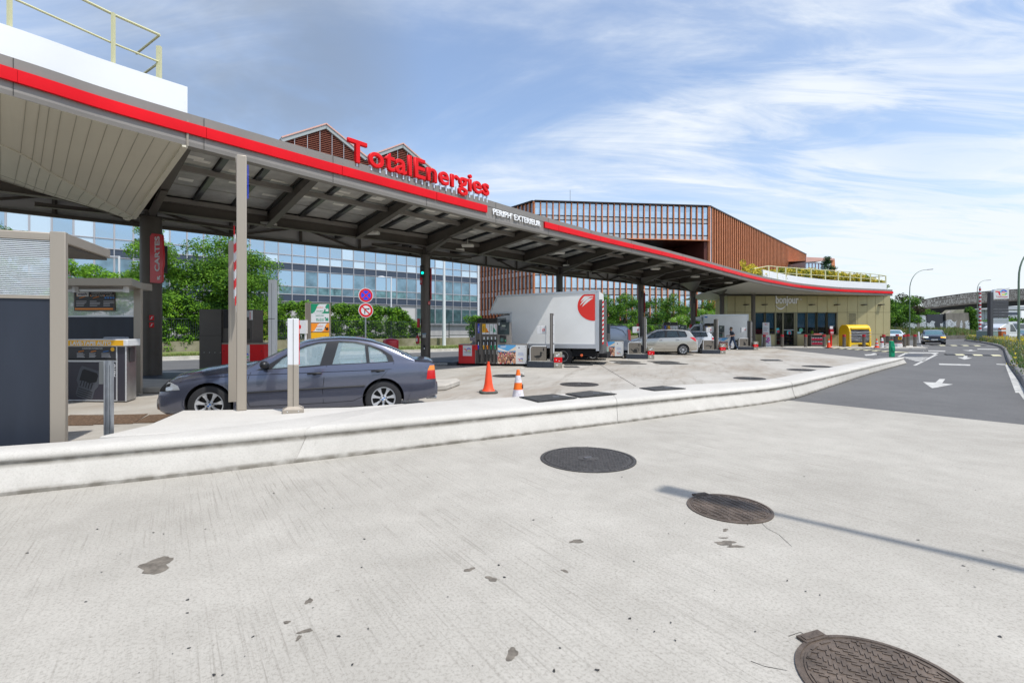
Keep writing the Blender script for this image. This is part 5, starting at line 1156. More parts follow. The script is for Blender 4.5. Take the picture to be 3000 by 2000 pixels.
# white hatchback at the far pump
wp_ = paint('white_paint', (.62, .64, .66), .1)
hat = dict(gcar, paint=wp_, L=4.1, conf=[('tail_lamp', M_tail, (3.80, 4.2, -.95, -.45, .84, 1.0))], handles=[(2.2, .88), (3.1, .9)], handle_m=M_chr, seams=[[(2.42, .97), (2.38, .7), (2.38, .33)], [(3.37, 1.0), (3.1, .5), (2.9, .33)]])
hat['belt'] = [(u*.925, z*.92) for u, z in mpv['belt']]; hat['top'] = [(u*.925, z*.92) for u, z in mpv['top']]; hat['roof'] = [(u*.925, (z*.86+.1)) for u, z in mpv['roof']]; hat['wins'] = [[(u*.925, z*.86+.1) for u, z in w_] for w_ in mpv['wins'][1:]]; hat['dlo'] = [(u*.925, z*.86+.1) for u, z in mpv['dlo']]; hat['rw'] = (3.70, .5, 3.94, .58); hat['wb'] = 2.5; hat['bot'] = [(0, .2), (4.1, .3)]
re_ = g(2117, 1032); loc = re_-Matrix.Rotation(rzm, 3, 'Z') @ Vector((2.0, -.80, 0)); loc.y += 1.2
car(hat, 'white hatchback beside the leaping hare unit, near the walking man', loc, rzm)
# oncoming dark suv and white crossover, small dark car
bp_ = paint('navy_paint', (.02, .025, .045), .5)
suv = dict(hat, paint=bp_, W=1.9, L=4.5, wb=2.8, handles=[], seams=[], r=.36, glass=mat('car_glass_blue', (.10, .2, .24), .03, 0, spec=.9, alpha=.75),
    belt=[(0, .5), (.05, .72), (.2, .85), (.9, .97), (1.5, 1.0), (4.2, 1.02), (4.5, .7)], top=[(0, .55), (.06, .82), (.3, .95), (1.0, 1.05), (4.3, 1.05), (4.5, .75)], roof=[(.95, .95), (1.15, 1.07), (1.6, 1.32), (1.95, 1.46), (2.4, 1.54), (3.4, 1.52), (4.0, 1.40), (4.35, 1.08)],
    dlo=[(1.5, 1.02), (2.1, 1.42), (3.6, 1.42), (4.0, 1.1)], wins=[[(1.65, 1.06), (2.15, 1.38), (2.7, 1.42), (2.7, 1.06)], [(2.8, 1.07), (2.8, 1.42), (3.6, 1.38), (3.85, 1.1)]], ws=(1.12, .74, 1.95, .62), rw=(4.0, .55, 4.3, .6), bot=[(0, .24), (4.5, .3)],
    conf=[('headlamp', mat('headlamp_on', (.8, .85, .8), .2, emit=((.9, 1, .9), .5)), (.0, .35, .48, .95, .70, .82)), ('headlamp', mat('indicator_on', (.9, .5, .05), .2, emit=((1, .4, .02), .5)), (.0, .35, -.95, -.48, .70, .82)), ('grille', M_carbl, (-.03, .12, -.42, .42, .64, .82)), ('number_plate', M_plate, (-.03, .1, -.26, .26, .47, .56)), ('air_intake', M_dark, (-.03, .12, -.6, .6, .3, .44)), ('bumper_trim', M_chr, (-.03, .16, -.86, .86, .40, .43))], mirror=(1.5, 1.08), spokes=6)
p = g(2777, 1009.6); 
car(suv, 'dark blue sport utility car driving towards the camera with its indicator on', (p.x+.3, p.y+2.1, 0), radians(52))
sw = dict(suv, paint=wp_, conf=[('headlamp', M_lens, (.0, .4, .45, .95, .70, .80)), ('headlamp', M_lens, (.0, .4, -.95, -.45, .70, .80)), ('grille', M_carbl, (-.03, .12, -.5, .5, .42, .66)), ('air_intake', M_carbl, (-.03, .12, -.6, .6, .26, .38))])
p = at(2650, 1004, 62); car(sw, 'white crossover car behind the bollards at the shop corner', (p.x, p.y+1.8, 0), radians(60))
sb_ = dict(sw, paint=paint('slate_paint', (.12, .14, .2), .5)); p = at(2602, 995, 68); car(sb_, 'slate blue car peeping out past the shop corner', (p.x-.2, p.y+2.2, 0), radians(60))
# ---- box truck ----
M_box = mat('truck_white', (.80, .80, .78), .45, .05, var=(.9, .05)); M_alu = mat('truck_rail', (.55, .57, .60), .35, .7); M_cab = paint('cab_silver', (.38, .40, .43), .3)
M_lr = mat('logo_red', (.72, .03, .02), .4); M_lrd = mat('logo_dark_red', (.25, .01, .01), .5)
rzt = atan2(-.28, .96); rr_ = Vector(((1754-CX)/FPX*21.5, 21.5, 0)); trk = thing('box_truck', 'large white box truck with a red ball emblem on its rear side panel', 'truck', rr_, rzt)
# local: x = 0 rear, -x forward, near side y=0, far side y=+2.15
mb = MB(); prof = [(0, .80), (0, 3.28), (-4.72, 3.12), (-5.10, 2.32), (-4.05, 2.32), (-4.05, .80)]; mb.ext([(x, .0, z) for x, z in prof], (0, 2.2, 0)); mb.build('cargo_box', M_box, trk, bevel=.01)
mb = MB(); 
for a, c, w_ in [((0, 3.28), (-4.72, 3.12), .1), ((-4.72, 3.12), (-5.1, 2.32), .07), ((-5.1, 2.35), (-4.0, 2.35), .07), ((-4.07, 2.35), (-4.07, .8), .09), ((-.05, 3.26), (-.05, .62), .14)]:
    mb.beam((a[0], -.012, a[1]), (c[0], -.012, c[1]), w_, .03, up=(0, 1, 0))
mb.box(-4.08, -.02, -.02, .03, .72, .92)
for i in range(26): mb.cyl(0, 0, 0, 0, 0, 3) if 0 else mb.box(-3.95+i*.155, -3.93+i*.155, -.026, -.019, .79 if i % 2 else .86, .81 if i % 2 else .88)
mb.build('edge_rail', M_alu, trk)
mb = MB(); R = .74; cx_, cz = -.20, 2.62; P = []
for i in range(40):
    a = 2*pi*i/40; x, z = cx_+R*cos(a), cz+R*sin(a)*.90; P.append((min(x, -.16), min(z, 3.14)))
mb.ext([(x, -.006, z) for x, z in P], (0, .004, 0), 0)
for q in range(3):
    up_ = []; dn_ = []
    for i in range(13):
        f = i/12; xs_, zs_ = cx_-[.60, .64, .54][q], cz+[.20, .02, -.04][q]; Lx = [.42, .60, .50][q]; Lz = [.30, .44, .38][q]; x = xs_+Lx*f; z = zs_+Lz*(1-(1-f)**1.7); th_ = .045*sin(pi*f)**.8
        up_.append((min(x-th_*.5, -.18), min(z+th_, 3.06))); dn_.append((min(x+th_*.5, -.18), min(z-th_, 3.02)))
    mb.ext([(x, -.009, z) for x, z in up_+dn_[::-1]], (0, .002, 0), 1)
mb.ext([(cx_-.50, -.0075, cz-.52), (cx_-.2, -.0075, cz-.62), (cx_+.2, -.0075, cz-.66), (-.165, -.0075, cz-.58), (-.165, -.0075, cz-.36), (cx_+.1, -.0075, cz-.46), (cx_-.25, -.0075, cz-.46)], (0, .001, 0), 2) if 0 else None
mb.build('emblem', [M_lr, M_plate, M_lrd], trk)
mb = MB(); mb.ext([(x-6.05+1.0, .06, z) for x, z in [(1.05, .55), (1.05, 2.28), (.75, 2.28), (.30, 2.18), (-.12, 1.62), (-.62, 1.38), (-.92, 1.22), (-1.0, .95), (-1.02, .52), (-.95, .42), (.2, .38), (1.0, .42)]], (0, 2.02, 0)); mb.build('cab', M_cab, trk, bevel=.05)
mb = MB(); mb.ext([(x-5.05, .04, z) for x, z in [(-.02, 1.56), (.33, 2.10), (.74, 2.12), (.78, 1.50)]], (0, .03, 0)); mb.ext([(x-5.05, .04, z) for x, z in [(-.16, 1.66), (.26, 2.16), (.30, 2.14), (-.06, 1.58)]], (0, 2.06, 0)); mb.build('cab_window', M_cgd, trk)
mb = MB(); mb.box(-6.12, -5.7, .03, .35, 1.02, 1.2); mb.build('headlamp', M_lens, trk)
mb = MB(); mb.box(-6.12, -5.62, .0, 2.14, .40, .92); mb.beam((-5.3, 0, 1.5), (-5.35, -.3, 1.6), .12, .3); mb.build('bumper', M_carbl, trk, bevel=.05)
mb = MB(); mb.box(-3.9, .1, .35, .5, .52, .66); mb.box(-3.9, .1, 1.6, 1.75, .52, .66); mb.box(-1.2, -.1, .1, .3, .35, .70); mb.box(.0, .35, .1, 2.1, .30, .50); mb.box(-4.0, -2.4, .15, .8, .4, .72); mb.build('chassis', M_dark, trk)
mb = MB(); mb.box(.02, .16, .05, 2.15, .5, 2.9); mb.build('tail_lift', mat('lift_grey', (.1, .1, .1), .6), trk)
mb = MB()
for i in range(20): mb.add([(.165, -.02, .9+i*.1), (.22, .0, .95+i*.1), (.22, .0, 1.05+i*.1), (.165, -.02, 1.0+i*.1)], [(0, 1, 2, 3)], i % 2)
mb.build('warning_stripe', [M_red, M_plate], trk, smooth=None)
for x in (-1.62, -5.3):
    wt_ = bpy.data.objects.new('wheel', None); COL.objects.link(wt_); wt_.parent = trk; PM[wt_.name] = Matrix(); make_wheel(wt_, .36, 8, x, .22, -1, 'wide', .24)
    wt_ = bpy.data.objects.new('wheel', None); COL.objects.link(wt_); wt_.parent = trk; PM[wt_.name] = Matrix(); make_wheel(wt_, .36, 8, x, 1.95, 1, 'wide', .24)
mb = MB(); mb.lathe([(.40, .12), (.44, .12), (.44, .38), (.40, .38)], (-1.62, 0, .36), 'y', 24); o = mb.build('mudguard', M_carbl, trk); 
mb = MB(); mb.tube([(-.75, -.02, .42), (-.75, -.05, .42)], .06, 14); mb.build('side_marker', mat('marker_orange', (.8, .15, .05), .3), trk)
# ---- second truck ----
p = Vector(((2193-CX)/FPX*39.6, 39.6, 0)); t2 = thing('box_truck', 'smaller white refrigerated truck standing in front of the shop wall', 'truck', p, rzt+.05)
mb = MB(); mb.box(-3.45, 0, 0, 2.0, .75, 2.80); mb.build('cargo_box', M_box, t2, bevel=.02)
mb = MB(); mb.box(-3.45, 0, -.02, .0, 2.72, 2.82); mb.box(-.08, .0, -.02, 0, .75, 2.72); mb.box(-3.45, -.0, -.02, 0, .72, .80); mb.build('edge_rail', M_alu, t2)
mb = MB(); mb.ext([(-3.55, .3, 2.28), (-3.55, .3, 2.66), (-4.1, .3, 2.62), (-4.35, .3, 2.5), (-4.3, .3, 2.40)], (0, 1.4, 0)); mb.build('cooling_unit', M_box, t2, bevel=.03)
mb = MB(); mb.ext([(x-4.6, .05, z) for x, z in [(1.1, .5), (1.1, 2.0), (.9, 2.05), (.45, 2.0), (-.15, 1.45), (-.75, 1.2), (-.85, .5)]], (0, 1.85, 0)); mb.build('cab', wp_, t2, bevel=.05)
mb = MB(); mb.ext([(x-4.6, .035, z) for x, z in [(.0, 1.35), (.42, 1.85), (.86, 1.86), (.88, 1.32)]], (0, .02, 0)); mb.build('cab_window', M_cgd, t2)
for x in (-1.0, -4.6): wt_ = bpy.data.objects.new('wheel', None); COL.objects.link(wt_); wt_.parent = t2; PM[wt_.name] = Matrix(); make_wheel(wt_, .34, 8, x, .15, -1)
mb = MB(); mb.box(-3.38, -3.15, -.024, -.019, 2.55, 2.66); mb.build('small_decal', M_bb, t2)
# ---- silver van ----
p = Vector(((1847-CX)/FPX*29.4, 29.4, 0)); vn = thing('delivery_van', 'silver blue delivery van seen past the tail of the big truck', 'van', p, rzt+.06)
vpaint = paint('van_paint', (.36, .40, .48), .3); mb = MB(); rows = []
for x, k in [(0.0, .90), (-.05, .96), (-.3, 1), (-2.6, 1), (-3.4, .97), (-4.6, .93)]:
    zt2 = {0: 1.35, -.05: 1.62, -.3: 1.84, -2.6: 1.88, -3.4: 1.80, -4.6: 1.05}[x]; w_ = .95*k
    half = [(w_*.95, .3), (w_, .5), (w_, 1.0), (w_*.97, max(1.02, zt2-.45)), (w_*.90, zt2-.1), (w_*.80, zt2-.02), (0, zt2)]
    rows.append([(x, .95-y, z) for y, z in half]+[(x, .95+y, z) for y, z in half[:-1][::-1]])
mb.grid(rows, closed=True); mb.build('body', vpaint, vn)
mb = MB(); mb.ext([(-.12, -.03, .95), (-.16, -.0, 1.6), (.01, .05, 1.5), (.02, .02, .9)], (0, .12, 0)); mb.build('tail_lamp', M_tail, vn)
mb = MB(); mb.tube([(-.25, .0, 1.2), (-.45, -.0, 1.5), (-.9, .03, 1.68), (-1.9, .035, 1.70)], .012, 6); mb.build('panel_seam', M_dark, vn)
mb = MB(); mb.box(-.1, .12, .1, 1.8, .3, .55); mb.build('bumper', M_carbl, vn, bevel=.04)
for x in (-.85, -3.9): wt_ = bpy.data.objects.new('wheel', None); COL.objects.link(wt_); wt_.parent = vn; PM[wt_.name] = Matrix(); make_wheel(wt_, .33, 7, x, .12, -1)
# ---------------- pump islands ----------------
IR = radians(-8)
ISL = [g(1543, 1076.4), g(1835, 1051), g(2057, 1036), g(2163, 1024.6)]
def iloc(k, dx, dy, z=0.0): return ISL[k]+Matrix.Rotation(IR, 3, 'Z') @ Vector((dx, dy, z))
M_pump = mat('pump_taupe', (.115, .105, .095), .45, .4, var=(1.5, .06)); M_scr = mat('screen', (.03, .045, .05), .15, spec=.8); M_wht = mat('white_enamel', (.66, .67, .68), .4)
M_pred = mat('pump_red', (.62, .012, .016), .4, coat=.2); M_green = mat('sign_green', (.01, .26, .13), .45); M_oran = mat('sign_orange', (.85, .27, .02), .45); M_yel = mat('sign_yellow', (.80, .42, .01), .45); M_blue = mat('sign_blue', (.01, .05, .55), .45)
M_navy = mat('ink_navy', (.03, .02, .09), .5); M_txt = mat('ink_red', (.5, .02, .05), .5); M_slate = mat('slate_kerb', (.035, .042, .055), .55, var=(20, .4))
def logo(parent, x, y, z, s, m_txt=M_txt, name='logo'):
    mats = [mat('lg_red', (.75, .02, .03), .5), mat('lg_blue', (.02, .10, .65), .5), mat('lg_cyan', (.05, .45, .75), .5), mat('lg_green', (.15, .55, .2), .5), mat('lg_yel', (.8, .7, .05), .5)]
    mb = MB(); w = .11*s
    mb.ext([(x-.5*s, y, z+.10*s), (x+.32*s, y, z+.03*s), (x+.32*s, y, z-.03*s), (x-.48*s, y, z+.01*s)], (0, -.002, 0), 0)
    mb.ext([(x-.28*s, y, z+.03*s), (x-.13*s, y, z+.02*s), (x-.08*s, y, z-.24*s), (x-.19*s, y, z-.24*s)], (0, -.0025, 0), 0)
    cx, cz, R = x+.18*s, z-.02*s, .27*s
    for i in range(22):
        a0 = radians(-95+i*13.5) if 0 else radians(185-i*14.0); a1 = a0-radians(14.4); k = 2 if i < 4 else 1 if i < 12 else -1 if i < 14 else 3 if i < 18 else 4
        if k < 0: continue
        P = [(cx+R*1.15*cos(a0), y, cz+R*sin(a0)*.85), (cx+R*1.15*cos(a1), y, cz+R*sin(a1)*.85), (cx+(R-w)*1.15*cos(a1), y, cz+(R-w)*sin(a1)*.8), (cx+(R-w)*1.15*cos(a0), y, cz+(R-w)*sin(a0)*.8)]
        mb.ext(P, (0, -.0022, 0), k)
    o = mb.build(name, mats, parent, smooth=None)
    text('logo_text', 'TotalEnergies', .18*s, m_txt, parent, (x-.45*s, y-.001, z-.42*s), depth=.001, bold=.002*s, fit=.95*s); return o
def lines(parent, name, x0, x1, z1, n, dz, m, y, hh=.008, seed=1):
    mb = MB(); r = random.Random(seed)
    for i in range(n): mb.box(x0, lerp(x0, x1, r.uniform(.55, 1)), y-.0012, y, z1-i*dz-hh, z1-i*dz)
    return mb.build(name, m, parent, smooth=None)
def poster(t, x0, x1, z0, z1, y):
    # crowd photograph on the left two thirds, white panel on the right
    xm = lerp(x0, x1, .625); w = xm-x0; h = z1-z0
    cols = [(.10, .35, .65), (.02, .02, .03), (.55, .28, .17), (.28, .12, .07), (.75, .45, .32), (.75, .03, .10), (.85, .35, .02), (.35, .04, .38), (.75, .04, .45), (.04, .10, .45), (.7, .68, .65), (.06, .3, .5), (.75, .6, .45)]
    ms = [mat('print_%d' % i, c, .45) for i, c in enumerate(cols)]
    mb = MB(); mb.box(x0, xm, y-.004, y, z0, z1, 0)
    e = lambda cx, cz, rx, rz, m, d: mb.ext([(min(max(x0+w*(cx+rx*cos(2*pi*i/14)), x0), xm), y-.004-d, min(max(z0+h*(cz+rz*sin(2*pi*i/14)), z0), z1)) for i in range(14)], (0, -.0006, 0), m)
    mb.ext([(x0, y-.005, z0+h*.86), (x0+w*.65, y-.005, z0+h*.64), (x0+w*.62, y-.005, z0+h*.60), (x0, y-.005, z0+h*.72)], (0, -.0006, 0), 10)
    mb.ext([(xm, y-.005, z0+h*.92), (x0+w*.55, y-.005, z0+h*.66), (xm, y-.005, z0+h*.70)], (0, -.0006, 0), 12)
    r = random.Random(9)
    mb.box(x0, xm, y-.0055, y-.004, z0, z0+h*.62, 1)
    for row in range(6):
        n = [11, 9, 7, 6, 4, 3][row]; cz = .60-.105*row; sc_ = .030+.018*row
        for i in range(n):
            cx = (i+.5+(row % 2)*.35)/n+r.uniform(-.03, .03); d = .002+.0007*row*1.6
            e(cx, cz-.13-.02*row, sc_*1.9, .12+.03*row, r.choice([5, 6, 7, 8, 9, 10, 11, 12]), d); e(cx, cz+.015, sc_*1.05, sc_*1.35, r.choice([1, 1, 3, 2]), d+.0002*1); e(cx, cz, sc_*.78, sc_*1.1, r.choice([2, 3, 4, 4]), d+.0007); e(cx, cz-sc_*.5, sc_*.28, sc_*.22, r.choice([1, 10]), d+.0012)
    o = mb.build('crowd_photo', ms, t, smooth=None)
    mb = MB(); mb.box(xm, x1, y-.0045, y, z0, z1); mb.build('white_panel', M_wht, t)
    lines(t, 'poster_title', x0+w*.15, x0+w*.62, z1-h*.06, 2, h*.055, M_wht, y-.0055, h*.028, 4)
    lines(t, 'poster_text', lerp(xm, x1, .2), lerp(xm, x1, .78), z0+h*.60, 4, h*.045, mat('ink_pale', (.35, .4, .6), .5), y-.005, h*.02, 5)
    mb = MB(); mb.lathe([(.001, -.002), (h*.035, -.002), (h*.035, 0)], (lerp(xm, x1, .30), y-.0046, z0+h*.86), 'y', 10); mb.build('poster_crest', M_navy, t)
    logo(t, lerp(xm, x1, .45), y-.005, z0+h*.24, (x1-xm)*.5)
    mb = MB()
    for xx in (x0+w*.06, x1-.05): mb.lathe([(.001, -.003), (.016, -.003), (.016, 0)], (xx, y-.006, z1-h*.08), 'y', 10)
    mb.build('panel_lock', M_black, t)
def pump(k, label, full=True):
    t = thing('fuel_dispenser', label, 'fuel pump', iloc(k, 0, .75), IR, 'fuel pumps on the islands')
    mb = MB(); mb.box(-3.02, -.12, .03, .52, 0, .085); mb.build('plinth', M_dark, t)
    mb = MB(); mb.box(-3.08, -2.30, 0, .55, .09, .90); mb.build('red_cabinet', M_pred, t, bevel=.008)
    mb = MB(); mb.box(-3.09, -2.30, -.005, .56, .90, .93); mb.box(-1.33, -.08, -.005, .56, .91, .945); mb.build('shelf_top', M_taupe, t)
    mb = MB(); mb.box(-2.88, -2.48, -.006, 0, .42, .88); mb.build('logo_plate', M_wht, t); logo(t, -2.68, -.007, .70, .33, M_navy)
    mb = MB()
    for x in (-3.02, -2.36): mb.lathe([(.001, -.006), (.014, -.006), (.014, 0)], (x, -.001, .85), 'y', 10)
    mb.build('panel_lock', M_black, t)
    mb = MB(); mb.box(-2.33, -1.35, .0, .55, .09, 1.87); mb.build('body', M_pump, t, bevel=.008)
    mb = MB(); 
    for x in (-2.335, -2.13, -1.37): mb.box(x, x+.03, -.025, 0, .1, 1.86)
    for i in range(4): mb.box(-2.05+i*.165, -2.035+i*.165, -.012, -.001, .1, .8)
    mb.build('trim', M_taupe, t)
    for x0, x1 in ((-2.3, -1.86), (-1.84, -1.37)):
        mb = MB(); mb.ext([(x0, .02, 1.87), (x1, .02, 1.87), (x1, .12, 2.06), (x0+.08, .12, 2.06)], (0, .35, 0)); mb.build('hood', mat('hood_dark', (.05, .046, .042), .4, .4), t, bevel=.01)
    mb = MB(); mb.box(-2.22, -2.14, -.008, 0, 1.42, 1.82); s_ = mb.build('product_label', M_blue, t); text('label_text', 'AdBlue', .075, M_wht, s_, (-2.155, -.0085, 1.47), (pi/2, -pi/2, 0), depth=.001, fit=.26)
    for i, (c, tx, c2) in enumerate([(M_yel, 'DIESEL', None), (M_wht, 'DIESEL', M_oran), (M_wht, '95-E10', None), (M_wht, '98', M_green)]):
        x0 = -2.02+i*.165; mb = MB(); mb.box(x0, x0+.145, -.008, 0, 1.44, 1.81); s_ = mb.build('product_label', c, t)
        mb = MB(); mb.box(x0, x0+.145, -.0075, 0, 1.365, 1.437); mb.build('label_foot', M_wht, s_)
        if c2:
            mb = MB(); P = [(x0, -.0085, 1.44), (x0+.145, -.0085, 1.44)]+[(x0+.145*(1-u), -.0085, 1.45+.20*(.5-.5*cos(pi*u))) for u in (0, .2, .4, .6, .8, 1)]; mb.ext(P, (0, -.001, 0)); mb.build('label_swoosh', c2, s_)
            lines(s_, 'script_mark', x0+.08, x0+.10, 1.78, 1, .1, M_txt, -.009, .14)
        text('label_text', tx, .075 if i != 1 else .04, M_black if i == 0 else M_green if i == 2 else M_txt if i == 1 else M_wht, s_, (x0+.095, -.0098, 1.50), (pi/2, -pi/2, 0), depth=.001, bold=.001, fit=.24) if i in (0, 2) else text('label_text', tx, .05, M_black if i == 1 else M_wht, s_, (x0+.02, -.0098, 1.45), depth=.001, bold=.001, fit=.10)
    if full:
        cl_ = [M_blue, M_yel, M_oran, M_green, M_green]
        for i in range(5):
            x = -2.18 if i == 0 else -1.945+(i-1)*.165
            n_ = bpy.data.objects.new('nozzle_set', None); COL.objects.link(n_); n_.parent = t; PM[n_.name] = Matrix()
            if i: 
                mb = MB(); mb.box(x-.02, x+.03, -.01, 0, 1.13, 1.25); mb.build('price_tag', M_wht, n_)
                mb = MB(); mb.box(x+.035, x+.06, -.01, 0, 1.14, 1.175); mb.build('select_button', M_green, n_)
            mb = MB(); mb.ext([(x-.06, -.03, 1.12), (x+.06, -.03, 1.12), (x+.06, -.03, .98), (x+.035, -.03, .88), (x-.035, -.03, .88), (x-.06, -.03, .98)], (0, .05, 0)); mb.build('nozzle_holder', M_black, n_)
            mb = MB(); mb.tube([(x, -.05, 1.03), (x+.005, -.08, .93), (x+.01, -.11, .86)], .018, 8, 0); mb.lathe([(.02, -.03), (.036, -.03), (.036, .02)], (x+.005, -.11, .86), 'y', 12, 1); mb.tube([(x+.01, -.10, .84), (x+.005, -.09, .72)], .026, 8, 1); mb.build('nozzle', [M_alloy, cl_[i]], n_)
            mb = MB(); mb.tube([(x+.005, -.09, .72), (x+.015, -.10, .55), (x+.03, -.09, .35), (x+.05, -.07, .18), (x+.07, -.05, .16), (x+.07, -.04, .5)], .014, 6); mb.build('hose', M_carbl, n_)
            mb = MB(); mb.box(x+.055, x+.068, -.02, -.004, .1, .68); mb.build('hose_guide', M_alloy, n_)
        mb = MB(); mb.mt = Matrix.Translation((-2.26, -.12, .8)) @ Matrix.Rotation(.35, 4, 'Y'); mb.box(-.07, .07, -.01, .01, -.11, .11); mb.build('out_of_order_tag', M_pred, t)
    mb = MB(); mb.box(-1.335, -.80, .0, .5, .945, 1.88); mb.build('payment_column', M_taupe, t, bevel=.008)
    mb = MB(); mb.box(-1.325, -.83, -.02, 0, 1.36, 1.88); d_ = mb.build('display', M_scr, t)
    mb = MB(); mb.box(-1.16, -1.0, -.024, -.02, 1.70, 1.76); mb.build('lcd', mat('lcd', (.35, .4, .33), .4), d_)
    mb = MB(); mb.box(-1.31, -1.25, -.024, -.02, 1.76, 1.85); mb.build('number_plate', M_wht, d_); text('digit', str(8-k) if k else '8', .075, M_black, d_, (-1.30, -.025, 1.775), depth=.001)
    lines(d_, 'panel_text', -1.22, -.9, 1.68, 3, .05, mat('ink_grey', (.4, .4, .42), .5), -.021, .008, 7)
    mb = MB(); mb.box(-1.25, -.96, -.05, 0, 1.0, 1.32); q = mb.build('card_reader', M_black, t, bevel=.02)
    mb = MB(); mb.box(-1.21, -1.08, -.055, -.05, 1.05, 1.2); mb.build('reader_screen', mat('reader_lcd', (.06, .12, .11), .2), q)
    mb = MB(); [mb.lathe([(.001, -.058), (.017, -.058), (.017, -.05)], (-1.0, 0, z), 'y', 10) for z in (1.07, 1.12)]; mb.build('green_key', mat('key_green', (.05, .6, .25), .4), q)
    mb = MB(); mb.box(-1.34, -.08, 0, .55, .09, .91); mb.build('poster_cabinet', M_pump, t, bevel=.006); poster(t, -1.335, -.085, .10, .905, -.001)
    return t
PL = ['fuel pump with four hanging nozzles, nearest pump, left of the duck unit', 'fuel pump partly hidden by the white truck, left of the watering can unit', 'fuel pump behind the beige silver car, left of the leaping hare unit', 'fuel pump behind the walking man, left of the sitting rabbit unit']
PG = {}
for k in range(4): pump(k, PL[k], full=True) if k < 1 else None
t0 = [o for o in bpy.data.objects if o.name == 'fuel_dispenser'][0]
for k in (1, 2, 3): dup(t0, iloc(k, 0, .75), IR, PL[k])
# kerb blocks, service units, posts
def island_kit():
    out = {}
    t = thing('kerb_block', 'dark slate kerb block under the duck unit', 'kerb', ISL[0], IR, 'slate kerb blocks'); mb = MB(); mb.prism([(0, .12), (.55, 0), (1.18, 0), (1.22, 1.4), (0, 1.5)], 0, .25); mb.build('block', M_slate, t, bevel=.015)
    mb = MB(); mb.prism([(.06, .14), (.56, .06), (1.14, .06), (1.16, 1.36), (.06, 1.42)], .25, .262); mb.build('block_top', M_kerb, t); out['kerb_block'] = (t, (0, 0, 0))
    t = thing('service_unit', 'taupe water and air unit with a duck silhouette', 'service unit', iloc(0, .13, .22, .262), IR, 'service units with animal silhouettes')
    mb = MB(); P = [(0, 0), (.66, 0), (.66, .60), (.10, .60), (.03, .57), (0, .50)]; mb.ext([(x, 0, z) for x, z in P], (0, .45, 0)); mb.build('cabinet', M_tan2, t)
    mb = MB(); mb.tube([(-.012, .01, 0), (-.012, .01, .50), (.02, .01, .585), (.09, .01, .615), (.66, .01, .615)], .02, 6); mb.build('edge_trim', M_wht, t)
    mb = MB(); mb.box(.53, .57, -.006, 0, .42, .54); mb.box(.545, .555, -.006, 0, .30, .32); mb.build('slot', M_dark, t)
    mb = MB(); mb.tube([(-.06, .1, .62), (.0, .1, .60), (.06, .12, .63)], .015, 6); mb.build('air_nozzle', M_carbl, t)
    out['service_unit'] = (t, (.13, .22, .262))
    t = thing('extinguisher_box', 'white box', 'extinguisher box', iloc(0, .38, .5, .262), IR, 'white extinguisher boxes on poles')
    mb = MB(); mb.box(0, .38, 0, .25, 1.12, 1.46); mb.build('box', M_wht, t, bevel=.01); mb = MB(); mb.box(.135, .14, -.002, 0, 1.12, 1.46); mb.build('door_gap', M_dark, t)
    mb = MB(); mb.box(.23, .33, -.006, 0, 1.24, 1.34); mb.build('fire_symbol', M_pred, t, bevel=.01); mb = MB(); mb.box(.27, .3, -.008, -.005, 1.255, 1.32); mb.box(.25, .27, -.008, -.005, 1.29, 1.32); mb.build('symbol_mark', M_wht, t)
    mb = MB(); mb.box(.35, .375, .02, .06, 0, 1.12); mb.build('pole', M_wht, t); out['extinguisher_box'] = (t, (.38, .5, .262))
    t = thing('lane_pylon', 'tall taupe panel', 'pylon', iloc(0, .94, .25, .262), IR, 'tall taupe lane panels')
    mb = MB(); mb.box(0, .13, 0, .65, 0, 1.98); mb.build('panel', M_pump, t, bevel=.008); mb = MB()
    for z in (.3, .75, 1.1, 1.5): mb.box(.13, .155, .03, .62, z, z+.38)
    mb.build('fuel_plates', M_wht, t); mb = MB(); mb.box(-.06, .19, -.03, .3, 0, .03); mb.box(.04, .09, -.003, 0, .02, 1.95); mb.build('foot', M_taupe, t); out['lane_pylon'] = (t, (.94, .25, .262))
    t = thing('guard_post', 'squat concrete post with a red band', 'guard post', iloc(0, 1.12, -.02), IR, 'red banded guard posts')
    mb = MB(); mb.box(0, .33, 0, .30, 0, .22, 0); mb.box(0, .33, 0, .30, .22, .43, 1); mb.box(0, .33, 0, .3, .43, .64, 0); mb.build('post', [mat('old_concrete', (.30, .28, .23), .9, var=(9, .35), bump=(30, .5)), M_red], t, bevel=.012)
    mb = MB(); 
    for x, z, r_ in ((.12, .5, .06), (.2, .56, .05), (.1, .33, .03), (.22, .29, .025), (.13, .12, .05)): blob_v(mb, x, z, r_)
    mb.build('paint_chips', M_wht, t, smooth=None); out['guard_post'] = (t, (1.12, -.02, 0)); return out
M_tan2 = mat('unit_taupe', (.20, .175, .145), .45, .4, var=(1.2, .08), stretch=(0, (30, 1, 1)))
def blob_v(mb, x, z, r_):
    rr2 = random.Random(int(x*1000)); mb.ext([(x+r_*rr2.uniform(.6, 1.1)*cos(2*pi*i/9), -.0035, z+r_*.8*rr2.uniform(.6, 1.1)*sin(2*pi*i/9)) for i in range(9)], (0, .003, 0))
kit = island_kit()
sil = ['duck', 'watering can', 'leaping hare', 'sitting rabbit']
LBL = {'kerb_block': 'dark slate kerb block under the %s unit', 'service_unit': 'low taupe service unit with a black %s silhouette', 'extinguisher_box': 'white extinguisher box on a thin pole above the %s unit', 'lane_pylon': 'tall narrow taupe panel right beside the %s unit', 'guard_post': 'squat concrete post with a red band, right of the %s unit'}
units = []
for key, (t, off) in kit.items():
    t['label'] = LBL[key] % sil[0]
    if key == 'service_unit': units.append(t)
    for k in (1, 2, 3):
        o = dup(t, iloc(k, *off), IR, LBL[key] % sil[k])
        if key == 'service_unit': units.append(o)
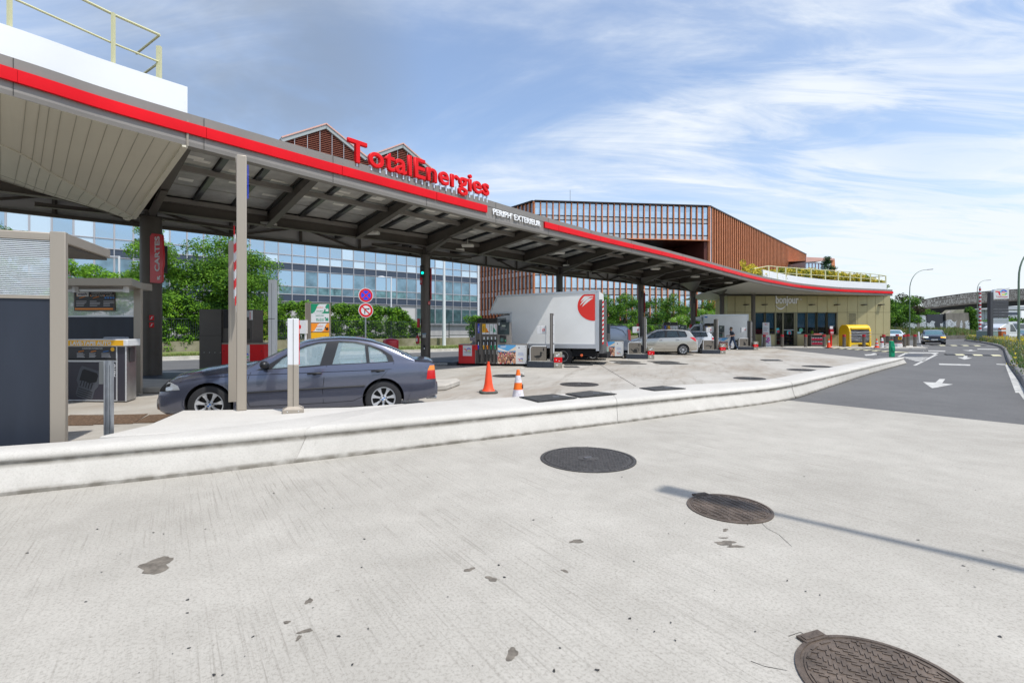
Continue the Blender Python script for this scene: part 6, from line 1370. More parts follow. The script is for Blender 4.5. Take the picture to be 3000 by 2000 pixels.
M_sil = mat('silhouette', (.02, .019, .018), .5)
duck = [(.12, .20), (.16, .17), (.22, .13), (.30, .12), (.38, .14), (.43, .19), (.455, .25), (.44, .30), (.45, .315), (.50, .335), (.46, .35), (.43, .385), (.39, .375), (.375, .33), (.385, .27), (.36, .235), (.28, .235), (.2, .215)]
legs = [[(.25, .125), (.27, .125), (.275, .06), (.25, .05), (.245, .055)], [(.33, .125), (.35, .125), (.355, .06), (.39, .045), (.33, .055)]]
can_ = [[(.24, .06), (.44, .06), (.42, .25), (.26, .25)], [(.26, .16), (.17, .24), (.12, .28), (.10, .25), (.16, .19), (.25, .09)]]
hare = [(.10, .22), (.16, .20), (.22, .23), (.30, .24), (.38, .20), (.40, .10), (.43, .07), (.45, .14), (.46, .17), (.50, .18), (.51, .22), (.47, .26), (.43, .24), (.36, .27), (.28, .30), (.22, .29), (.17, .25)]
rab = [(.30, .08), (.44, .08), (.47, .14), (.45, .24), (.40, .28), (.40, .31), (.36, .34), (.37, .42), (.34, .36), (.31, .43), (.31, .34), (.29, .30), (.32, .26), (.30, .18)]
for i, P in enumerate([[duck]+legs, can_, [hare], [rab]]):
    mb = MB(); mb.mt = Matrix.Diagonal((1.06, 1, 1.0, 1))
    for q in P: mb.ext([(x, -.003, z) for x, z in q], (0, .002, 0))
    if i == 1: mb.tube([(.28+.13+.11*cos(a), -.004, .22+.09*sin(a)) for a in [pi*.95-j*pi*1.35/10 for j in range(11)]], .010, 5)
    mb.build('silhouette', M_sil, units[i], smooth=None)
# slab from column to pump
for k in range(4):
    t = thing('island_slab', ['dark raised island slab between the near traffic light column and its pump', 'dark raised island slab at the column behind the big truck', 'dark raised island slab behind the beige silver car', 'dark raised island slab in front of the small truck'][k], 'kerb', iloc(k, 0, 0), IR, 'raised island slabs')
    mb = MB(); mb.prism([(-5.3, .9), (-5.15, .65), (-3.35, .65), (-3.15, .85), (-3.15, 1.6), (-3.4, 1.85), (-5.1, 1.85), (-5.3, 1.6)], 0, .15); mb.build('slab', M_slate, t, bevel=.015)
    mb = MB(); mb.box(-4.3, -3.55, .644, .652, .02, .12); mb.build('side_plate', mat('plate_grey', (.3, .31, .31), .5, var=(20, .5)), t)
# ---- left island with the old kiosk pump ----
M_isl = mat('island_concrete', (.45, .42, .37), .9, var=(1.5, .22), bump=(25, .3))
A_, B_, C_ = g(380, 1152), g(1250, 1147), g(1348, 1128)
t = thing('island', 'long pale concrete island with a rounded end behind the grey saloon', 'traffic island', (-5, 13.5, 0))
P = [(-13, A_.y+.2), (A_.x, A_.y), (B_.x, B_.y), (B_.x+.45, B_.y+.25), (C_.x, C_.y), (C_.x-.15, C_.y+.55), (B_.x+.2, B_.y+1.5), (-6, 15.2), (-9.8, 16.4), (-13, 16.6)]
mb = MB(); mb.prism(P, 0, .15); mb.build('kerb', M_isl, t, world=True, bevel=.03)
mb = MB(); mb.prism([(-12.4, 14.2), (-6.4, 13.5), (-5.6, 13.6), (-5.9, 14.9), (-9.6, 15.9), (-12.4, 16.0)], .15, .156); mb.build('dark_paving', M_slate, t, world=True)
kp = Vector(((584-CX)/FPX*14.4, 14.4, .15)); ks = .01014      # metres per photo pixel there
kiosk = thing('fuel_dispenser', 'dark taupe pump cabinet with red doors seen past the saloon bonnet', 'fuel pump', kp, radians(-6))
mz = lambda y: EYE+(HY-y)*ks-.15
mb = MB(); mb.box(0, .71, 0, .6, 0, mz(906)); mb.box(.0, .71, -.003, 0, 0, .01); mb.build('cabinet', M_pump, kiosk, bevel=.008)
mb = MB(); mb.box(0, .71, -.003, .0, mz(983), mz(982.4)); mb.box(.70, .712, -.003, 0, .05, mz(907)); [mb.box(.14+i*.17, .165+i*.17, -.004, 0, mz(1033), mz(1031)) for i in range(0)]; mb.build('panel_gap', M_dark, kiosk)
mb = MB(); [mb.lathe([(.001, -.004), (.010, -.004), (.010, 0)], (.155+i*.172, -.002, mz(1032)), 'y', 8) for i in range(4)]; mb.build('rivets', M_wht, kiosk)
mb = MB(); mb.box(.715, 1.66, .03, .55, mz(1006), mz(907)); mb.build('pump_head', M_pump, kiosk, bevel=.01)
mb = MB(); mb.box(.76, 1.36, .01, .03, mz(961), mz(907.5)); mb.build('display', M_black, kiosk)
mb = MB(); mb.box(1.43, 1.56, .022, .03, mz(929), mz(911)); mb.build('notice', mat('notice_grey', (.4, .43, .46), .5), kiosk); mb = MB(); mb.box(1.57, 1.67, .018, .03, mz(937), mz(910)); nn_ = mb.build('notice', M_wht, kiosk)
mb = MB(); [mb.box(1.585, 1.61, .014, .018, mz(935-i*4.3), mz(931.6-i*4.3)) for i in range(5)]; mb.build('pictograms', M_txt, nn_)
mb = MB(); [mb.box(1.37+j*.045, 1.40+j*.045, .024, .031, mz(992-i*3), mz(990.6-i*3)) for i in range(10) for j in range(5)]; mb.build('vent_slots', M_dark, kiosk)
mb = MB(); mb.box(.71, 2.07, .0, .6, mz(1008), mz(1004)); mb.build('shelf_top', M_tan, kiosk)
mb = MB(); mb.box(.71, 2.05, 0, .58, .0, mz(1008)); mb.build('red_cabinet', M_pred, kiosk, bevel=.006)
mb = MB(); mb.box(1.19, 1.60, -.006, 0, .30, mz(1009)); mb.build('logo_plate', M_wht, kiosk); logo(kiosk, 1.40, -.007, .66, .36)
mb = MB(); [mb.lathe([(.001, -.006), (.014, -.006), (.014, 0)], (x, -.001, .79), 'y', 10) for x in (.78, 1.97)]; mb.build('panel_lock', M_black, kiosk)
# white mast behind the saloon windscreen
x0 = ((785.5-CX)/FPX*13.9); t = thing('white_mast', 'tall white rectangular mast behind the saloon windscreen', 'mast', (x0, 13.9, .15)); mb = MB(); mb.box(0, .19, 0, .16, 0, 1.57+146*13.9/FPX-.15); mb.build('mast', M_wht, t, bevel=.006)
mb = MB(); mb.box(.092, .098, -.002, 0, .1, 2.75); mb.box(-.002, .192, -.002, 0, 1.72, 1.735); mb.build('groove', M_dark, t)
# fuel grade board
sx = (893.6-CX)/FPX*13.3; k_ = 13.3/FPX; zb_ = lambda y: EYE+(HY-y)*k_
t = thing('fuel_grade_board', 'taupe board listing green, white and orange fuel grades with arrows', 'sign', (sx, 13.3, 0), radians(4))
mb = MB(); mb.box(0, .15, 0, .18, .15, zb_(887)); mb.box(.15, .64, .05, .17, .15, zb_(888)); mb.build('post', M_tan, t)
mb = MB(); [mb.box(.03+i*.03, .04+i*.03, -.002, 0, .2, zb_(888)) for i in range(4)]; mb.build('groove', M_taupeD, t)
def arrow(mb, x, y, z, s, ang=0):
    pts = [(-.12, .5), (.12, .5), (.12, -.05), (.36, .18), (.36, -.12), (0, -.5), (-.36, -.12), (-.36, .18), (-.12, -.05)]; c, s_ = cos(ang), sin(ang)
    mb.ext([(x+(px*c-pz*s_)*s, y, z+(px*s_+pz*c)*s) for px, pz in pts], (0, -.001, 0))
for i, (y0, y1, bgc, ac, tx) in enumerate([(890, 919, M_green, M_wht, 'SANS PLOMB 98'), (918, 945.5, M_wht, M_green, '95-E10'), (946.5, 972.5, M_oran, M_black, 'DIESEL'), (974, 1001, M_yel, M_black, 'DIESEL')]):
    za, zc_ = zb_(y1)+.008, zb_(y0); mb = MB(); mb.box(.155, .63, .02, .05, za, zc_); s_ = mb.build('grade_plate', bgc, t)
    if bgc in (M_green, M_oran):
        h = zc_-za; P = [(.155+.47*u, .019, za+h*v) for u, v in [(.08, .02), (.2, .15), (.3, .5), (.38, .85), (.5, .98), (.95, .98), (.86, .9), (.78, .5), (.7, .15), (.58, .02)]]; mb = MB(); mb.ext(P, (0, -.001, 0)); mb.build('grade_leaf', M_wht, s_)
        text('grade_brand', 'excellium', .075, mat('ink_orange', (.75, .15, .05), .5), s_, (.30, .0175, za+h*.56), depth=.001, fit=.18)
        text('grade_text', tx, .05, M_green if i == 0 else M_black, s_, (.30, .0175, za+h*.18), depth=.001, fit=.17, bold=.001)
    elif i == 1:
        text('grade_text', 'SANS PLOMB', .06, M_green, s_, (.28, .0185, za+.17), depth=.001, fit=.21); text('grade_text', tx, .11, M_green, s_, (.29, .0185, za+.04), depth=.001, fit=.20, bold=.002)
    mb = MB(); arrow(mb, .575, .0175, (za+zc_)/2-.03, .13, radians(45)); mb.build('arrow', ac, s_)
t = thing('extinguisher_box', 'white box with a red fire symbol left of the fuel grade board', 'extinguisher box', ((871-CX)/FPX*13.2, 13.2, 0)); mb = MB(); mb.box(0, .24, 0, .2, zb_(977), zb_(938)); mb.build('box', M_wht, t); mb = MB(); mb.box(.01, .10, -.004, 0, zb_(962), zb_(952)); mb.build('fire_symbol', M_pred, t)
mb = MB(); mb.box(.19, .23, .02, .06, .15, zb_(977)); mb.build('pole', M_wht, t)
# posts on the barrier
M_tan3 = mat('post_tan', (.36, .315, .26), .42, .25, bump=(350, .04))
b0 = g(708, 1201, .384); t = thing('tall_post', 'tall tan square post on the plinth in front of the saloon', 'post', (b0.x, b0.y, .384), radians(28))
ht = EYE+(HY-453)*(b0.y-.06)/FPX-.384; mb = MB(); mb.box(-.066, .066, -.06, .06, 0, ht); mb.build('post', M_tan3, t, bevel=.012)
mb = MB(); pp = [(-.066, .06), (-.066, 1.15)]; mb.ext([(-.080, .05, ht), (-.080, .05, ht-.10), (-.080, 1.05, ht-1.25), (-.080, 1.05, ht-.6)], (.025, 0, 0)); mb.box(-.21, -.075, 1.0, 1.12, 0, ht-1.1); mb.build('rear_arm', M_tan3, t)
mb = MB(); r = random.Random(2)
for j in range(3):
    for i in range(8): mb.box(-.112+j*.012-.004, -.112+j*.012+.006, .45+j*.16, .60+j*.16, ht-.95-j*.10-i*.14-.14, ht-.95-j*.10-i*.14, (i+j) % 2)
mb.build('striped_board', [M_red, M_wht], t, smooth=None)
mb = MB(); mb.ext([(.075, .0, ht-.12), (.075, .14, ht-.16), (.075, .16, ht-.5), (.075, .0, ht-.62)], (.012, 0, 0)); mb.build('blue_board', M_blue, t)
b1 = g(859, 1207, .384); t = thing('short_post', 'short square post, white above and tan below, on a tan foot', 'post', (b1.x, b1.y, .384), radians(24))
h1 = EYE+(HY-933)*b1.y/FPX-.384; zc1 = EYE+(HY-1067.7)*b1.y/FPX-.384; mb = MB(); mb.box(-.074, .074, -.05, .10, .05, zc1, 0); mb.box(-.074, .074, -.05, .10, zc1, h1, 1); mb.build('post', [M_tan3, M_wht], t, bevel=.006)
mb = MB(); mb.box(-.003, .003, -.053, -.0501, .08, h1-.01); mb.build('groove', M_dark, t); mb = MB(); mb.box(.0745, .082, -.03, .08, zc1, h1-.02); mb.build('red_edge', M_red, t)
mb = MB(); mb.box(-.14, .14, -.10, .16, 0, .05); mb.add([(-.14, -.10, .05), (.14, -.10, .05), (.14, .16, .05), (-.14, .16, .05), (-.075, -.052, .09), (.075, -.052, .09), (.075, .10, .09), (-.075, .10, .09)], [(0, 1, 5, 4), (1, 2, 6, 5), (2, 3, 7, 6), (3, 0, 4, 7)]); mb.build('foot', M_tan3, t, bevel=.006); mb = MB(); [mb.lathe([(.001, -.104), (.007, -.104), (.007, -.1)], (x, 0, .025), 'y', 8) for x in (-.075, .07)]; mb.build('bolt', M_wht, t)
# galvanised channel post
b2 = at(321, 1285, 5.75); t = thing('channel_post', 'grey metal channel post with a small side plate at the wash bay', 'post', (b2.x, b2.y, 0)); h2 = EYE+(HY-1055.7)*5.75/FPX
mb = MB(); mb.box(-.046, .046, 0, .008, 0, h2); mb.box(-.046, -.030, -.03, 0, 0, h2); mb.box(.030, .046, -.03, 0, 0, h2); mb.box(-.008, .008, -.012, 0, .05, h2-.05); mb.build('channel', M_galv, t); mb = MB(); mb.box(-.125, -.046, .0, .006, h2-.28, h2-.01); mb.build('side_plate', mat('plate_grey2', (.22, .23, .23), .5, .5), t)
# ---------------- wash bays ----------------
M_rib = mat('ribbed_glass', (.50, .58, .60), .22, 0, spec=.8, alpha=.34); M_ribl = mat('rib_line', (.75, .77, .80), .35); M_navp = mat('dark_panel', (.022, .028, .042), .5, var=(.8, .2), stretch=(0, (3, 3, .4)))
wa = Vector((.927, .375, 0)).normalized(); c0 = Vector(((145-CX)/FPX*5.42, 5.42, 0)); t = thing('wash_bay_wall', 'near wash bay screen with a tan frame, dark panel and ribbed glass', 'wash bay', c0, atan2(wa.y, wa.x))
HH = EYE+(HY-677)*5.42/FPX
mb = MB(); mb.box(0, .14, -.0, .07, 0, HH); mb.box(-6, 0, .0, .12, HH-.09, HH-.02); mb.build('frame', M_tan3, t, bevel=.006)
mb = MB(); mb.box(-6, -.002, .02, .05, 0, EYE+(HY-874)*5.42/FPX); mb.build('dark_panel', M_navp, t)
zr0, zr1 = EYE+(HY-866)*5.42/FPX, HH-.1; mb = MB(); mb.box(-6, -.002, .02, .03, zr0, zr1); mb.build('ribbed_pane', M_rib, t)
mb = MB(); n = 30; [mb.box(-6, -.003, .012, .02, lerp(zr0, zr1, (i+.25)/n), lerp(zr0, zr1, (i+.55)/n)) for i in range(n)]; mb.build('ribs', M_ribl, t, smooth=None)
mb = MB(); mb.box(-6, -.001, .005, .06, zr0-.035, zr0); mb.box(-6, -.001, .0, .05, zr1, zr1+.02); mb.build('mid_rail', M_tan3, t)
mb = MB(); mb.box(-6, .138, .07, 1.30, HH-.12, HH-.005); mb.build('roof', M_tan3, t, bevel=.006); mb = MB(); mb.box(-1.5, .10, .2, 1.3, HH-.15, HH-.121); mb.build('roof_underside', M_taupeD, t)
for i in range(1): mb = MB(); mb.box(.02, .12, 1.22, 1.32, 0, HH-.12) if 0 else mb.box(-5.9, -5.8, 1.2, 1.3, 0, HH-.12); mb.build('rear_leg', M_tan3, t)
# second booth
Yf = 10.9; fx = lambda x, Y=Yf: (x-CX)/FPX*Y; t = thing('wash_bay_shelter', 'tan framed shelter with ribbed glass and a dark back panel behind the mat washer', 'wash bay', (fx(390), Yf, 0)); zf = lambda y, Y=Yf: EYE+(HY-y)*Y/FPX
Yb = 11.8; zt_b = zf(814.5)
mb = MB(); P = [(-2.5, -.02), (-.02, -.02), (-.62, 1.10), (-.68, 1.5), (-2.5, 1.5)]; mb.prism([(x, y) for x, y in P], zt_b-.17, zt_b); mb.build('roof', M_tan3, t, bevel=.008)
xo = fx(390); bx = lambda x: fx(x, Yb)-xo; mb = MB(); mb.box(bx(394), bx(415), Yb-Yf-.03, Yb-Yf+.04, 0, zt_b-.17); mb.box(bx(395)-.02, bx(424), Yb-Yf-.18, Yb-Yf-.1, 0, .03); mb.build('frame', M_tan3, t, bevel=.006)
mb = MB(); mb.box(bx(150), bx(393), Yb-Yf+.0, Yb-Yf+.04, 0, zf(928, Yb)); mb.build('dark_panel', M_navp, t)
zr0, zr1 = zf(927, Yb)+.02, zt_b-.18; mb = MB(); mb.box(bx(150), bx(393), Yb-Yf+.01, Yb-Yf+.02, zr0, zr1); mb.build('ribbed_pane', M_rib, t)
mb = MB(); n = 26; [mb.box(bx(150), bx(393)-.001, Yb-Yf, Yb-Yf+.01, lerp(zr0, zr1, (i+.25)/n), lerp(zr0, zr1, (i+.5)/n)) for i in range(n)]; mb.box(bx(150), bx(393), Yb-Yf-.01, Yb-Yf+.05, zr0-.03, zr0+.0); mb.build('ribs', M_ribl, t, smooth=None)
for a, c in ((150, 222), (236, 371)):
    mb = MB(); mb.tube([(fx(a, 11.2)-xo, .3, zt_b-.25), (fx(c, 11.2)-xo, .3, zt_b-.25)], .035, 10); mb.box(fx(c, 11.2)-xo-.04, fx(c, 11.2)-xo+.02, .25, .35, zt_b-.3, zt_b-.17); mb.build('tube_lamp', M_wht, t)
# info panel
ip = thing('info_panel', 'dark framed instruction panel with an orange strip hanging in the shelter', 'information panel', (bx(222)+xo, Yb-.05, 0)); w_ = bx(340)-bx(222); za, zc_ = zf(911, Yb), zf(851, Yb)
mb = MB(); mb.box(0, w_, 0, .04, za, zc_); mb.build('frame', M_taupeD, ip); mb = MB(); mb.box(.03, w_-.03, -.003, 0, za+.03, zc_-.03); pf = mb.build('sheet', mat('sheet_dark', (.03, .03, .035), .4), ip)
mb = MB(); mb.box(.03, w_-.03, -.006, -.003, za+.03, za+.07); mb.build('orange_strip', M_oran, pf); mb = MB(); mb.box(.07, .36, -.006, -.003, zc_-.15, zc_-.04); mb.build('logo_field', M_wht, pf)
text('logo_word', 'wash', .10, M_navy, pf, (.10, -.0065, zc_-.12), depth=.001, bold=.002, fit=.22); text('heading', "CONSIGNES D'UTILISATION", .05, M_wht, pf, (.43, -.0055, zc_-.085), depth=.001, fit=.5); text('heading', 'LAVE-TAPIS AUTO', .06, M_wht, pf, (.41, -.0055, zc_-.15), depth=.001, fit=.56)
for i in range(3):
    xx = .06+i*.33; lines(pf, 'instructions', xx, xx+.27, za+.24, 4, .035, mat('ink_light', (.5, .5, .52), .5), -.005, .012, i); mb = MB(); mb.sphere((xx+.02, -.005, za+.37), .016, .002, .016, 8); mb.build('step_dot', M_oran, pf)
    if i < 2: mb = MB(); mb.tube([(xx+.08, -.006, za+.31), (xx+.22, -.006, za+.35)], .009, 5); mb.build('pictogram', M_oran, pf)
    else:
        mb = MB(); [mb.lathe([(.001, -.002), (.025, -.002), (.025, 0)], (xx+.05+j*.065, -.005, za+.32), 'y', 10) for j in range(4)]; mb.build('pictogram', M_bb, pf)
# mat washer
Ym = 10.55; mw = thing('mat_washer', 'mat washing machine with a yellow lettered top and a black car mat picture', 'mat washer', (fx(193, Ym)+.35*0, Ym, 0), radians(-3)); W_ = fx(379, Ym)-fx(193, Ym)
zt1, zb1 = zf(1013, Ym), zf(996, Ym)
mb = MB(); mb.prism([(0, 0), (W_, 0), (W_-.17, .45), (W_-.4, .55), (0, .55)], .02, zt1); mb.build('body', mat('brushed', (.42, .42, .42), .35, .85, var=(3, .15)), mw)
mb = MB(); mb.prism([(-.02, -.06), (W_+.02, -.06), (W_+.06, -.05), (W_-.05, .42), (W_-.3, .6), (-.02, .6)], zt1, zb1+.02); mb.build('top', M_wht, mw, bevel=.012)
mb = MB(); mb.box(-.02, W_-.02, -.063, -.06, zt1+.008, zb1-.0); tp = mb.build('yellow_band', M_yel, mw); text('lettering', 'LAVE-TAPIS AUTO', .115, M_wht, tp, (.165, -.0645, zt1+.022), depth=.001, bold=.004, fit=.92)
zz = [zf(y, Ym) for y in (1015, 1053, 1059, 1170)]
mb = MB(); mb.box(.04, W_-.22, -.008, 0, zz[1], zz[0]); ps = mb.build('instruction_panel', mat('sheet_dark', (.03, .03, .035), .4), mw)
text('heading', "CONSIGNES D'UTILISATION", .035, M_wht, ps, (.38, -.0088, zz[0]-.05), depth=.001, fit=.46)
for i in range(3): lines(ps, 'instructions', .26+i*.28, .26+i*.28+.22, zz[1]+.14, 4, .026, mat('ink_light', (.5, .5, .52), .5), -.0085, .009, i+3); mb = MB(); mb.tube([(.30+i*.28, -.01, zz[0]-.11), (.42+i*.28, -.01, zz[0]-.09)], .007, 5); mb.build('pictogram', M_oran if i < 2 else M_bb, ps)
mb = MB(); mb.lathe([(.03, -.004), (.045, -.006), (.03, -.008)], (W_-.31, -.004, zz[0]-.055), 'y', 16); mb.build('pictogram', M_yel, ps)
mb = MB(); mb.box(.03, W_-.22, -.008, 0, zz[3], zz[2]); pn = mb.build('picture_panel', mat('print_violet', (.035, .032, .045), .35), mw)
mb = MB()
for bx_ in ((.015, .035, zz[3]-.02, zz[0]), (W_-.225, W_-.205, zz[3]-.02, zz[0]), (.035, W_-.225, zz[2]-.002, zz[2]+.018), (.035, W_-.225, zz[3]-.02, zz[3]), (W_-.02, W_, .02, zz[0]), (.0, .012, .02, zz[0])): mb.box(bx_[0], bx_[1], -.016, 0, bx_[2], bx_[3])
mb.build('frame_bars', M_alloy, mw); mb = MB(); mb.box(.035, W_-.22, -.03, 0, zz[1]-.005, zz[1]+.02); mb.build('tray', M_dark, mw)
mb = MB(); R_ = Matrix.Translation((.50, -.009, .40)) @ Matrix.Rotation(radians(17), 4, 'Y') @ Matrix.Diagonal((.95, 1, .93, 1)); mb.mt = R_
mb.ext([(x, 0, z) for x, z in [(-.27, .27), (-.24, .36), (.20, .36), (.27, .28), (.27, 0), (.22, -.10), (.22, -.30), (.15, -.36), (-.15, -.36), (-.20, -.30), (-.2, -.10), (-.27, 0)]], (0, -.003, 0), 0)
mb.ext([(x, -.0035, z) for x, z in [(-.2, .25), (-.17, .3), (.15, .3), (.2, .25), (.2, .1), (.05, .02), (-.08, .04), (-.2, .02)]], (0, -.001, 0), 1)
for i in range(5): mb.box(-.15+i*.065, -.135+i*.065, -.006, -.0035, -.10, .04, 1)
for i in range(4): mb.box(-.17, .18, -.006, -.0035, -.17-i*.05, -.155-i*.05, 1)
mb.mt = None; mb.build('mat_picture', [mat('mat_grey', (.07, .075, .09), .5), mat('mat_black', (.008, .008, .01), .5)], pn, smooth=None)
text('lettering', 'AUTO', .10, M_wht, pn, (W_-.25, -.0095, zz[2]-.32), (pi/2, -pi/2, 0), depth=.001, bold=.004, fit=.28)
mb = MB(); mb.box(W_-.2, W_-.02, -.004, 0, .03, zz[0]); mb.build('side_panel', mat('print_violet', (.035, .032, .045), .35), mw)
mb = MB(); mb.mt = Matrix.Translation((W_-.02, .1, .86)) @ Matrix.Rotation(radians(110), 4, 'Z'); mb.box(0, .22, -.012, 0, 0, .32); mb.build('coin_plate', mat('coin_dark', (.08, .08, .085), .4, .5), mw)
mb = MB(); mb.ext([(.55, .3, zb1+.02), (1.02, .3, zb1+.02), (1.0, .3, zb1+.065), (.57, .3, zb1+.065)], (0, .2, 0)); mb.build('handle', mat('handle_grey', (.3, .33, .38), .4), mw, bevel=.02)
# ---------------- column signs ----------------
cp = cols[0]; t = thing('column_sign', 'red vertical board with white lettering and an arrow on the left column', 'sign', (cp.x+.05, cp.y-.34, 0), radians(-12)); kk = (cp.y-.34)/FPX; zq = lambda y: EYE+(HY-y)*kk
x0, x1 = (443-CX)*kk-(cp.x+.05), (486-CX)*kk-(cp.x+.05); P = [(x0+.06, zq(684)), (x1, zq(690)), (x1+.02, zq(735)), (x1+.04, zq(745)), (x1+.04, zq(775)), (x1+.0, zq(790)), (x1, zq(826)), (x1-.08, zq(831)), (x0, zq(828)), (x0-.01, zq(694))]
mb = MB(); mb.ext([(x, 0, z) for x, z in P], (0, .06, 0)); mb.build('board', M_redD if 0 else mat('board_red', (.55, .012, .02), .4, coat=.3), t, bevel=.006)
mb = MB(); mb.box(x0+.1, x1-.02, .06, .2, zq(800), zq(720)); mb.build('holder', M_black, t)
text('lettering', 'CARTES', .24, mat('letter_grey', (.55, .56, .57), .4), t, (x1-.10, -.004, zq(797)), (pi/2, -pi/2, 0), depth=.004, bold=.006, fit=zq(695)-zq(797)); mb = MB(); arrow(mb, (x0+x1)/2+.1, -.004, zq(815), .16, radians(-45)); mb.build('arrow', MATS['letter_grey'], t)
for yy, s_ in ((930, 0), (951, 1)):
    q = thing('small_sign', ['small red no smoking sign on the left column', 'small red no phone sign below the no smoking sign on the left column'][s_], 'sign', (cp.x+.17, cp.y-.27, 0), radians(30)); mb = MB(); mb.box(-.02, .10, -.012, 0, zq(yy+8), zq(yy-7)); mb.build('plate', M_pred, q); mb = MB(); mb.tube([(0, -.014, zq(yy+5)), (.08, -.014, zq(yy-4))], .007, 5); mb.box(.03, .05, -.014, -.012, zq(yy+4), zq(yy-3)); mb.build('symbol', M_wht, q)
c2 = cols[1]; k2 = (c2.y-.3)/FPX; zc2 = lambda y: EYE+(HY-y)*k2
t = thing('traffic_light', 'small black signal with a green lamp on the middle column', 'traffic light', (c2.x-.10, c2.y-.28, 0)); mb = MB(); mb.box(-.08, .08, -.10, .06, zc2(812), zc2(779)); mb.build('housing', M_black, t, bevel=.02)
for zy, m_ in ((786, mat('lamp_off', (.05, .045, .04), .3)), (800, mat('lamp_green', (.0, .7, .5), .3, emit=((0, 1, .7), 1.2)))): mb = MB(); mb.lathe([(.001, -.02), (.055, -.02), (.06, 0)], (.03, -.10, zc2(zy)), 'y', 14); mb.build('lens', m_, t); 
mb = MB(); mb.box(-.07, .09, -.16, -.1, zc2(780), zc2(779)); mb.box(-.07, .09, -.16, -.1, zc2(794), zc2(793)); mb.build('visor', M_black, t)
t = thing('lane_number_sign', 'narrow dark red number board below the green signal', 'sign', (c2.x-.16, c2.y-.26, 0), radians(-20)); mb = MB(); mb.box(-.04, .07, -.02, 0, zc2(834), zc2(811)); mb.build('board', M_redD, t); text('digit', '8', .2, M_wht, t, (-.025, -.021, zc2(829)), depth=.001, fit=.06)
t = thing('column_sign', 'narrow dark red board seen nearly edge on, right side of the middle column', 'sign', (c2.x+.235, c2.y-.1, 0), radians(-72)); mb = MB(); mb.box(-.42, .04, 0, .05, zc2(877), zc2(783)); mb.build('board', M_redD, t, bevel=.01); text('lettering', 'CARTES', .26, MATS['letter_grey'], t, (-.06, -.003, zc2(855)), (pi/2, -pi/2, 0), depth=.002, fit=1.0)
t = thing('lane_number_sign', 'small round cornered red plate with a white eight on the middle column', 'sign', (c2.x+.17, c2.y-.24, 0)); mb = MB(); mb.box(-.02, .08, -.02, 0, zc2(892), zc2(882)); mb.build('plate', M_pred, t, bevel=.012); text('digit', '8', .12, M_wht, t, (.0, -.023, zc2(890.5)), depth=.001)
t = thing('red_cabinet', 'red box on the left side of the middle column', 'cabinet', (c2.x-.29, c2.y-.1, 0)); mb = MB(); mb.box(-.05, .05, -.1, .1, zc2(959), zc2(933)); mb.build('box', M_redD, t, bevel=.008)
t = thing('fire_extinguisher', 'red fire extinguisher hanging left of the middle column', 'fire extinguisher', (c2.x-.33, c2.y-.12, 0)); mb = MB(); z0, z1 = zc2(1008), zc2(984); mb.lathe([(.03, z0), (.085, z0+.02), (.085, z1-.05), (.03, z1), (.03, z1+.04)], n=16); mb.build('cylinder', M_redD, t)
mb = MB(); mb.tube([(0, 0, z1+.03), (.0, -.02, z1+.1), (-.08, 0, z1+.16), (-.25, 0, z1+.17)], .014, 6); mb.build('hose', M_carbl, t); mb = MB(); mb.box(-.05, .01, -.092, -.08, z0+.12, z0+.26); mb.build('label_patch', M_wht, t)
t = thing('socket_box', 'small grey socket box with a blue top on the middle column', 'socket', (c2.x-.02, c2.y-.225, 0)); mb = MB(); mb.box(-.07, .07, -.05, .01, zc2(989), zc2(980)); mb.build('box', mat('socket_grey', (.45, .46, .44), .5), t, bevel=.008); mb = MB(); mb.box(-.09, .09, -.05, .01, zc2(978.5), zc2(976)); mb.build('lid', mat('lid_blue', (.2, .32, .42), .5), t)
t = thing('call_button', 'small black call button low on the middle column', 'button', (c2.x-.01, c2.y-.225, 0)); mb = MB(); mb.box(-.045, .045, -.04, .01, zc2(1024), zc2(1011)); mb.build('case', M_black, t, bevel=.008); mb = MB(); mb.box(-.02, .02, -.045, -.04, zc2(1023), zc2(1018)); mb.build('button', M_wht, t)
for i, k in enumerate((2, 3, 4)):
    cc = cols[k]; kq = cc.y/FPX; f = lambda y: EYE+(HY-y)*kq; ys = [(854, 898), (858, 915), (875, 927)][i]
    t = thing('column_sign', ['dark red board on the column above the white truck', 'dark red board on the column right of the white truck', 'dark red board on the column in front of the white flowering shrubs'][i], 'sign', (cc.x+.22, cc.y-.1, 0), radians(-68), 'dark red lane boards on the far columns'); mb = MB(); mb.box(-.4, .04, 0, .05, f(ys[1]), f(ys[0])); mb.build('board', M_redD, t); mb = MB(); mb.box(-.5, -.36, -.02, .03, f(ys[0]+24), f(ys[0]+4)); mb.build('number_board', M_pred, t)
    t = thing('traffic_light', ['black signal on the column above the white truck', 'black signal on the column right of the white truck', 'black signal on the column in front of the white flowering shrubs'][i], 'traffic light', (cc.x-.05, cc.y-.28, 0)); mb = MB(); mb.box(-.08, .08, -.1, .06, f(ys[0]+14), f(ys[0]-4)); mb.build('housing', M_black, t, bevel=.02)
    if k > 2: t = thing('red_cabinet', 'red box low on the column ' + ['', 'right of the white truck', 'in front of the white flowering shrubs'][i], 'cabinet', (cc.x-.26, cc.y-.1, 0)); mb = MB(); mb.box(-.06, .06, -.1, .1, 1.6, 2.0); mb.build('box', M_redD, t)
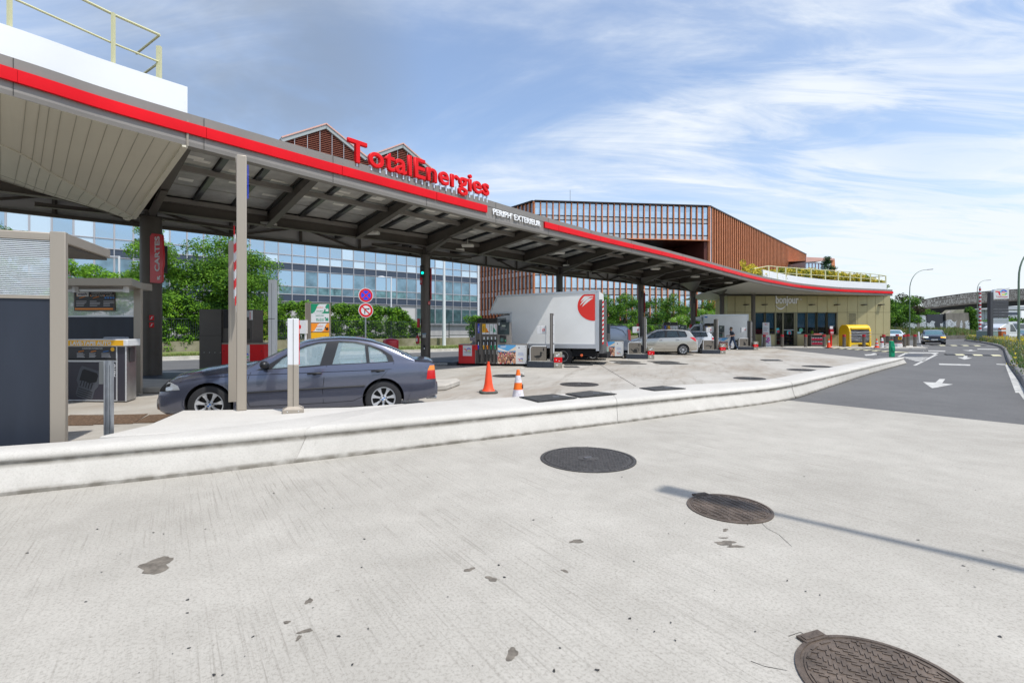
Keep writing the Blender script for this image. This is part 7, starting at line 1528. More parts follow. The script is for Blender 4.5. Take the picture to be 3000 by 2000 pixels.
# ---------------- cones, bins, road sign ----------------
M_co = mat('cone_orange', (.85, .075, .02), .5, var=(4, .08)); M_co2 = mat('cone_orange2', (.90, .16, .01), .5); M_cw = mat('cone_white', (.66, .63, .66), .6, var=(12, .25))
p = g(1431, 1150.5, 0); t = thing('traffic_cone', 'tall plain orange cone with a worn grey base', 'traffic cone', p, .2, 'traffic cones')
mb = MB(); mb.prism([(-.215, -.14), (-.15, -.215), (.15, -.215), (.215, -.14), (.215, .14), (.15, .215), (-.15, .215), (-.215, .14)], .0, .055); mb.build('base', mat('rubber_grey', (.10, .10, .085), .8, var=(6, .3)), t, bevel=.015)
mb = MB(); mb.lathe([(.165, .055), (.155, .075), (.125, .12), (.10, .24), (.055, .62), (.048, .65), (.044, .70), (.030, .705), (.030, .775), (.001, .775)], n=28); mb.build('cone', M_co, t)
p = Vector(((1518-CX)/FPX*10.2, 10.2, 0)); t = thing('traffic_cone', 'cone with dirty white and orange bands half hidden behind the kerb', 'traffic cone', p, 0, 'traffic cones'); zc = lambda y: EYE+(HY-y)*10.2/FPX
zt = zc(1082.5); z2 = [zc(1099), zc(1120), zc(1140)]; R0_ = .155; rf = lambda z: lerp(.150, .032, z/zt)
mb = MB(); mb.lathe([(rf(0), .03), (rf(z2[2]), z2[2]), (rf(z2[2])+.001, z2[2]+.001), (rf(z2[1]), z2[1]), (rf(z2[1])+.001, z2[1]+.001), (rf(z2[0]), z2[0]), (rf(z2[0])+.001, z2[0]+.001), (rf(zt), zt)], n=28, mfun=[1, 0, 0, 0, 1, 1, 0]); mb.build('cone', [M_co2, M_cw], t)
mb = MB(); mb.box(-.2, .2, -.2, .2, 0, .03); mb.build('base', M_carbl, t, bevel=.01)
mb = MB(); mb.box(.085, .105, -.065, -.045, z2[2]+.03, z2[1]-.03); mb.build('black_mark', M_black, t)
p = Vector(((1145-CX)/FPX*19, 19, 0)); t = thing('litter_bin', 'dark red domed bin behind the boot of the saloon', 'litter bin', p); mb = MB(); zt = EYE-(990-HY)*19/FPX; mb.lathe([(.29, 0), (.30, .05), (.30, zt-.26), (.305, zt-.25), (.305, zt-.22), (.30, zt-.21), (.305, zt-.18), (.305, zt-.15), (.30, zt-.14), (.30, zt-.09), (.27, zt-.06), (.16, zt-.02), (.001, zt)], n=32); mb.build('bin', M_redD, t)
Ys = 31.5; p = Vector(((1071.6-CX)/FPX*Ys, Ys, .1)); ks_ = Ys/FPX; fz = lambda y: EYE+(HY-y)*ks_-.1
t = thing('road_sign', 'two round road signs on a grey pole, no stopping above no right turn', 'road sign', p, radians(32)); mb = MB(); mb.cyl(0, .05, 0, fz(850), .05, 10); mb.build('pole', M_galv, t)
mir = mat('sign_blue2', (.01, .06, .75), .4); R_ = 21.5*ks_
for i, yc in enumerate((865, 909)):
    z = fz(yc); mb = MB(); mb.lathe([(R_, 0), (R_, .03)], (0, -.02, z), 'y', 36); d_ = mb.build('disc', M_wht, t)
    mb = MB(); mb.lathe([(R_*.92, -.006), (R_*.92, 0)], (0, -.021, z), 'y', 36, 0); mb.lathe([(R_*.64, -.003), (R_*.64, 0)], (0, -.0275, z), 'y', 36, 1); mb.build('face', [M_pred, mir if i == 0 else M_wht], d_)
    mb = MB(); mb.beam((-R_*.52, -.034, z+R_*.52), (R_*.52, -.034, z-R_*.52), R_*.17, .004, up=(0, 1, 0)); 
    if i == 0: mb.beam((R_*.52, -.035, z+R_*.52), (-R_*.52, -.035, z-R_*.52), R_*.17, .004, up=(0, 1, 0))
    mb.build('red_bar', M_pred, d_)
    if i == 1: mb = MB(); mb.beam((-R_*.15, -.031, z-R_*.5), (-R_*.15, -.031, z+R_*.22), R_*.12, .003, up=(0, 1, 0)); mb.beam((-R_*.2, -.031, z+R_*.2), (R_*.35, -.031, z+R_*.2), R_*.12, .003, up=(0, 1, 0)); mb.ext([(R_*.3, -.033, z+R_*.33), (R_*.55, -.033, z+R_*.2), (R_*.3, -.033, z+R_*.07)], (0, .002, 0)); mb.build('turn_arrow', M_black, d_)
# ---------------- fence and wall behind ----------------
wf1, wf2 = g(510, 1030.6, .12), g(1302, 1010.8, .12); wd = (wf2-wf1).normalized(); wn_ = Vector((-wd.y, wd.x, 0)); WA = wf1-wd*26; WB = wf2+wd*42
t = thing('retaining_wall', 'low stained concrete wall under the dark railing fence', 'wall', (wf1.x, wf1.y, 0)); mb = MB(); mb.prism([WA.xy, WB.xy, (WB+wn_*.3).xy, (WA+wn_*.3).xy], 0, .80); mb.build('wall', mat('mossy_wall', (.30, .27, .20), .95, var=(.9, .5), col2=(.13, .125, .06), bump=(12, .5)), t, world=True)
Z_f0, Z_f1 = .92, 2.15
fn = thing('railing_fence', 'long dark green metal railing fence on the low stained wall', 'fence', (wf1.x, wf1.y, 0)); M_fen = mat('fence_green', (.035, .05, .048), .5, .3)
Lf = (WB-WA).length; nseg = 15; 
for i in range(nseg):
    a, c = WA.lerp(WB, i/nseg)+wn_*.15, WA.lerp(WB, (i+1)/nseg)+wn_*.15; st = .05*(i % 2)
    mb = MB()
    for z in (Z_f0-st, Z_f1-st): mb.beam(a+Vector((0, 0, z)), c+Vector((0, 0, z)), .05, .05)
    n = int((c-a).length/.13)
    for j in range(n): q = a.lerp(c, j/n); mb.box(q.x-.014, q.x+.014, q.y-.014, q.y+.014, Z_f0-st, Z_f1-st)
    mb.build('fence_panel', M_fen, fn, world=True, smooth=None); mb = MB(); mb.box(a.x-.04, a.x+.04, a.y-.04, a.y+.04, .8, Z_f1+.08); mb.build('fence_post', M_fen, fn, world=True)
# light masts behind the fence
def at_line(col, off):
    P, D = WA+wn_*off, wd; k = (col-CX)/FPX; t_ = (k*P.y-P.x)/(D.x-k*D.y); return P+D*t_
q = at_line(1301, -.8); t = thing('white_lamp_mast', 'tall plain white mast in front of the fence, left of the truck', 'lamp mast', (q.x, q.y, .1)); mb = MB(); mb.cyl(0, 0, 0, 9.5, .17, 14, r2=.09); mb.build('mast', M_wht, t)
for col, y0, lab, d_ in ((1146, 811, 'thin white lamp post with a small flat lamp in front of the office glass', 7), (349, 750, 'thin white lamp post with a flat lamp seen beside the left column', 9), (2330-430, 850, 'thin white lamp post with a flat lamp behind the truck, before the fins', 10)):
    q = at_line(col, d_); zt = EYE+(HY-y0)*q.y/FPX; t = thing('park_lamp', lab, 'street lamp', (q.x, q.y, 0), 0, 'thin white lamp posts'); mb = MB(); mb.cyl(0, 0, 0, zt, .07, 8); mb.build('post', M_wht, t); mb = MB(); mb.tube([(0, 0, zt-.05), (-.8, 0, zt-.02)], .035, 6); mb.build('arm', M_wht, t); mb = MB(); mb.sphere((-1.0, 0, zt-.03), .38, .2, .12, 12, k=6, half=True); mb.build('lamp_head', M_wht, t)
# ---------------- shop forecourt furniture ----------------
M_bol = mat('bollard_taupe', (.14, .125, .105), .5, .3)
bp_ = [(2239, 1016.3), (2291.6, 1016.3), (2360, 1016.3), (2414.3, 1016.3), (2473, 1016.3), (2531, 1016.3), (2589, 1016.3), (2628.6, 1014), (2649.7, 1016.3), (2660, 1013), (2680.5, 1015.4)]
bl = ['bollard in front of the folding poster stand', 'bollard standing in front of the shop door', 'bollard left of the bottle rack', 'bollard at the right end of the bottle rack', 'bollard between the red stand and the yellow shelter', 'bollard standing in front of the yellow shelter', 'bollard right of the cones, left of the taupe bins', 'bollard rising behind the two taupe bins', 'bollard just right of the bin with the yellow opening', 'rearmost bollard in front of the white crossover', 'rightmost of the red capped bollards']
t0 = None
for (x, y), l in zip(bp_, bl):
    p = g(x, y, .05); L_ = 'taupe '+l+', red cap' if 'red capped' not in l else l
    if t0 is None:
        t0 = t = thing('bollard', L_, 'bollard', p, 0, 'red capped bollards'); mb = MB(); mb.cyl(0, 0, 0, .88, .125, 18); mb.build('post', M_bol, t); mb = MB(); mb.cyl(0, 0, .88, 1.08, .128, 18); mb.build('cap', M_redD, t, bevel=.01)
    else: dup(t0, p, 0, L_)
fp = lambda x, y, z=.05: g(x, y, z)
sY = 43.5; sx_ = lambda x, Y=sY: (x-CX)/FPX*Y; sz_ = lambda y, Y=sY: EYE+(HY-y)*Y/FPX
t = thing('price_totem', 'narrow white notice totem left of the shop door', 'totem', (sx_(2248), 44.3, .05)); mb = MB(); mb.box(0, 19.6*44.3/FPX, 0, .08, 0, sz_(944.6, 44.3)-.05); mb.build('panel', M_wht, t, bevel=.01); logo(t, .30, -.002, 2.03, .3); lines(t, 'notice_text', .06, .5, 1.72, 6, .07, M_navy, -.001, .02)
mb = MB(); [mb.box(.07+j*.12, .15+j*.12, -.004, 0, 1.15-i*.13, 1.23-i*.13) for i in range(2) for j in range(4)]; mb.box(.07, .32, -.004, 0, .84, .99); mb.build('pictograms', M_pred, t)
t = thing('a_board', 'folding poster stand with a crowd picture left of the white totem', 'a-board', (sx_(2231), 43.3, .05), radians(-10)); mb = MB(); mb.ext([(0, 0, 0), (.72, 0, 0), (.72, .18, 1.02), (0, .18, 1.02)], (0, .03, 0)); mb.ext([(0, .40, 0), (.72, .40, 0), (.72, .22, 1.02), (0, .22, 1.02)], (0, .02, 0)); mb.build('frame', M_wht, t)
mb = MB(); ms = [MATS['print_%d' % i] for i in range(13)]; r = random.Random(4)
for i in range(60): x, z = r.uniform(.12, .6), r.uniform(.32, .85); mb.ext([(x+.05*cos(a), -.012+z*.176, z+.05*sin(a)) for a in [2*pi*j/7 for j in range(7)]], (0, -.001-.0001*i, 0), r.choice([2, 5, 7, 8, 9, 12]))
mb.build('picture', ms, t, smooth=None)
t = thing('bottle_rack', 'dark display rack of red topped bottles outside the shop', 'display rack', (sx_(2370), 43.2, .05)); w_ = 43.2*43.6/FPX; mb = MB(); mb.box(0, w_, 0, .5, .0, .12); mb.box(0, .06, 0, .5, .1, 1.0); mb.box(w_-.06, w_, 0, .5, .1, 1.0); mb.box(.0, w_, .45, .5, .1, 1.0); mb.box(-.02, w_+.02, -.02, .5, .98, 1.04); mb.box(.06, w_-.06, 0, .45, .50, .54); mb.box(.06, w_-.06, 0, .45, .12, .16); mb.build('frame', M_pump, t)
mb = MB(); mb.box(.3, 1.0, .1, .12, 1.05, 1.16); mb.build('header', mat('header_red', (.5, .12, .1), .5), t); bo = None
for lv in (.16, .54):
    for q in range(8):
        mb = MB(); mb.lathe([(.05, 0), (.055, .02), (.055, .2), (.02, .27), (.02, .3)], (.14+q*.145, .1, lv+.001), 'z', 8, 0, [0, 0, 1, 1]); b_o = mb.build('bottle', [mat('bottle_red', (.45, .02, .06), .3), M_wht], t)
t = thing('red_stand', 'red post with a red box and a small notice outside the shop window', 'stand', (sx_(2433), 43.6, .05)); mb = MB(); mb.cyl(.12, 0, 0, 1.2, .07, 12); mb.build('post', M_red, t); mb = MB(); mb.box(-.03, .28, -.1, .1, 1.05, 1.55); mb.build('box', M_redD, t, bevel=.01); mb = MB(); mb.box(0, .28, -.12, -.1, 1.22, 1.30); mb.box(.02, .26, -.12, -.1, 1.08, 1.10); mb.box(.0, .28, -.02, 0, 1.58, 1.82); mb.build('notice', M_wht, t)
# yellow shelter
ysx = sx_(2489, 42.6); t = thing('yellow_shelter', 'yellow rounded plastic cabinet wrapped in torn film and grey sheeting', 'cabinet', (ysx, 42.6, .05), radians(0)); ky = 42.6/FPX; Wy = 64*ky; Wd = Wy*.36; Hy = EYE+(HY-951)*ky-.05
M_y = mat('shelter_yellow', (.78, .50, .01), .4, coat=.2); prof = [(0, 0), (0, Hy*.62), (.06, Hy*.8), (.22, Hy*.93), (.5, Hy), (1.0, Hy), (1.25, Hy*.93), (1.38, Hy*.8), (1.42, Hy*.6), (1.42, 0)]
mb = MB(); 
mb.ext([(Wd*.0+.0, y, z) for y, z in prof], (.16, 0, 0)); mb.build('side_panel', M_y, t, bevel=.02); mb = MB(); mb.ext([(Wy-.16, y, z) for y, z in prof], (.16, 0, 0)); mb.build('side_panel', M_y, t, bevel=.02)
# left visible flank is turned towards us: model as depth to the left
mb = MB(); rows = [[(x, y, z) for x in (.16, Wy-.16)] for y, z in prof[2:-1]]; mb.grid(rows); mb.grid([[(x, y, z-.05) for x in (.16, Wy-.16)] for y, z in prof[2:-1]]); mb.box(.16, Wy-.16, -.01, .1, Hy*.80, Hy*.86); mb.ext([(x, .05, z) for x, z in [(.16, .36), (Wy-.16, .36), (Wy-.16, .12), (Wy*.8, .2), (Wy*.5, .26), (Wy*.2, .2), (.16, .12)]], (0, .06, 0)); mb.build('top_shell', M_y, t)
mb = MB(); r = random.Random(5); z = .36
n = 26; rows = []
for i in range(n+1): rows.append([(lerp(.16, Wy-.16, j/14), .09+r.uniform(-.03, .03)+.03*sin(i*1.3), lerp(.36, Hy*.8, i/n)+r.uniform(-.012, .012)) for j in range(15)])
mb.grid(rows); mb.build('grey_sheeting', mat('sheeting', (.07, .07, .075), .35, spec=.7, var=(2, .3)), t, smooth=60)
mb = MB()
for k_ in range(6): z = lerp(.55, Hy*.66, k_/5); mb.grid([[(lerp(-.01, Wy+.01, j/12), -.012-r.uniform(0, .012)+ (.0), z+.02*sin(j+k_)+d) for j in range(13)] for d in (0, .03+.03*(k_ % 2))])
mb.build('torn_film', mat('film', (.45, .46, .48), .25, spec=.8, alpha=.7), t)
# small cones, capped post
def bandcone(loc, h, lab, nb=2):
    t = thing('traffic_cone', lab, 'traffic cone', loc, 0, 'traffic cones'); mb = MB(); R1 = h*.21; f = lambda z: lerp(R1, h*.035, z/h); zs = [0, .18, .36, .54, .74, 1.0]
    pr = []; mf = []
    for a, c, m_ in zip(zs, zs[1:], [0, 1, 0, 1, 0] if nb == 2 else [0, 0, 0, 1, 0]): pr += [(f(a*h)+.001, a*h+.03), (f(c*h), c*h+.0299)]; mf += [m_, m_]
    mb.lathe(pr, n=18, mfun=mf[:len(pr)-1]); mb.build('cone', [M_co, mat('cone_band', (.45, .5, .55), .4)], t); mb = MB(); mb.lathe([(h*.32, 0), (h*.32, .03), (h*.2, .035)], n=8); mb.build('base', M_co, t)
bandcone(g(2428, 1017.5, .05), .74, 'small orange cone at the foot of the red stand', 1)
bandcone(g(2568.5, 1018, .05), .74, 'small orange cone with two grey bands right of the yellow shelter')
p = g(2584, 1017, .05); t = thing('striped_post', 'battered white and red striped rubber post lying loosely by the cone', 'marker post', p, 0); mb = MB(); mb.lathe([(.12, 0), (.12, .2), (.12, .2001), (.12, .38), (.12, .3801), (.11, .52), (.11, .5201), (.08, .75), (.03, .80)], n=12, mfun=[0, 0, 0, 0, 1, 1, 0, 0]); mb.build('post', [M_wht, M_redD], t); mb = MB(); mb.sphere((.2, .02, .07), .22, .16, .08, 10, k=6); mb.sphere((-.12, .05, .06), .18, .14, .07, 10, k=6); mb.build('sandbag', mat('bag_grey', (.3, .3, .3), .8), t)
for x0_, c_, l in ((2595.5, M_black, 'taupe and white waste bin with a dark opening, left one of the pair'), (2620.5, M_yel, 'taupe and white waste bin with a yellow opening, right one of the pair')):
    p = g(x0_, 1015.8, .05); t = thing('waste_bin', l, 'waste bin', p, radians(0), 'pair of waste bins'); w_ = 22.5*p.y/FPX; mb = MB(); mb.prism([(0, .25), (w_*.38, 0), (w_, 0), (w_, .6), (0, .7)], 0, .32); mb.build('base', M_wht, t); mb = MB(); mb.prism([(0, .25), (w_*.38, 0), (w_, 0), (w_, .6), (0, .7)], .34, .95); mb.build('body', M_pump, t); mb = MB(); mb.prism([(-.004, .248), (w_*.38, -.005), (w_+.004, -.005), (w_+.004, .6), (0, .7)], .32, .34); mb.build('red_line', M_red, t)
    mb = MB(); mb.box(w_*.48, w_*.92, -.02, 0, .64, .86); mb.build('opening_frame', c_ if c_ == M_yel else M_taupe, t); mb = MB(); mb.box(w_*.54, w_*.86, -.025, -.018, .69, .81); mb.build('opening', M_dark, t)
# green bin on the barrier end
p = g(2614, 1046, .28); kb = p.y/FPX; t = thing('green_bin', 'bright green plastic bin standing on the end of the concrete kerb', 'litter bin', (p.x-.06, p.y, .28)); hb = 48*kb; wb = 12.5*kb
mb = MB(); mb.ext([(x*wb/14, -.0, z*hb/48) for x, z in [(0, 0), (13.5, 0), (13.5, 16), (12.5, 18), (14, 23), (14, 34), (12, 40), (10, 47), (7, 48.5), (3, 48.5), (0, 47)]], (0, .14, 0)); mb.build('bin', mat('bin_green', (.0, .26, .12), .4, coat=.2), t, bevel=.02); mb = MB(); mb.box(wb*.42, wb*.7, .05, .2, hb, hb+.04); mb.build('lid_knob', M_red, t); mb = MB(); mb.box(wb*.2, wb*.9, -.035, 0, hb*.36, hb*.62); mb.build('front_bulge', MATS['bin_green'], t, bevel=.025)
# ---------------- people ----------------
M_skin = mat('skin_tone', (.36, .20, .135), .55); M_hair = mat('hair_dark', (.03, .018, .012), .8); M_jean = mat('denim', (.03, .05, .10), .85, var=(20, .3)); M_shirt = mat('navy_shirt', (.035, .045, .07), .85, var=(8, .2)); M_shoe = mat('shoe_white', (.6, .6, .58), .6)
def skin_body(name, J, E, R, mats, region, parent):
    me = bpy.data.meshes.new(name); me.from_pydata([J[k] for k in J], [(list(J).index(a), list(J).index(b)) for a, b in E], []); o = bpy.data.objects.new(name, me); COL.objects.link(o)
    md = o.modifiers.new('s', 'SKIN'); md.use_smooth_shade = True; sk = me.skin_vertices[0].data
    for i, k in enumerate(J): sk[i].radius = R[k] if isinstance(R[k], tuple) else (R[k], R[k]); sk[i].use_root = (i == 0)
    sb2 = o.modifiers.new('u', 'SUBSURF'); sb2.levels = 2; sb2.render_levels = 2
    bpy.context.view_layer.update(); m2 = bpy.data.meshes.new_from_object(o.evaluated_get(bpy.context.evaluated_depsgraph_get())); o.modifiers.clear(); o.data = m2
    for m_ in mats: m2.materials.append(m_)
    for p in m2.polygons: p.material_index = region(p.center)
    m2.polygons.foreach_set('use_smooth', [True]*len(m2.polygons)); o.parent = parent; return o
def hand(J, E, R, wrist, d, side, pre):
    d = Vector(d).normalized(); s_ = Vector(side).normalized(); w = Vector(wrist); J[pre+'palm'] = tuple(w+d*.06); R[pre+'palm'] = (.034, .018); E.append((pre+'wrist', pre+'palm'))
    for i in range(4):
        b = w+d*.095+s_*(.022*(i-1.5)); L_ = [.06, .072, .068, .052][i]; dn = Vector((0, 0, -1))
        J[pre+'k%d' % i] = tuple(b); J[pre+'m%d' % i] = tuple(b+d*L_*.5+dn*.012); J[pre+'t%d' % i] = tuple(b+d*L_*.85+dn*.035)
        for q, r_ in (('k', .010), ('m', .009), ('t', .008)): R[pre+q+str(i)] = r_
        E += [(pre+'palm', pre+'k%d' % i), (pre+'k%d' % i, pre+'m%d' % i), (pre+'m%d' % i, pre+'t%d' % i)]
    J[pre+'th'] = tuple(w+d*.05+s_*.045); J[pre+'th2'] = tuple(w+d*.085+s_*.06+Vector((0, 0, -.01))); R[pre+'th'] = .011; R[pre+'th2'] = .009; E += [(pre+'palm', pre+'th'), (pre+'th', pre+'th2')]
# walking man faces -x, leaning forward; x along walk, y depth
J = dict(pelvis=(0, 0, .93), waist=(-.02, 0, 1.06), chest=(-.06, 0, 1.27), neck=(-.10, 0, 1.45), headb=(-.13, 0, 1.54), headt=(-.14, 0, 1.69),
    shR=(-.07, -.19, 1.38), elR=(.03, -.25, 1.13), Rwrist=(-.19, -.22, 1.07), shL=(-.07, .19, 1.38), elL=(-.02, .25, 1.13), Lwrist=(-.26, .2, 1.10),
    hipR=(.02, -.09, .88), knR=(.10, -.10, .50), anR=(.34, -.10, .14), toR=(.26, -.10, .03), hipL=(-.02, .09, .88), knL=(-.16, .10, .50), anL=(-.14, .10, .09), toL=(-.30, .10, .04))
E = [('pelvis', 'waist'), ('waist', 'chest'), ('chest', 'neck'), ('neck', 'headb'), ('headb', 'headt'), ('chest', 'shR'), ('shR', 'elR'), ('elR', 'Rwrist'), ('chest', 'shL'), ('shL', 'elL'), ('elL', 'Lwrist'), ('pelvis', 'hipR'), ('hipR', 'knR'), ('knR', 'anR'), ('anR', 'toR'), ('pelvis', 'hipL'), ('hipL', 'knL'), ('knL', 'anL'), ('anL', 'toL')]
R = dict(pelvis=(.13, .11), waist=(.13, .105), chest=(.15, .115), neck=.058, headb=(.075, .085), headt=(.08, .095), shR=.062, elR=.043, Rwrist=.028, shL=.062, elL=.043, Lwrist=.028, hipR=.095, knR=.06, anR=.042, toR=.036, hipL=.095, knL=.06, anL=.042, toL=.036)
hand(J, E, R, J['Rwrist'], (-1, .1, 0), (0, .3, 1), 'R'); hand(J, E, R, J['Lwrist'], (-1, -.1, 0), (0, -.3, 1), 'L')
def reg(c):
    if c.z < .115: return 4
    if c.z < .98: return 1
    if c.z > 1.47: return 2 if not (c.z > 1.62 or (c.x > -.10 and c.z > 1.5)) else 3
    arm = abs(c.y) > .19 or c.x < -.21
    return 2 if (arm and c.z < 1.2) else 0
pm = g(2126, 1023.5, 0); man = thing('person', 'man in a dark T-shirt and jeans walking beside the pump, hands held forward', 'person', (pm.x, 36.9, 0), radians(4)); man.scale = (1.0,)*3
skin_body('body', J, E, R, [M_shirt, M_jean, M_skin, M_hair, M_shoe], reg, man)
mb = MB(); mb.sphere((-.115, 0, 1.665), .105, .098, .105, 14, k=10); mb.sphere((-.19, 0, 1.545), .05, .055, .05, 10, k=8); mb.build('hair', M_hair, man)
mb = MB(); mb.sphere((-.245, 0, 1.615), .016, .012, .024, 8, k=6); mb.sphere((-.14, -.092, 1.62), .018, .01, .03, 8, k=6); mb.build('nose_and_ear', M_skin, man); mb = MB(); [mb.sphere((-.222, y, 1.645), .008, .012, .007, 8, k=6) for y in (-.033, .033)]; mb.build('eyes', M_dark, man)
# driver of the people carrier (bust behind the open window)
def driver(parent_loc, rz, lab, hood=True, k=1.0):
    t = thing('person', lab, 'person', parent_loc, rz)
    J = dict(pelvis=(0, 0, .45), chest=(.03, 0, .82), neck=(.0, 0, 1.04), headb=(-.03, 0, 1.13), headt=(-.03, 0, 1.27), shR=(.02, -.18, .94), elR=(-.06, -.24, .72), Rwrist=(-.30, -.18, .86), shL=(.02, .18, .94), elL=(-.06, .24, .72), Lwrist=(-.32, .12, .86), knR=(-.42, -.12, .42), knL=(-.42, .12, .42), anR=(-.5, -.12, .1), anL=(-.5, .12, .1))
    E = [('pelvis', 'chest'), ('chest', 'neck'), ('neck', 'headb'), ('headb', 'headt'), ('chest', 'shR'), ('shR', 'elR'), ('elR', 'Rwrist'), ('chest', 'shL'), ('shL', 'elL'), ('elL', 'Lwrist'), ('pelvis', 'knR'), ('pelvis', 'knL'), ('knR', 'anR'), ('knL', 'anL')]
    R = dict(pelvis=.14, chest=(.15, .11), neck=.055, headb=(.075, .085), headt=(.08, .095), shR=.06, elR=.045, Rwrist=.03, shL=.06, elL=.045, Lwrist=.03, knR=.07, knL=.07, anR=.045, anL=.045)
    hand(J, E, R, J['Rwrist'], (-1, .2, .1), (0, .2, 1), 'R')
    skin_body('body', J, E, R, [M_shirt, M_skin], lambda c: 1 if c.z > 1.07 or c.x < -.25 and c.z > .6 else 0, t)
    if hood: mb = MB(); mb.sphere((.0, 0, 1.215), .125, .12, .135, 14, k=10); mb.sphere((.03, 0, 1.06), .12, .14, .12, 12, k=8); mb.build('head_scarf', mat('scarf_beige', (.45, .36, .26), .9), t)
    return t
mo = [o for o in bpy.data.objects if o.name.startswith('car') and o.type == 'EMPTY' and 'beige silver' in o.get('label', '')][0]
driver(Vector(mo.location)+Matrix.Rotation(rzm, 3, 'Z') @ Vector((2.16-2.215, -.42, .12)), rzm, 'driver with a beige head scarf inside the beige silver people carrier')

# ---------------- foliage ----------------
def leaves(name, clumps, n, size, mats, parent=None, seed=1, shell=.75, flat=.8, kind=None, world=True):
    rng = np.random.default_rng(seed); C = np.array([c[:3] for c in clumps], float); Rr = np.array([c[3:] if len(c) > 4 else (c[3],)*3 for c in clumps], float)
    w = (Rr[:, 0]*Rr[:, 2])**1.0; idx = rng.choice(len(C), n, p=w/w.sum()); d = rng.normal(size=(n, 3)); d /= np.linalg.norm(d, axis=1)[:, None]
    rad = rng.uniform(0, 1, n)**(1-shell) if shell < 1 else np.ones(n); rad = rad*rng.uniform(.82, 1.12, n)
    P = C[idx]+d*rad[:, None]*Rr[idx]
    nrm_ = d*.6+rng.normal(size=(n, 3))*.55+np.array([.1, -.1, .45]); nrm_ /= np.linalg.norm(nrm_, axis=1)[:, None]
    t = np.cross(nrm_, rng.normal(size=(n, 3))); t /= np.linalg.norm(t, axis=1)[:, None]; b = np.cross(nrm_, t); s_ = size*rng.uniform(.6, 1.35, n)[:, None]
    V = np.stack([P-t*s_, P-b*s_*.42+nrm_*s_*.12, P+t*s_, P+b*s_*.42+nrm_*s_*.12], 1).reshape(-1, 3)
    V[:, 2] = np.maximum(V[:, 2], .02)
    if parent is not None and world: iv = np.array(PM[parent.name].inverted()); V = V @ iv[:3, :3].T+iv[:3, 3]
    me = bpy.data.meshes.new(name); me.vertices.add(4*n); me.vertices.foreach_set('co', V.ravel()); me.loops.add(4*n); me.loops.foreach_set('vertex_index', np.arange(4*n)); me.polygons.add(n); me.polygons.foreach_set('loop_start', np.arange(n)*4); me.polygons.foreach_set('loop_total', np.full(n, 4))
    me.polygons.foreach_set('material_index', rng.choice(len(mats), n, p=[m_[1] for m_ in mats]).astype(np.int32)); me.update(); me.validate()
    for m_, _ in mats: me.materials.append(m_)
    return tag(link(name, me, parent), kind=kind)
M_bark = mat('bark', (.10, .08, .06), .9, var=(6, .3), bump=(20, .6))
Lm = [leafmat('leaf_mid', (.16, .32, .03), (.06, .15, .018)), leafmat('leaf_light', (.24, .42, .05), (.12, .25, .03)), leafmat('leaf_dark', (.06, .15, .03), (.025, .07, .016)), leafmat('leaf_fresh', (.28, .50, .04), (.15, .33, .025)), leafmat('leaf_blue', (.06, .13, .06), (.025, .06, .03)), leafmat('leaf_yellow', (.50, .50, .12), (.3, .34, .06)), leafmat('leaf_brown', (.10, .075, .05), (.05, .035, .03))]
def tree(lab, base, H, rx, rz, cz, n, size, mats, seed, nclump=26, name='tree', group=None, trunk_r=.14, ry=None, shell=.7, cr=(.16, .32)):
    r = random.Random(seed); t = thing(name, lab, 'tree' if name == 'tree' else 'shrub', base, 0, group); cl = []
    for i in range(nclump):
        a = r.uniform(0, 2*pi); el = r.uniform(-1, 1); k = r.uniform(.35, .95)
        x, y, z = rx*k*cos(a)*sqrt(1-el*el), (ry or rx)*k*sin(a)*sqrt(1-el*el), cz+rz*k*el; c_ = r.uniform(*cr)*min(rx, rz)*1.35
        cl.append((base[0]+x, base[1]+y, base[2]+z, c_*r.uniform(.9, 1.4), c_, c_*r.uniform(.55, .9)))
    leaves('crown', cl, n, size, mats, t, seed, shell)
    mb = MB(); B = Vector((0, 0, 0)); top = Vector((r.uniform(-.2, .2), 0, cz)); mb.tube([B, B.lerp(top, .5)+Vector((.08, .05, 0)), top], trunk_r, 8, r2=trunk_r*.4)
    for c in cl[::2]: q = Vector(c[:3])-Vector(base); s0 = B.lerp(top, r.uniform(.45, .95)); mb.tube([s0, s0.lerp(q, .5)+Vector((0, 0, -.15)), q], trunk_r*.3, 5, r2=.015)
    mb.build('trunk', M_bark, t); return t
def behind(col, d): return at_line(col, d)
def ztop(y, q): return EYE+(HY-y)*q.y/FPX
q = behind(668, 1.8); H = ztop(676, q); tree('large fresh green robinia tree in front of the office glass, behind the tall tan post', (q.x, q.y, 0), H, 3.1, H*.44, H*.55, 38000, .095, [(Lm[0], .5), (Lm[1], .3), (Lm[2], .2)], 1, 80, cr=(.17, .30), shell=.6)
q = behind(455, 2.5); H = ztop(655, q); tree('sparse light green tree half hidden by the left column', (q.x, q.y, 0), H, 2.4, H*.42, H*.58, 15000, .085, [(Lm[0], .5), (Lm[1], .5)], 2, 40, cr=(.13, .24))
q = behind(10, 1.5); H = ztop(585, q); tree('green tree at the left edge above the ribbed glass', (q.x-.2, q.y, 0), H, 2.5, H*.42, H*.62, 14000, .08, [(Lm[0], .6), (Lm[2], .4)], 3, 30, cr=(.12, .24))
q = behind(215, .8); H = ztop(660, q); tree('low drooping branches of a bright tree above the mat washer shelter', (q.x, q.y, 0), H*.95, 3.4, H*.40, H*.56, 11000, .08, [(Lm[3], .4), (Lm[0], .6)], 4, 24, cr=(.09, .17))
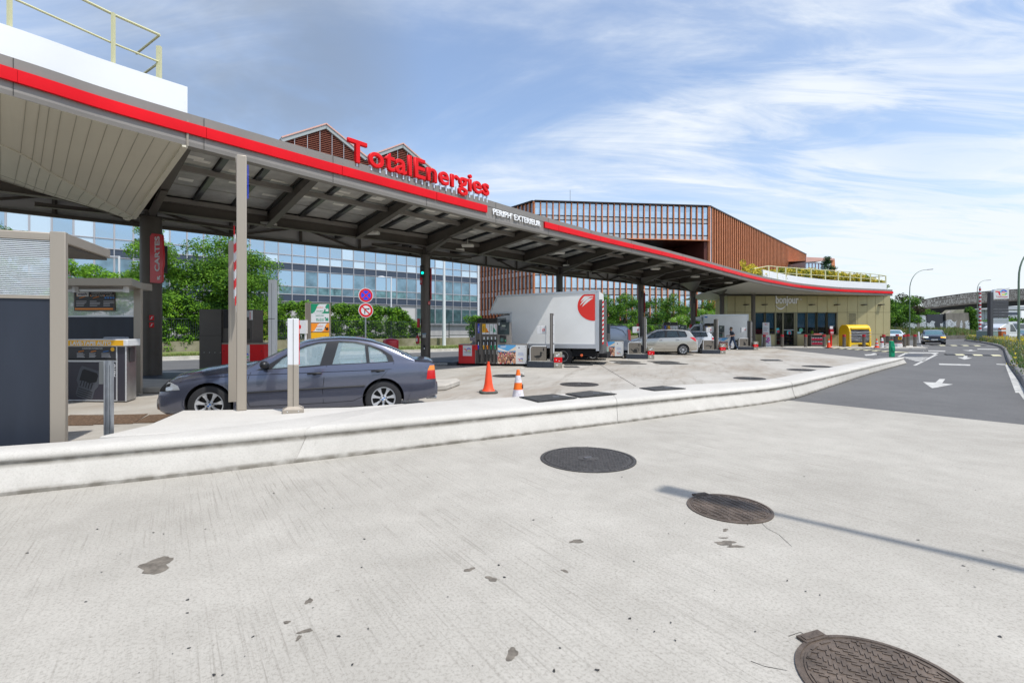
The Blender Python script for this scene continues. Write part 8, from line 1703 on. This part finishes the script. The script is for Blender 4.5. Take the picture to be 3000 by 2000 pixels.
# ivy bush and hedge on the fence
def hedge(lab, c0, c1, ytop, d, n, mats, seed, size=.07, wob=.18):
    r = random.Random(seed); a = behind(c0, d); c = behind(c1, d); t = thing('hedge', lab, 'hedge', ((a.x+c.x)/2, (a.y+c.y)/2, 0)); L_ = (c-a).length; m_ = int(L_/.5)+1; cl = []
    for i in range(m_+1):
        p = a.lerp(c, i/m_); col = CX+FPX*p.x/p.y; zt = EYE+(HY-interp(ytop, col))*p.y/FPX
        z = .5
        while z < zt-.2: cl.append((p.x+r.uniform(-.3, .3), p.y+r.uniform(-.3, .3), min(z+r.uniform(-.15, .15), zt-.32), .5, .5, .38)); z += .5
        cl.append((p.x, p.y, zt-.30+r.uniform(-wob, wob*.6), .42, .42, .30))
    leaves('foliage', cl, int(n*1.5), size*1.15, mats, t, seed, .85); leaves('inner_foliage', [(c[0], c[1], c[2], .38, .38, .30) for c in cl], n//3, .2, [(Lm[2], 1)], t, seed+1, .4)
    mb = MB(); mb.tube([a+Vector((0, 0, .1)), a.lerp(c, .5)+Vector((0, 0, .5)), c+Vector((0, 0, .1))], .12, 6)
    mb.build('stems', M_bark, t)
hedge('bright glossy ivy bush on the fence between the left column and the dark pump', 470, 600, [(470, 890), (520, 862), (560, 870), (600, 895)], .55, 7500, [(Lm[3], .45), (Lm[0], .35), (Lm[2], .2)], 11)
hedge('dark leafy shrubs under the robinia tree behind the dark pump', 590, 770, [(590, 880), (680, 880), (770, 905)], .9, 6500, [(Lm[2], .6), (Lm[0], .4)], 12)
hedge('pale yellow variegated bush between the pump cabinet and the white mast', 742, 790, [(742, 925), (765, 905), (790, 915)], .45, 2200, [(Lm[5], .6), (Lm[3], .4)], 13)
hedge('long clipped bright green hedge behind the fence, above the saloon roof', 788, 1222, [(788, 895), (830, 885), (895, 880), (950, 893), (1000, 888), (1100, 895), (1170, 902), (1205, 925), (1222, 945)], .75, 24000, [(Lm[3], .42), (Lm[1], .3), (Lm[0], .28)], 14, .065)
# shrubs and trees behind the pumps at right
sp_ = [(1400, 905, 2, 9), (1775, 850, 3, 5), (1830, 862, 2, 4), (1905, 862, 3, 5), (1968, 850, 3, 5), (2030, 876, 2, 4), (2085, 880, 1, 4)]
tl = ['dark shrub at the office corner left of the truck', 'leafy tree just right of the truck box, taller and lighter', 'dark leafy tree left of the column right of the truck', 'rounded grey green tree above the beige silver car', 'leafy tree left of the column with white flowering shrubs', 'leafy tree right of the column with white flowering shrubs', 'bright bush touching the shop side wall']
for i, (c, y, k, d) in enumerate(sp_):
    q = behind(c, d); H = ztop(y, q); tree(tl[i], (q.x, q.y, 0), H, 2.5 if i else 1.5, H*.48, H*.52, 8500 if i else 3000, .13, [(Lm[0], .45), (Lm[2], .35), (Lm[1] if i != 3 else Lm[4], .20)], 30+i, 34, group='trees behind the pumps', cr=(.16, .30), shell=.8)
fl = leafmat('blossom', (.75, .74, .58), (.55, .56, .36), tr=.2)
for i, (c, y, d) in enumerate([(1985, 915, 2.2), (2075, 888, 2.2)]):
    q = behind(c, d); H = ztop(y, q); tree(['white flowering shrub above the silver car roof', 'white flowering shrub beside the shop wall'][i], (q.x, q.y, 0), H, 1.5, H*.42, H*.56, 5200, .09, [(Lm[1], .5), (Lm[3], .38), (fl, .12)], 50+i, 24, name='shrub')
hedge('low bright hedge on the fence behind the silver car', 1745, 1945, [(1745, 960), (1850, 948), (1945, 955)], .6, 9000, [(Lm[3], .5), (Lm[1], .5)], 60, .09)
# roof planting on the shop: rounded yellow heads
r = random.Random(8); cl = []; clg = []
for i in range(430):
    c = r.uniform(2205, 2585); y_top = interp([(2200, 800), (2250, 797), (2300, 787), (2340, 786), (2400, 790), (2470, 800), (2540, 810), (2590, 828)], c); Y = FCV.at(c).y+r.uniform(1.5, 4.2); x = (c-CX)/FPX*Y; zt = EYE+(HY-y_top)*Y/FPX
    z = lerp(5.75, max(5.9, zt-.1), r.uniform(0, 1)**.5); (cl if r.random() < .72 else clg).append((x, Y, z, r.uniform(.16, .30)))
for i in range(70):
    c = 2175+i*.9; Y = FCV.at(c).y+r.uniform(3, 6); cl.append(((c-CX)/FPX*Y, Y, r.uniform(5.9, 6.7), r.uniform(.15, .25)))
base_cl = [((lerp(2205, 2590, i/60)-CX)/FPX*Y, Y, 5.75, .5, .5, .25) for i in range(61) for Y in (FCV.at(lerp(2205, 2590, i/60)).y+2.0, FCV.at(lerp(2205, 2590, i/60)).y+3.2)]
pl_ = thing('roof_planting', 'mass of yellow flowering plants along the shop roof', 'plants', (26, 40, 5.4)); Yh = leafmat('head_yellow', (.78, .62, .06), (.5, .42, .06), tr=.2, sc=3); Yg = leafmat('head_green', (.22, .27, .05), (.12, .16, .03), tr=.25)
leaves('flower_heads', cl, 24000, .085, [(Yh, .8), (Yg, .2)], pl_, 3, .97, kind='stuff'); leaves('foliage', clg+base_cl, 14000, .09, [(Yg, .6), (Lm[0], .4)], pl_, 4, .7, kind='stuff')
for (c, y, h_) in ((2420, 752, 0), (2330, 783, 1), (2505, 797, 2)):
    Y = FCV.at(c).y+3; p = Vector(((c-CX)/FPX*Y, Y, 5.4)); H = EYE+(HY-y)*Y/FPX-5.4; tree(['dark young tree growing out of the shop roof planting', 'small dark shrub left of the young roof tree', 'tiny dark shrub right of the young roof tree'][h_], p, H, .62 if h_ == 0 else .3, H*.42, H*.6, 2600 if h_ == 0 else 500, .06, [(Lm[4], .6), (Lm[2], .4)], 70+h_, 20, trunk_r=.03, cr=(.2, .4))
# ---------------- right-hand side ----------------
kc = [g(*p) for p in [(3000, 1139), (2984, 1108), (2956, 1070), (2944, 1040), (2939, 1026), (2925, 1016), (2902, 1009.5), (2870, 1003.5), (2840, 999.5), (2827, 997)]]
kc = [kc[0]+(kc[0]-kc[1]).normalized()*14]+kc+[Vector((72, 74, 0)), Vector((84, 96, 0)), Vector((90, 130, 0))]
kerb = catmull(kc, 5); nk = len(kerb)
def koff(d, z): 
    o = offset([Vector((p.x, p.y)) for p in kerb], -d); return [Vector((p.x, p.y, z)) for p in o]
mb = MB(); mb.grid([[a, b, c, d, e] for a, b, c, d, e in zip(koff(0, -.01), koff(.03, .14), koff(.07, .17), koff(.30, .175), koff(.34, 0))]); struct('verge_kerb', mb, mat('dark_kerb', (.20, .195, .19), .85, var=(1.5, .35), bump=(18, .5)))
mb = MB(); mb.grid([[a, b, c] for a, b, c in zip(koff(.30, .12), koff(3.5, .16), koff(26, .05))]); struct('planted_verge', mb, mat('verge_soil', (.13, .12, .06), .95, var=(2, .4), col2=(.09, .11, .03)), recalc=False)
flw = leafmat('flower_yellow', (.75, .58, .02), (.6, .5, .05), tr=.2); wht = leafmat('flower_pale', (.6, .58, .48), (.45, .42, .34), tr=.2); dry = leafmat('dry_stem', (.30, .24, .12), (.18, .13, .06), tr=.2); sage = leafmat('sage', (.22, .27, .13), (.12, .16, .08)); grn = leafmat('verge_green', (.12, .22, .05), (.06, .12, .03))
klen = [0]
for a, b in zip(kerb, kerb[1:]): klen.append(klen[-1]+(b-a).length)
def verge_place(d0, d1, s0=.08, s1=.62):
    def f(r):
        s_ = r.uniform(s0, s1)**1.0*klen[-1]; i = min(max(int(np.searchsorted(klen, s_))-1, 0), nk-2); t = (s_-klen[i])/(klen[i+1]-klen[i]); p = kerb[i].lerp(kerb[i+1], t); d = (kerb[i+1]-kerb[i]).normalized(); w = Vector((d.y, -d.x, 0))*(d0+(d1-d0)*r.uniform(0, 1)**1.3); q = p+w; q.z = .12; return q, 1
    return f
scatter('verge_plants', 10000, verge_place(.15, 5, .06, .74), .60, .02, [sage, grn, dry, sage, grn], 5, .45)
scatter('verge_flowers', 3600, lambda r: (lambda q: (q[0]+Vector((0, 0, .42+.25*r.uniform(0, 1))), 1))(verge_place(.5, 4.5, .30, .60)(r)), .09, .05, [flw, flw, wht], 6, .3)
scatter('verge_pale_heads', 1300, lambda r: (lambda q: (q[0]+Vector((0, 0, .25+.3*r.uniform(0, 1))), 1))(verge_place(.25, 3, .1, .5)(r)), .06, .035, [wht, dry, wht], 7, .3)
# leaf clumps to give body
r = random.Random(12); cl = []
vp = verge_place(.35, 5, .10, .74); rg = np.random.default_rng(3)
for i in range(420): q, _ = vp(rg); cl.append((q.x, q.y, .25+r.uniform(0, .35), r.uniform(.3, .65), r.uniform(.3, .65), r.uniform(.18, .36)))
leaves('verge_foliage', cl, 42000, .05, [(grn, .30), (sage, .34), (dry, .16), (flw, .20)], None, 9, .8, kind='stuff')
# motorway side retaining wall with graffiti
def wall_w(pts, z0, z1, name, lab, m, thick=.4):
    t = thing(name, lab, 'wall', (*pts[0], 0)); mb = MB(); rows = [[Vector((p[0], p[1], z0)), Vector((p[0], p[1], z)), Vector((p[0], p[1]+thick, z)), Vector((p[0], p[1]+thick, z0))] for p, z in zip(pts, z1)]
    mb.grid(rows, closed=True); mb.build('wall', m, t, world=True); return t
def graffiti_mat(name, base, dark, zsplit, zsoft=.2, amount=.5):
    m = mat(name, base, .9, var=(.5, .25), bump=(8, .4)); nt = m.node_tree; L = nt.links; b = nt.nodes['Principled BSDF']; src = b.inputs['Base Color'].links[0].from_socket
    geo = nt.nodes.new('ShaderNodeNewGeometry'); mp = nt.nodes.new('ShaderNodeMapping'); mp.inputs['Scale'].default_value = (1, 1, .75); L.new(geo.outputs['Position'], mp.inputs[0])
    w = nt.nodes.new('ShaderNodeTexNoise'); w.inputs['Scale'].default_value = 1.1; w.inputs['Detail'].default_value = 2.5; w.inputs['Distortion'].default_value = 2.2; L.new(mp.outputs[0], w.inputs['Vector'])
    ab = nt.nodes.new('ShaderNodeMath'); ab.operation = 'PINGPONG'; ab.inputs[1].default_value = .085; L.new(w.outputs['Fac'], ab.inputs[0])
    rp = nt.nodes.new('ShaderNodeValToRGB'); rp.color_ramp.interpolation = 'CONSTANT'; rp.color_ramp.elements[0].position = 0; rp.color_ramp.elements[0].color = (*dark, 1); rp.color_ramp.elements[1].position = .28; rp.color_ramp.elements[1].color = (.42, .46, .50, 1)
    mm = nt.nodes.new('ShaderNodeMath'); mm.operation = 'MULTIPLY'; mm.inputs[1].default_value = 11.7; L.new(ab.outputs[0], mm.inputs[0]); L.new(mm.outputs[0], rp.inputs[0])
    sx2 = nt.nodes.new('ShaderNodeSeparateXYZ'); L.new(geo.outputs['Position'], sx2.inputs[0]); n2 = nt.nodes.new('ShaderNodeTexNoise'); n2.inputs['Scale'].default_value = .35; L.new(geo.outputs['Position'], n2.inputs['Vector'])
    ad = nt.nodes.new('ShaderNodeMath'); ad.operation = 'MULTIPLY_ADD'; ad.inputs[1].default_value = 1.6; L.new(n2.outputs['Fac'], ad.inputs[0]); L.new(sx2.outputs[2], ad.inputs[2])
    lt = nt.nodes.new('ShaderNodeMath'); lt.operation = 'LESS_THAN'; lt.inputs[1].default_value = zsplit+.8; L.new(ad.outputs[0], lt.inputs[0])
    n3 = nt.nodes.new('ShaderNodeTexNoise'); n3.inputs['Scale'].default_value = .45; n3.inputs['Detail'].default_value = 1; L.new(geo.outputs['Position'], n3.inputs['Vector']); gt = nt.nodes.new('ShaderNodeMath'); gt.operation = 'GREATER_THAN'; gt.inputs[1].default_value = .42; L.new(n3.outputs['Fac'], gt.inputs[0])
    mu = nt.nodes.new('ShaderNodeMath'); mu.operation = 'MULTIPLY'; L.new(lt.outputs[0], mu.inputs[0]); L.new(gt.outputs[0], mu.inputs[1])
    mx_ = nt.nodes.new('ShaderNodeMix'); mx_.data_type = 'RGBA'; L.new(mu.outputs[0], mx_.inputs['Factor']); L.new(src, mx_.inputs['A']); L.new(rp.outputs[0], mx_.inputs['B']); L.new(mx_.outputs['Result'], b.inputs['Base Color']); return m
GY = 88
def gp_(x, Y=GY): return ((x-CX)/FPX*Y, Y)
wall_w([gp_(2600, 84), gp_(2716, 90)], 0, [4.0, 4.2], 'graffiti_wall', 'long wall covered in pale graffiti under the trees right of the shop', graffiti_mat('graf1', (.13, .125, .12), (.03, .035, .045), 4.2))
wall_w([gp_(2716, 89.8), gp_(2772, 94)], 0, [4.35, 4.6], 'graffiti_wall', 'dark painted wall piece with large blue grey letters behind the dark car', graffiti_mat('graf2', (.02, .025, .035), (.015, .02, .03), 3.0))
wall_w([gp_(2771, 93), gp_(2846, 99)], 0, [4.7, 5.0], 'graffiti_wall', 'rough grey wall piece with white graffiti along its foot, ending in ivy', graffiti_mat('graf3', (.13, .12, .105), (.05, .045, .05), 3.3))
t = thing('ivy', 'green ivy hanging over the right end of the rough graffiti wall', 'climbing plant', (*gp_(2846, 99), 0)); leaves('foliage', [(gp_(c, 98.6)[0], 98.6, z, .8, .5, .9) for c, z in [(2846, 4.6), (2850, 3.6), (2852, 2.6), (2848, 5.1), (2838, 5.3), (2852, 1.8)]], 2500, .2, [(Lm[0], .6), (Lm[2], .4)], t, 4, .8)
# upper abutment
t = thing('bridge_abutment', 'pale stepped concrete abutment below the right part of the footbridge', 'bridge abutment', (*gp_(2800, 104), 0)); mb = MB(); P = [(2765, 937), (2783, 921), (2800, 907), (2842, 905), (2842, 935), (2842, 990), (2765, 990)]; mb.ext([(gp_(x, 104)[0], 104, EYE+(HY-y)*104/FPX) for x, y in P], (0, 2.5, 0)); mb.build('block', mat('abut', (.26, .25, .19), .95, var=(.6, .3), bump=(6, .4)), t, world=True)
mb = MB(); mb.beam(at(2762, 928, 103.8), at(2784, 912, 103.8), .5, .35); mb.build('stair_rail', M_conc, t, world=True)
# low wall by the far road bend and grass bank
bank = [((2590-CX)/FPX*70, 70), ((2700-CX)/FPX*76, 76), ((2830-CX)/FPX*82, 82), ((2880-CX)/FPX*90, 90)]
t = thing('low_road_wall', 'low dark stone wall along the far bend of the road', 'wall', (62, 76, 0)); mb = MB(); pts = [Vector((x, y, 0)) for x, y in bank]
for a, c in zip(pts, pts[1:]): mb.beam(a+Vector((0, 0, .3)), c+Vector((0, 0, .3)), .4, .62)
mb.build('wall', mat('stone_dark', (.12, .11, .095), .95, var=(1.5, .4), bump=(10, .5)), t, world=True)
mb = MB(); mb.grid([[a+Vector((0, .2, .5)), Vector((a.x+.9*k_, a.y+8, 1.4))] for k_, a in enumerate(pts)]); struct('grass_bank', mb, M_grass, recalc=False)
def bankp(r_):
    i = int(r_.integers(0, 3)); t_ = r_.uniform(0, 1); u = r_.uniform(0, 1); p = pts[i].lerp(pts[i+1], t_); return Vector((p.x+2*u, p.y+.3+7*u, .5+.9*u)), 1
scatter('bank_grass', 5000, bankp, .8, .06, [grn, G3, dry, sage], 8, .4)
# trees right of the shop
def ztY(y, Y): return EYE+(HY-y)*Y/FPX
for i, (c, Y, y, rx_, mm) in enumerate([(2618, 74, 868, 3.0, 0), (2652, 76, 872, 3.2, 0), (2690, 80, 868, 3.4, 0), (2712, 86, 862, 2.6, 1), (2742, 97, 905, 2.6, 0), (2768, 99, 912, 2.4, 0)]):
    H = ztY(y, Y); tree(['dark green tree touching the shop corner', 'dark green tree behind the nearest right street lamp', 'broad dark green tree right of the nearest right street lamp', 'thin brownish tree in front of the end of the footbridge', 'low bright bush on top of the dark painted wall', 'low bright bush left of the pale stepped abutment'][i], (gp_(c, Y)[0], Y+4, 0), H, rx_, H*.36 if i < 4 else 1.6, H*.66 if i < 4 else H-1.2, 7500 if i < 4 else 2600, .16, [(Lm[2], .45), (Lm[0], .45), (Lm[1], .1)] if mm == 0 else [(Lm[6], .7), (Lm[2], .3)], 80+i, 36, cr=(.16, .32), shell=.8)
# footbridge
fbr = thing('footbridge', 'dark footbridge with slanted lattice sides crossing the road at the right', 'footbridge', (95, 105, 0)); M_lat = mat('lattice_steel', (.19, .175, .16), .6, .4); BY = 108
top = [(2690, 882), (2700, 879), (2725, 873), (2772, 867), (2820, 860), (2910, 851.5), (3000, 846), (3120, 842), (3300, 840)]; bot_ = [(2690, 905), (2721, 904), (2770, 897), (2826, 891), (2903, 884.5), (3000, 878), (3120, 873), (3300, 869)]
def bz(L_, c): return EYE+(HY-interp(L_, c))*BY/FPX
mb = MB(); n = 300
for i in range(n):
    c = 2700+i*2.0; c2_ = c+9 if c < 3290 else c; x0_, x1_ = gp_(c, BY)[0], gp_(c2_+(-6), BY)[0]; z0, z1 = bz(bot_, c+3), bz(top, c)
    mb.beam((gp_(c, BY)[0], BY, z1), (gp_(c+7, BY)[0], BY-.02, z0), .085, .05, up=(0, 1, 0))
mb.build('lattice', M_lat, fbr, world=True, smooth=None)
r = random.Random(3); mb = MB()
for i in range(n):
    c = 2700+i*2.0
    for k_ in range(5):
        if r.random() < .45: z = lerp(bz(bot_, c), bz(top, c), (k_+.5)/5); mb.box(gp_(c, BY)[0], gp_(c, BY)[0]+.14, BY+.05, BY+.12, z-.18, z+.18)
mb.build('inner_slats', M_taupeD, fbr, world=True, smooth=None)
mb = MB()
for s_ in range(14):
    a, c = 2700+s_*43, 2700+(s_+1)*43
    for L_, w_ in ((top, .12), (bot_, .3)): mb.beam((gp_(a, BY)[0], BY, bz(L_, a)), (gp_(c, BY)[0], BY, bz(L_, c)), .2, w_)
mb.build('chords', M_taupeD, fbr, world=True)
mb = MB(); rows = []
for s_ in range(22):
    c = 2715+s_*28; zb2 = bz(bot_, c); u = min(1, (c-2700)/150); dz = lerp(2.2, 1.55, u)*.8; x = gp_(c, BY)[0]; rows.append([(x, BY+.1, zb2), (x, BY+.5, zb2-dz), (x, BY+3.2, zb2-dz), (x, BY+3.6, zb2)])
mb.grid(rows, closed=True); mb.build('deck', mat('deck_dark', (.03, .028, .026), .8), fbr, world=True)
mb = MB(); x = gp_(3200, BY)[0]; mb.box(x, x+1.2, BY+1, BY+2.5, 0, bz(bot_, 3200)); mb.build('pier', M_kerb, fbr, world=True)
# street lamps
def street_lamp(lab, base, H, reach, dirx, s0, d=.17, group='curved street lamps', rz=0.0):
    t = thing('street_lamp', lab, 'street lamp', base, rz, group); hb = H*s0; M_lg = mat('lamp_green_grey', (.17, .23, .16), .5, .3)
    mb = MB(); mb.cyl(0, 0, 0, hb*.98, d/2, 12, r2=d*.33); mb.cyl(0, 0, 0, .5, d*.62, 12); mb.build('pole', M_lg, t)
    pts_ = [Vector((0, 0, hb*.96))]
    for k_ in range(1, 10): u = k_/9; pts_.append(Vector((dirx*reach*(u**1.9), 0, hb+(H-hb)*(sin(u*pi/2)**.9))))
    mb = MB(); mb.tube(pts_, d*.33, 8, r2=d*.2); mb.build('arm', M_lg, t)
    e = pts_[-1]; dd_ = (pts_[-1]-pts_[-2]).normalized(); mb = MB(); mb.beam(e, e+dd_*.85, .24, .09); mb.build('lamp_head', mat('lamp_grey', (.10, .11, .12), .5), t, bevel=.03); return t
b = at(2665, 965, 72); b.z = 0; street_lamp('tall curved street lamp nearest to the right side of the shop', b, ztY(790, 72), (2716-2665)/FPX*72, 1, .70)
b = at(2863, 965, 100); b.z = 0; street_lamp('curved street lamp directly left of the red and white striped pole', b, ztY(821, 100), (2890-2863)/FPX*100, 1, .82)
b = at(2984.5, 965, 37); b.z = 0; street_lamp('large near street lamp at the right edge, its arm leaving the picture', b, 7.9, 1.9, 1, .68, .19)
b = at(2925, 965, 120); b.z = 0; street_lamp('small far street lamp head showing above the brand totem', b, ztY(845, 120), 1.9, 1, .85, .15)
# the lamp whose shadow falls on the near road (it stands behind the camera's right shoulder)
sh_head = g(1985, 1440); Hl = 7.6; base = sh_head+Vector((SH.x, SH.y, 0))*(Hl/math.tan(radians(ELEV))); base = Vector((base.x+SH.x*2.4, base.y+SH.y*2.4, 0))
street_lamp('street lamp standing to the right of the camera, casting its long shadow', base, Hl, 1.7, 1, .8, .2, rz=atan2(-SH.y, -SH.x))
# striped barrier pole
p = at(2871, 965, 62); p.z = .45; t = thing('striped_pole', 'tall red and white striped pole on a white block', 'striped pole', p); zt = ztY(840, 62)-.45; mb = MB(); mb.box(-.14, .50, -.2, .3, 0, .85); mb.build('block', M_wht, t, bevel=.01); n = 22
mb = MB(); z0_ = 1.15; [mb.cyl(0, 0, z0_+(zt-z0_)*i/n, z0_+(zt-z0_)*(i+1)/n, lerp(.13, .11, i/n), 10, (i+1) % 2) for i in range(n)]; mb.cyl(0, 0, .9, z0_, .15, 10, 0); mb.build('pole', [M_wht, M_redD], t)
# totem
Yt = 57; p = at(2902, 965, Yt); p.z = .1; t = thing('brand_totem', 'tall grey price totem with a white logo head at the right', 'totem', p); kt = Yt/FPX; fzt = lambda y: EYE+(HY-y)*kt-.1; X = lambda x: (x-2902)*kt
M_tg = mat('totem_grey', (.085, .085, .095), .45, .3); mb = MB(); mb.box(0, X(2910), 0, .4, 0, fzt(856)); mb.build('post', M_tg, t)
P = [(2911, 876), (2956, 875), (2956, 844.5), (2922, 844.5), (2915, 847.5), (2911, 854)]; mb = MB(); mb.ext([(X(x), .0, fzt(y)) for x, y in P], (0, .35, 0)); mb.build('logo_head', M_wht, t, bevel=.01); logo(t, X(2934), -.002, fzt(856), X(2950)-X(2914))
for i in range(6): y0, y1 = 880+i*8.6, 880+(i+1)*8.6-.7; mb = MB(); mb.box(X(2911), X(2955.5), .03, .33, fzt(y1), fzt(y0)); mb.build('price_row', M_tg, t, bevel=.005)
for y0, y1 in ((932, 939.5), (940, 948.5)): mb = MB(); mb.box(X(2910.5), X(2955.5), .02, .32, fzt(y1), fzt(y0)); mb.build('pale_row', mat('totem_pale', (.36, .40, .44), .5), t)
# white leaning marker
p = g(*z5b(2165, 762), .05); t = thing('marker_post', 'slightly leaning white marker post at the pavement tip', 'marker post', p, 0); mb = MB(); mb.beam((0, 0, 0), (-.12, 0, 1.25), .16, .05, up=(0, 1, 0)); mb.build('post', M_wht, t)
# far traffic and far things beyond the verge
Mgl = M_cgd
def far_truck(lab, x, Y, w, h, c, rz=.3, cab=True):
    t = thing('far_truck', lab, 'truck', (gp_(x, Y)[0], Y, 0), rz); mb = MB(); mb.box(-w/2, w/2, 1.2, 8, .9, h); mb.build('cargo_box', mat('far_'+str(c), c, .6), t, bevel=.05)
    mb = MB(); mb.box(-w/2, w/2, -.6, 1.1, .6, h*.85); mb.build('cab', mat('far_cab'+str(c), tuple(v*.8 for v in c), .5), t, bevel=.12); mb = MB(); mb.box(-w/2+.1, w/2-.1, -.64, -.58, h*.48, h*.78); mb.build('windscreen', Mgl, t)
    for sx3 in (-1, 1):
        for yy in (.1, 5.5): mb = MB(); mb.lathe([(.45, -.15), (.5, 0), (.45, .15)], (sx3*(w/2-.16), yy, .5), 'x', 16); mb.build('wheel', M_rub, t)
far_truck('grey lorry in far traffic between the striped pole and the totem', 2888, 130, 2.5, 3.7, (.40, .44, .50)); far_truck('pale lorry in far traffic left of the striped pole', 2857, 150, 2.5, 3.6, (.5, .53, .55)); far_truck('pale lorry at the far right edge beyond the street lamp', 2988, 140, 2.6, 3.9, (.45, .47, .5))
for i, (x, Y, c, l) in enumerate([(2990, 75, (.03, .05, .09), 'dark blue car on the far carriageway right of the street lamp'), (2945, 118, (.4, .42, .45), 'silver car on the far carriageway below the totem'), (2972, 108, (.6, .6, .6), 'white car on the far carriageway left of the near street lamp')]):
    S2 = dict(suv, paint=paint('far_paint%d' % i, c), conf=[('headlamp', M_lens, (.0, .35, .48, .95, .70, .82)), ('headlamp', M_lens, (.0, .35, -.95, -.48, .70, .82))], handles=[]); car(S2, l, (gp_(x, Y)[0], Y, 0), radians(60))
t = thing('works_van', 'white van with a sloping white roof parked beyond the verge', 'van', (gp_(2952, 62)[0], 62, 0), radians(15)); mb = MB(); mb.ext([(x, 0, z) for x, z in [(-1.3, .4), (1.9, .4), (2.0, 1.2), (1.6, 1.6), (.9, 2.5), (.3, 2.55), (-1.3, 1.8)]], (0, 1.9, 0)); mb.build('body', wp_, t, bevel=.08); mb = MB(); mb.ext([(x, -.01, z) for x, z in [(.5, 1.3), (1.6, 1.3), (1.4, 1.65), (.9, 2.2), (.5, 2.2)]], (0, .02, 0)); mb.build('window', M_cgd, t)
for x in (-.6, 1.3): mb = MB(); mb.lathe([(.3, -.1), (.34, 0), (.3, .1)], (x, .0, .34), 'y', 16); mb.build('wheel', M_rub, t)
t = thing('ticket_kiosk', 'small orange kiosk box with a white band beside the totem', 'kiosk', (gp_(2941, 56)[0], 56, 0)); mb = MB(); mb.box(-.27, .27, 0, .4, 0, 1.75); mb.build('body', mat('kiosk_orange', (.50, .12, .03), .5), t, bevel=.02); mb = MB(); mb.box(-.29, .29, -.02, .42, 1.35, 1.55); mb.build('band', M_wht, t); mb = MB(); mb.box(-.1, .1, -.02, 0, .75, 1.1); mb.build('plate', M_galv, t)
t = thing('market_stall', 'pale green container beside the totem post', 'container', (gp_(2918, 60)[0], 60, 0)); mb = MB(); mb.box(-.9, 1.1, 0, 1.6, .2, 1.35); mb.build('body', mat('pale_green', (.22, .30, .28), .6), t, bevel=.02); mb = MB(); mb.box(-.92, 1.12, -.02, 1.6, 1.35, 1.42); mb.build('lid', M_wht, t); [MB().box(x, x+.12, .05, .17, 0, .2).build('foot', M_galv, t) for x in (-.8, .9)]
t = thing('concrete_block', 'white concrete block beside the near street lamp', 'block', (gp_(2972, 54)[0], 54, 0)); mb = MB(); mb.prism([(-.6, 0), (.7, 0), (.7, .5), (-.6, .5)], .0, 1.0); mb.build('block', M_wht, t, bevel=.04)
# far overpass, buildings and tree line
t = thing('motorway_overpass', 'pale grey concrete overpass in the far distance below the footbridge', 'bridge', (120, 190, 0)); mb = MB(); mb.box(gp_(2843, 190)[0], gp_(3300, 190)[0], 190, 200, EYE+(HY-907)*190/FPX, EYE+(HY-897)*190/FPX); mb.build('deck', mat('far_conc', (.42, .44, .46), .8), t, world=True)
for x in (2872, 2885, 3100): mb = MB(); mb.box(gp_(x, 192)[0], gp_(x, 192)[0]+1.6, 192, 194, 0, EYE+(HY-907)*190/FPX+.1); mb.build('pier', mat('far_conc', (.42, .44, .46), .8), t, world=True)
t = thing('far_building', 'white office building in the far distance right of the totem', 'building', (gp_(2970, 260)[0], 260, 0)); a, c = gp_(2935, 260)[0], gp_(2992, 260)[0]; mb = MB(); mb.box(a, c, 260, 275, 0, EYE+(HY-900)*260/FPX); mb.build('wall', mat('far_white', (.55, .57, .6), .8), t, world=True); mb = MB(); [mb.box(a+1, c-1, 259.9, 260, z, z+1.4) for z in (3, 6.2, 9.4)]; mb.build('window_band', M_spd, t, world=True, smooth=None)
cl = []; r = random.Random(77)
for i in range(150): c = r.uniform(2835, 3250); Y = r.uniform(150, 230); cl.append((gp_(c, Y)[0], Y, r.uniform(1, EYE+(HY-927)*Y/FPX-1.5), r.uniform(1.6, 3.0), r.uniform(1.6, 3), r.uniform(1.2, 2.2)))
leaves('far_trees', cl, 15000, .42, [(Lm[0], .5), (Lm[2], .35), (Lm[1], .15)], None, 5, .8, kind='stuff')
cl = []
for i in range(240):
    a = r.uniform(-.9, 2.3); Rr_ = r.uniform(62, 85); cl.append((Rr_*sin(pi-a)+10, Rr_*cos(pi-a)-5, r.uniform(1, 8.5), r.uniform(2.2, 4), r.uniform(2.2, 4), r.uniform(1.8, 3)))
leaves('roadside_trees', cl, 15000, .55, [(Lm[0], .5), (Lm[2], .5)], None, 6, .8, kind='stuff')
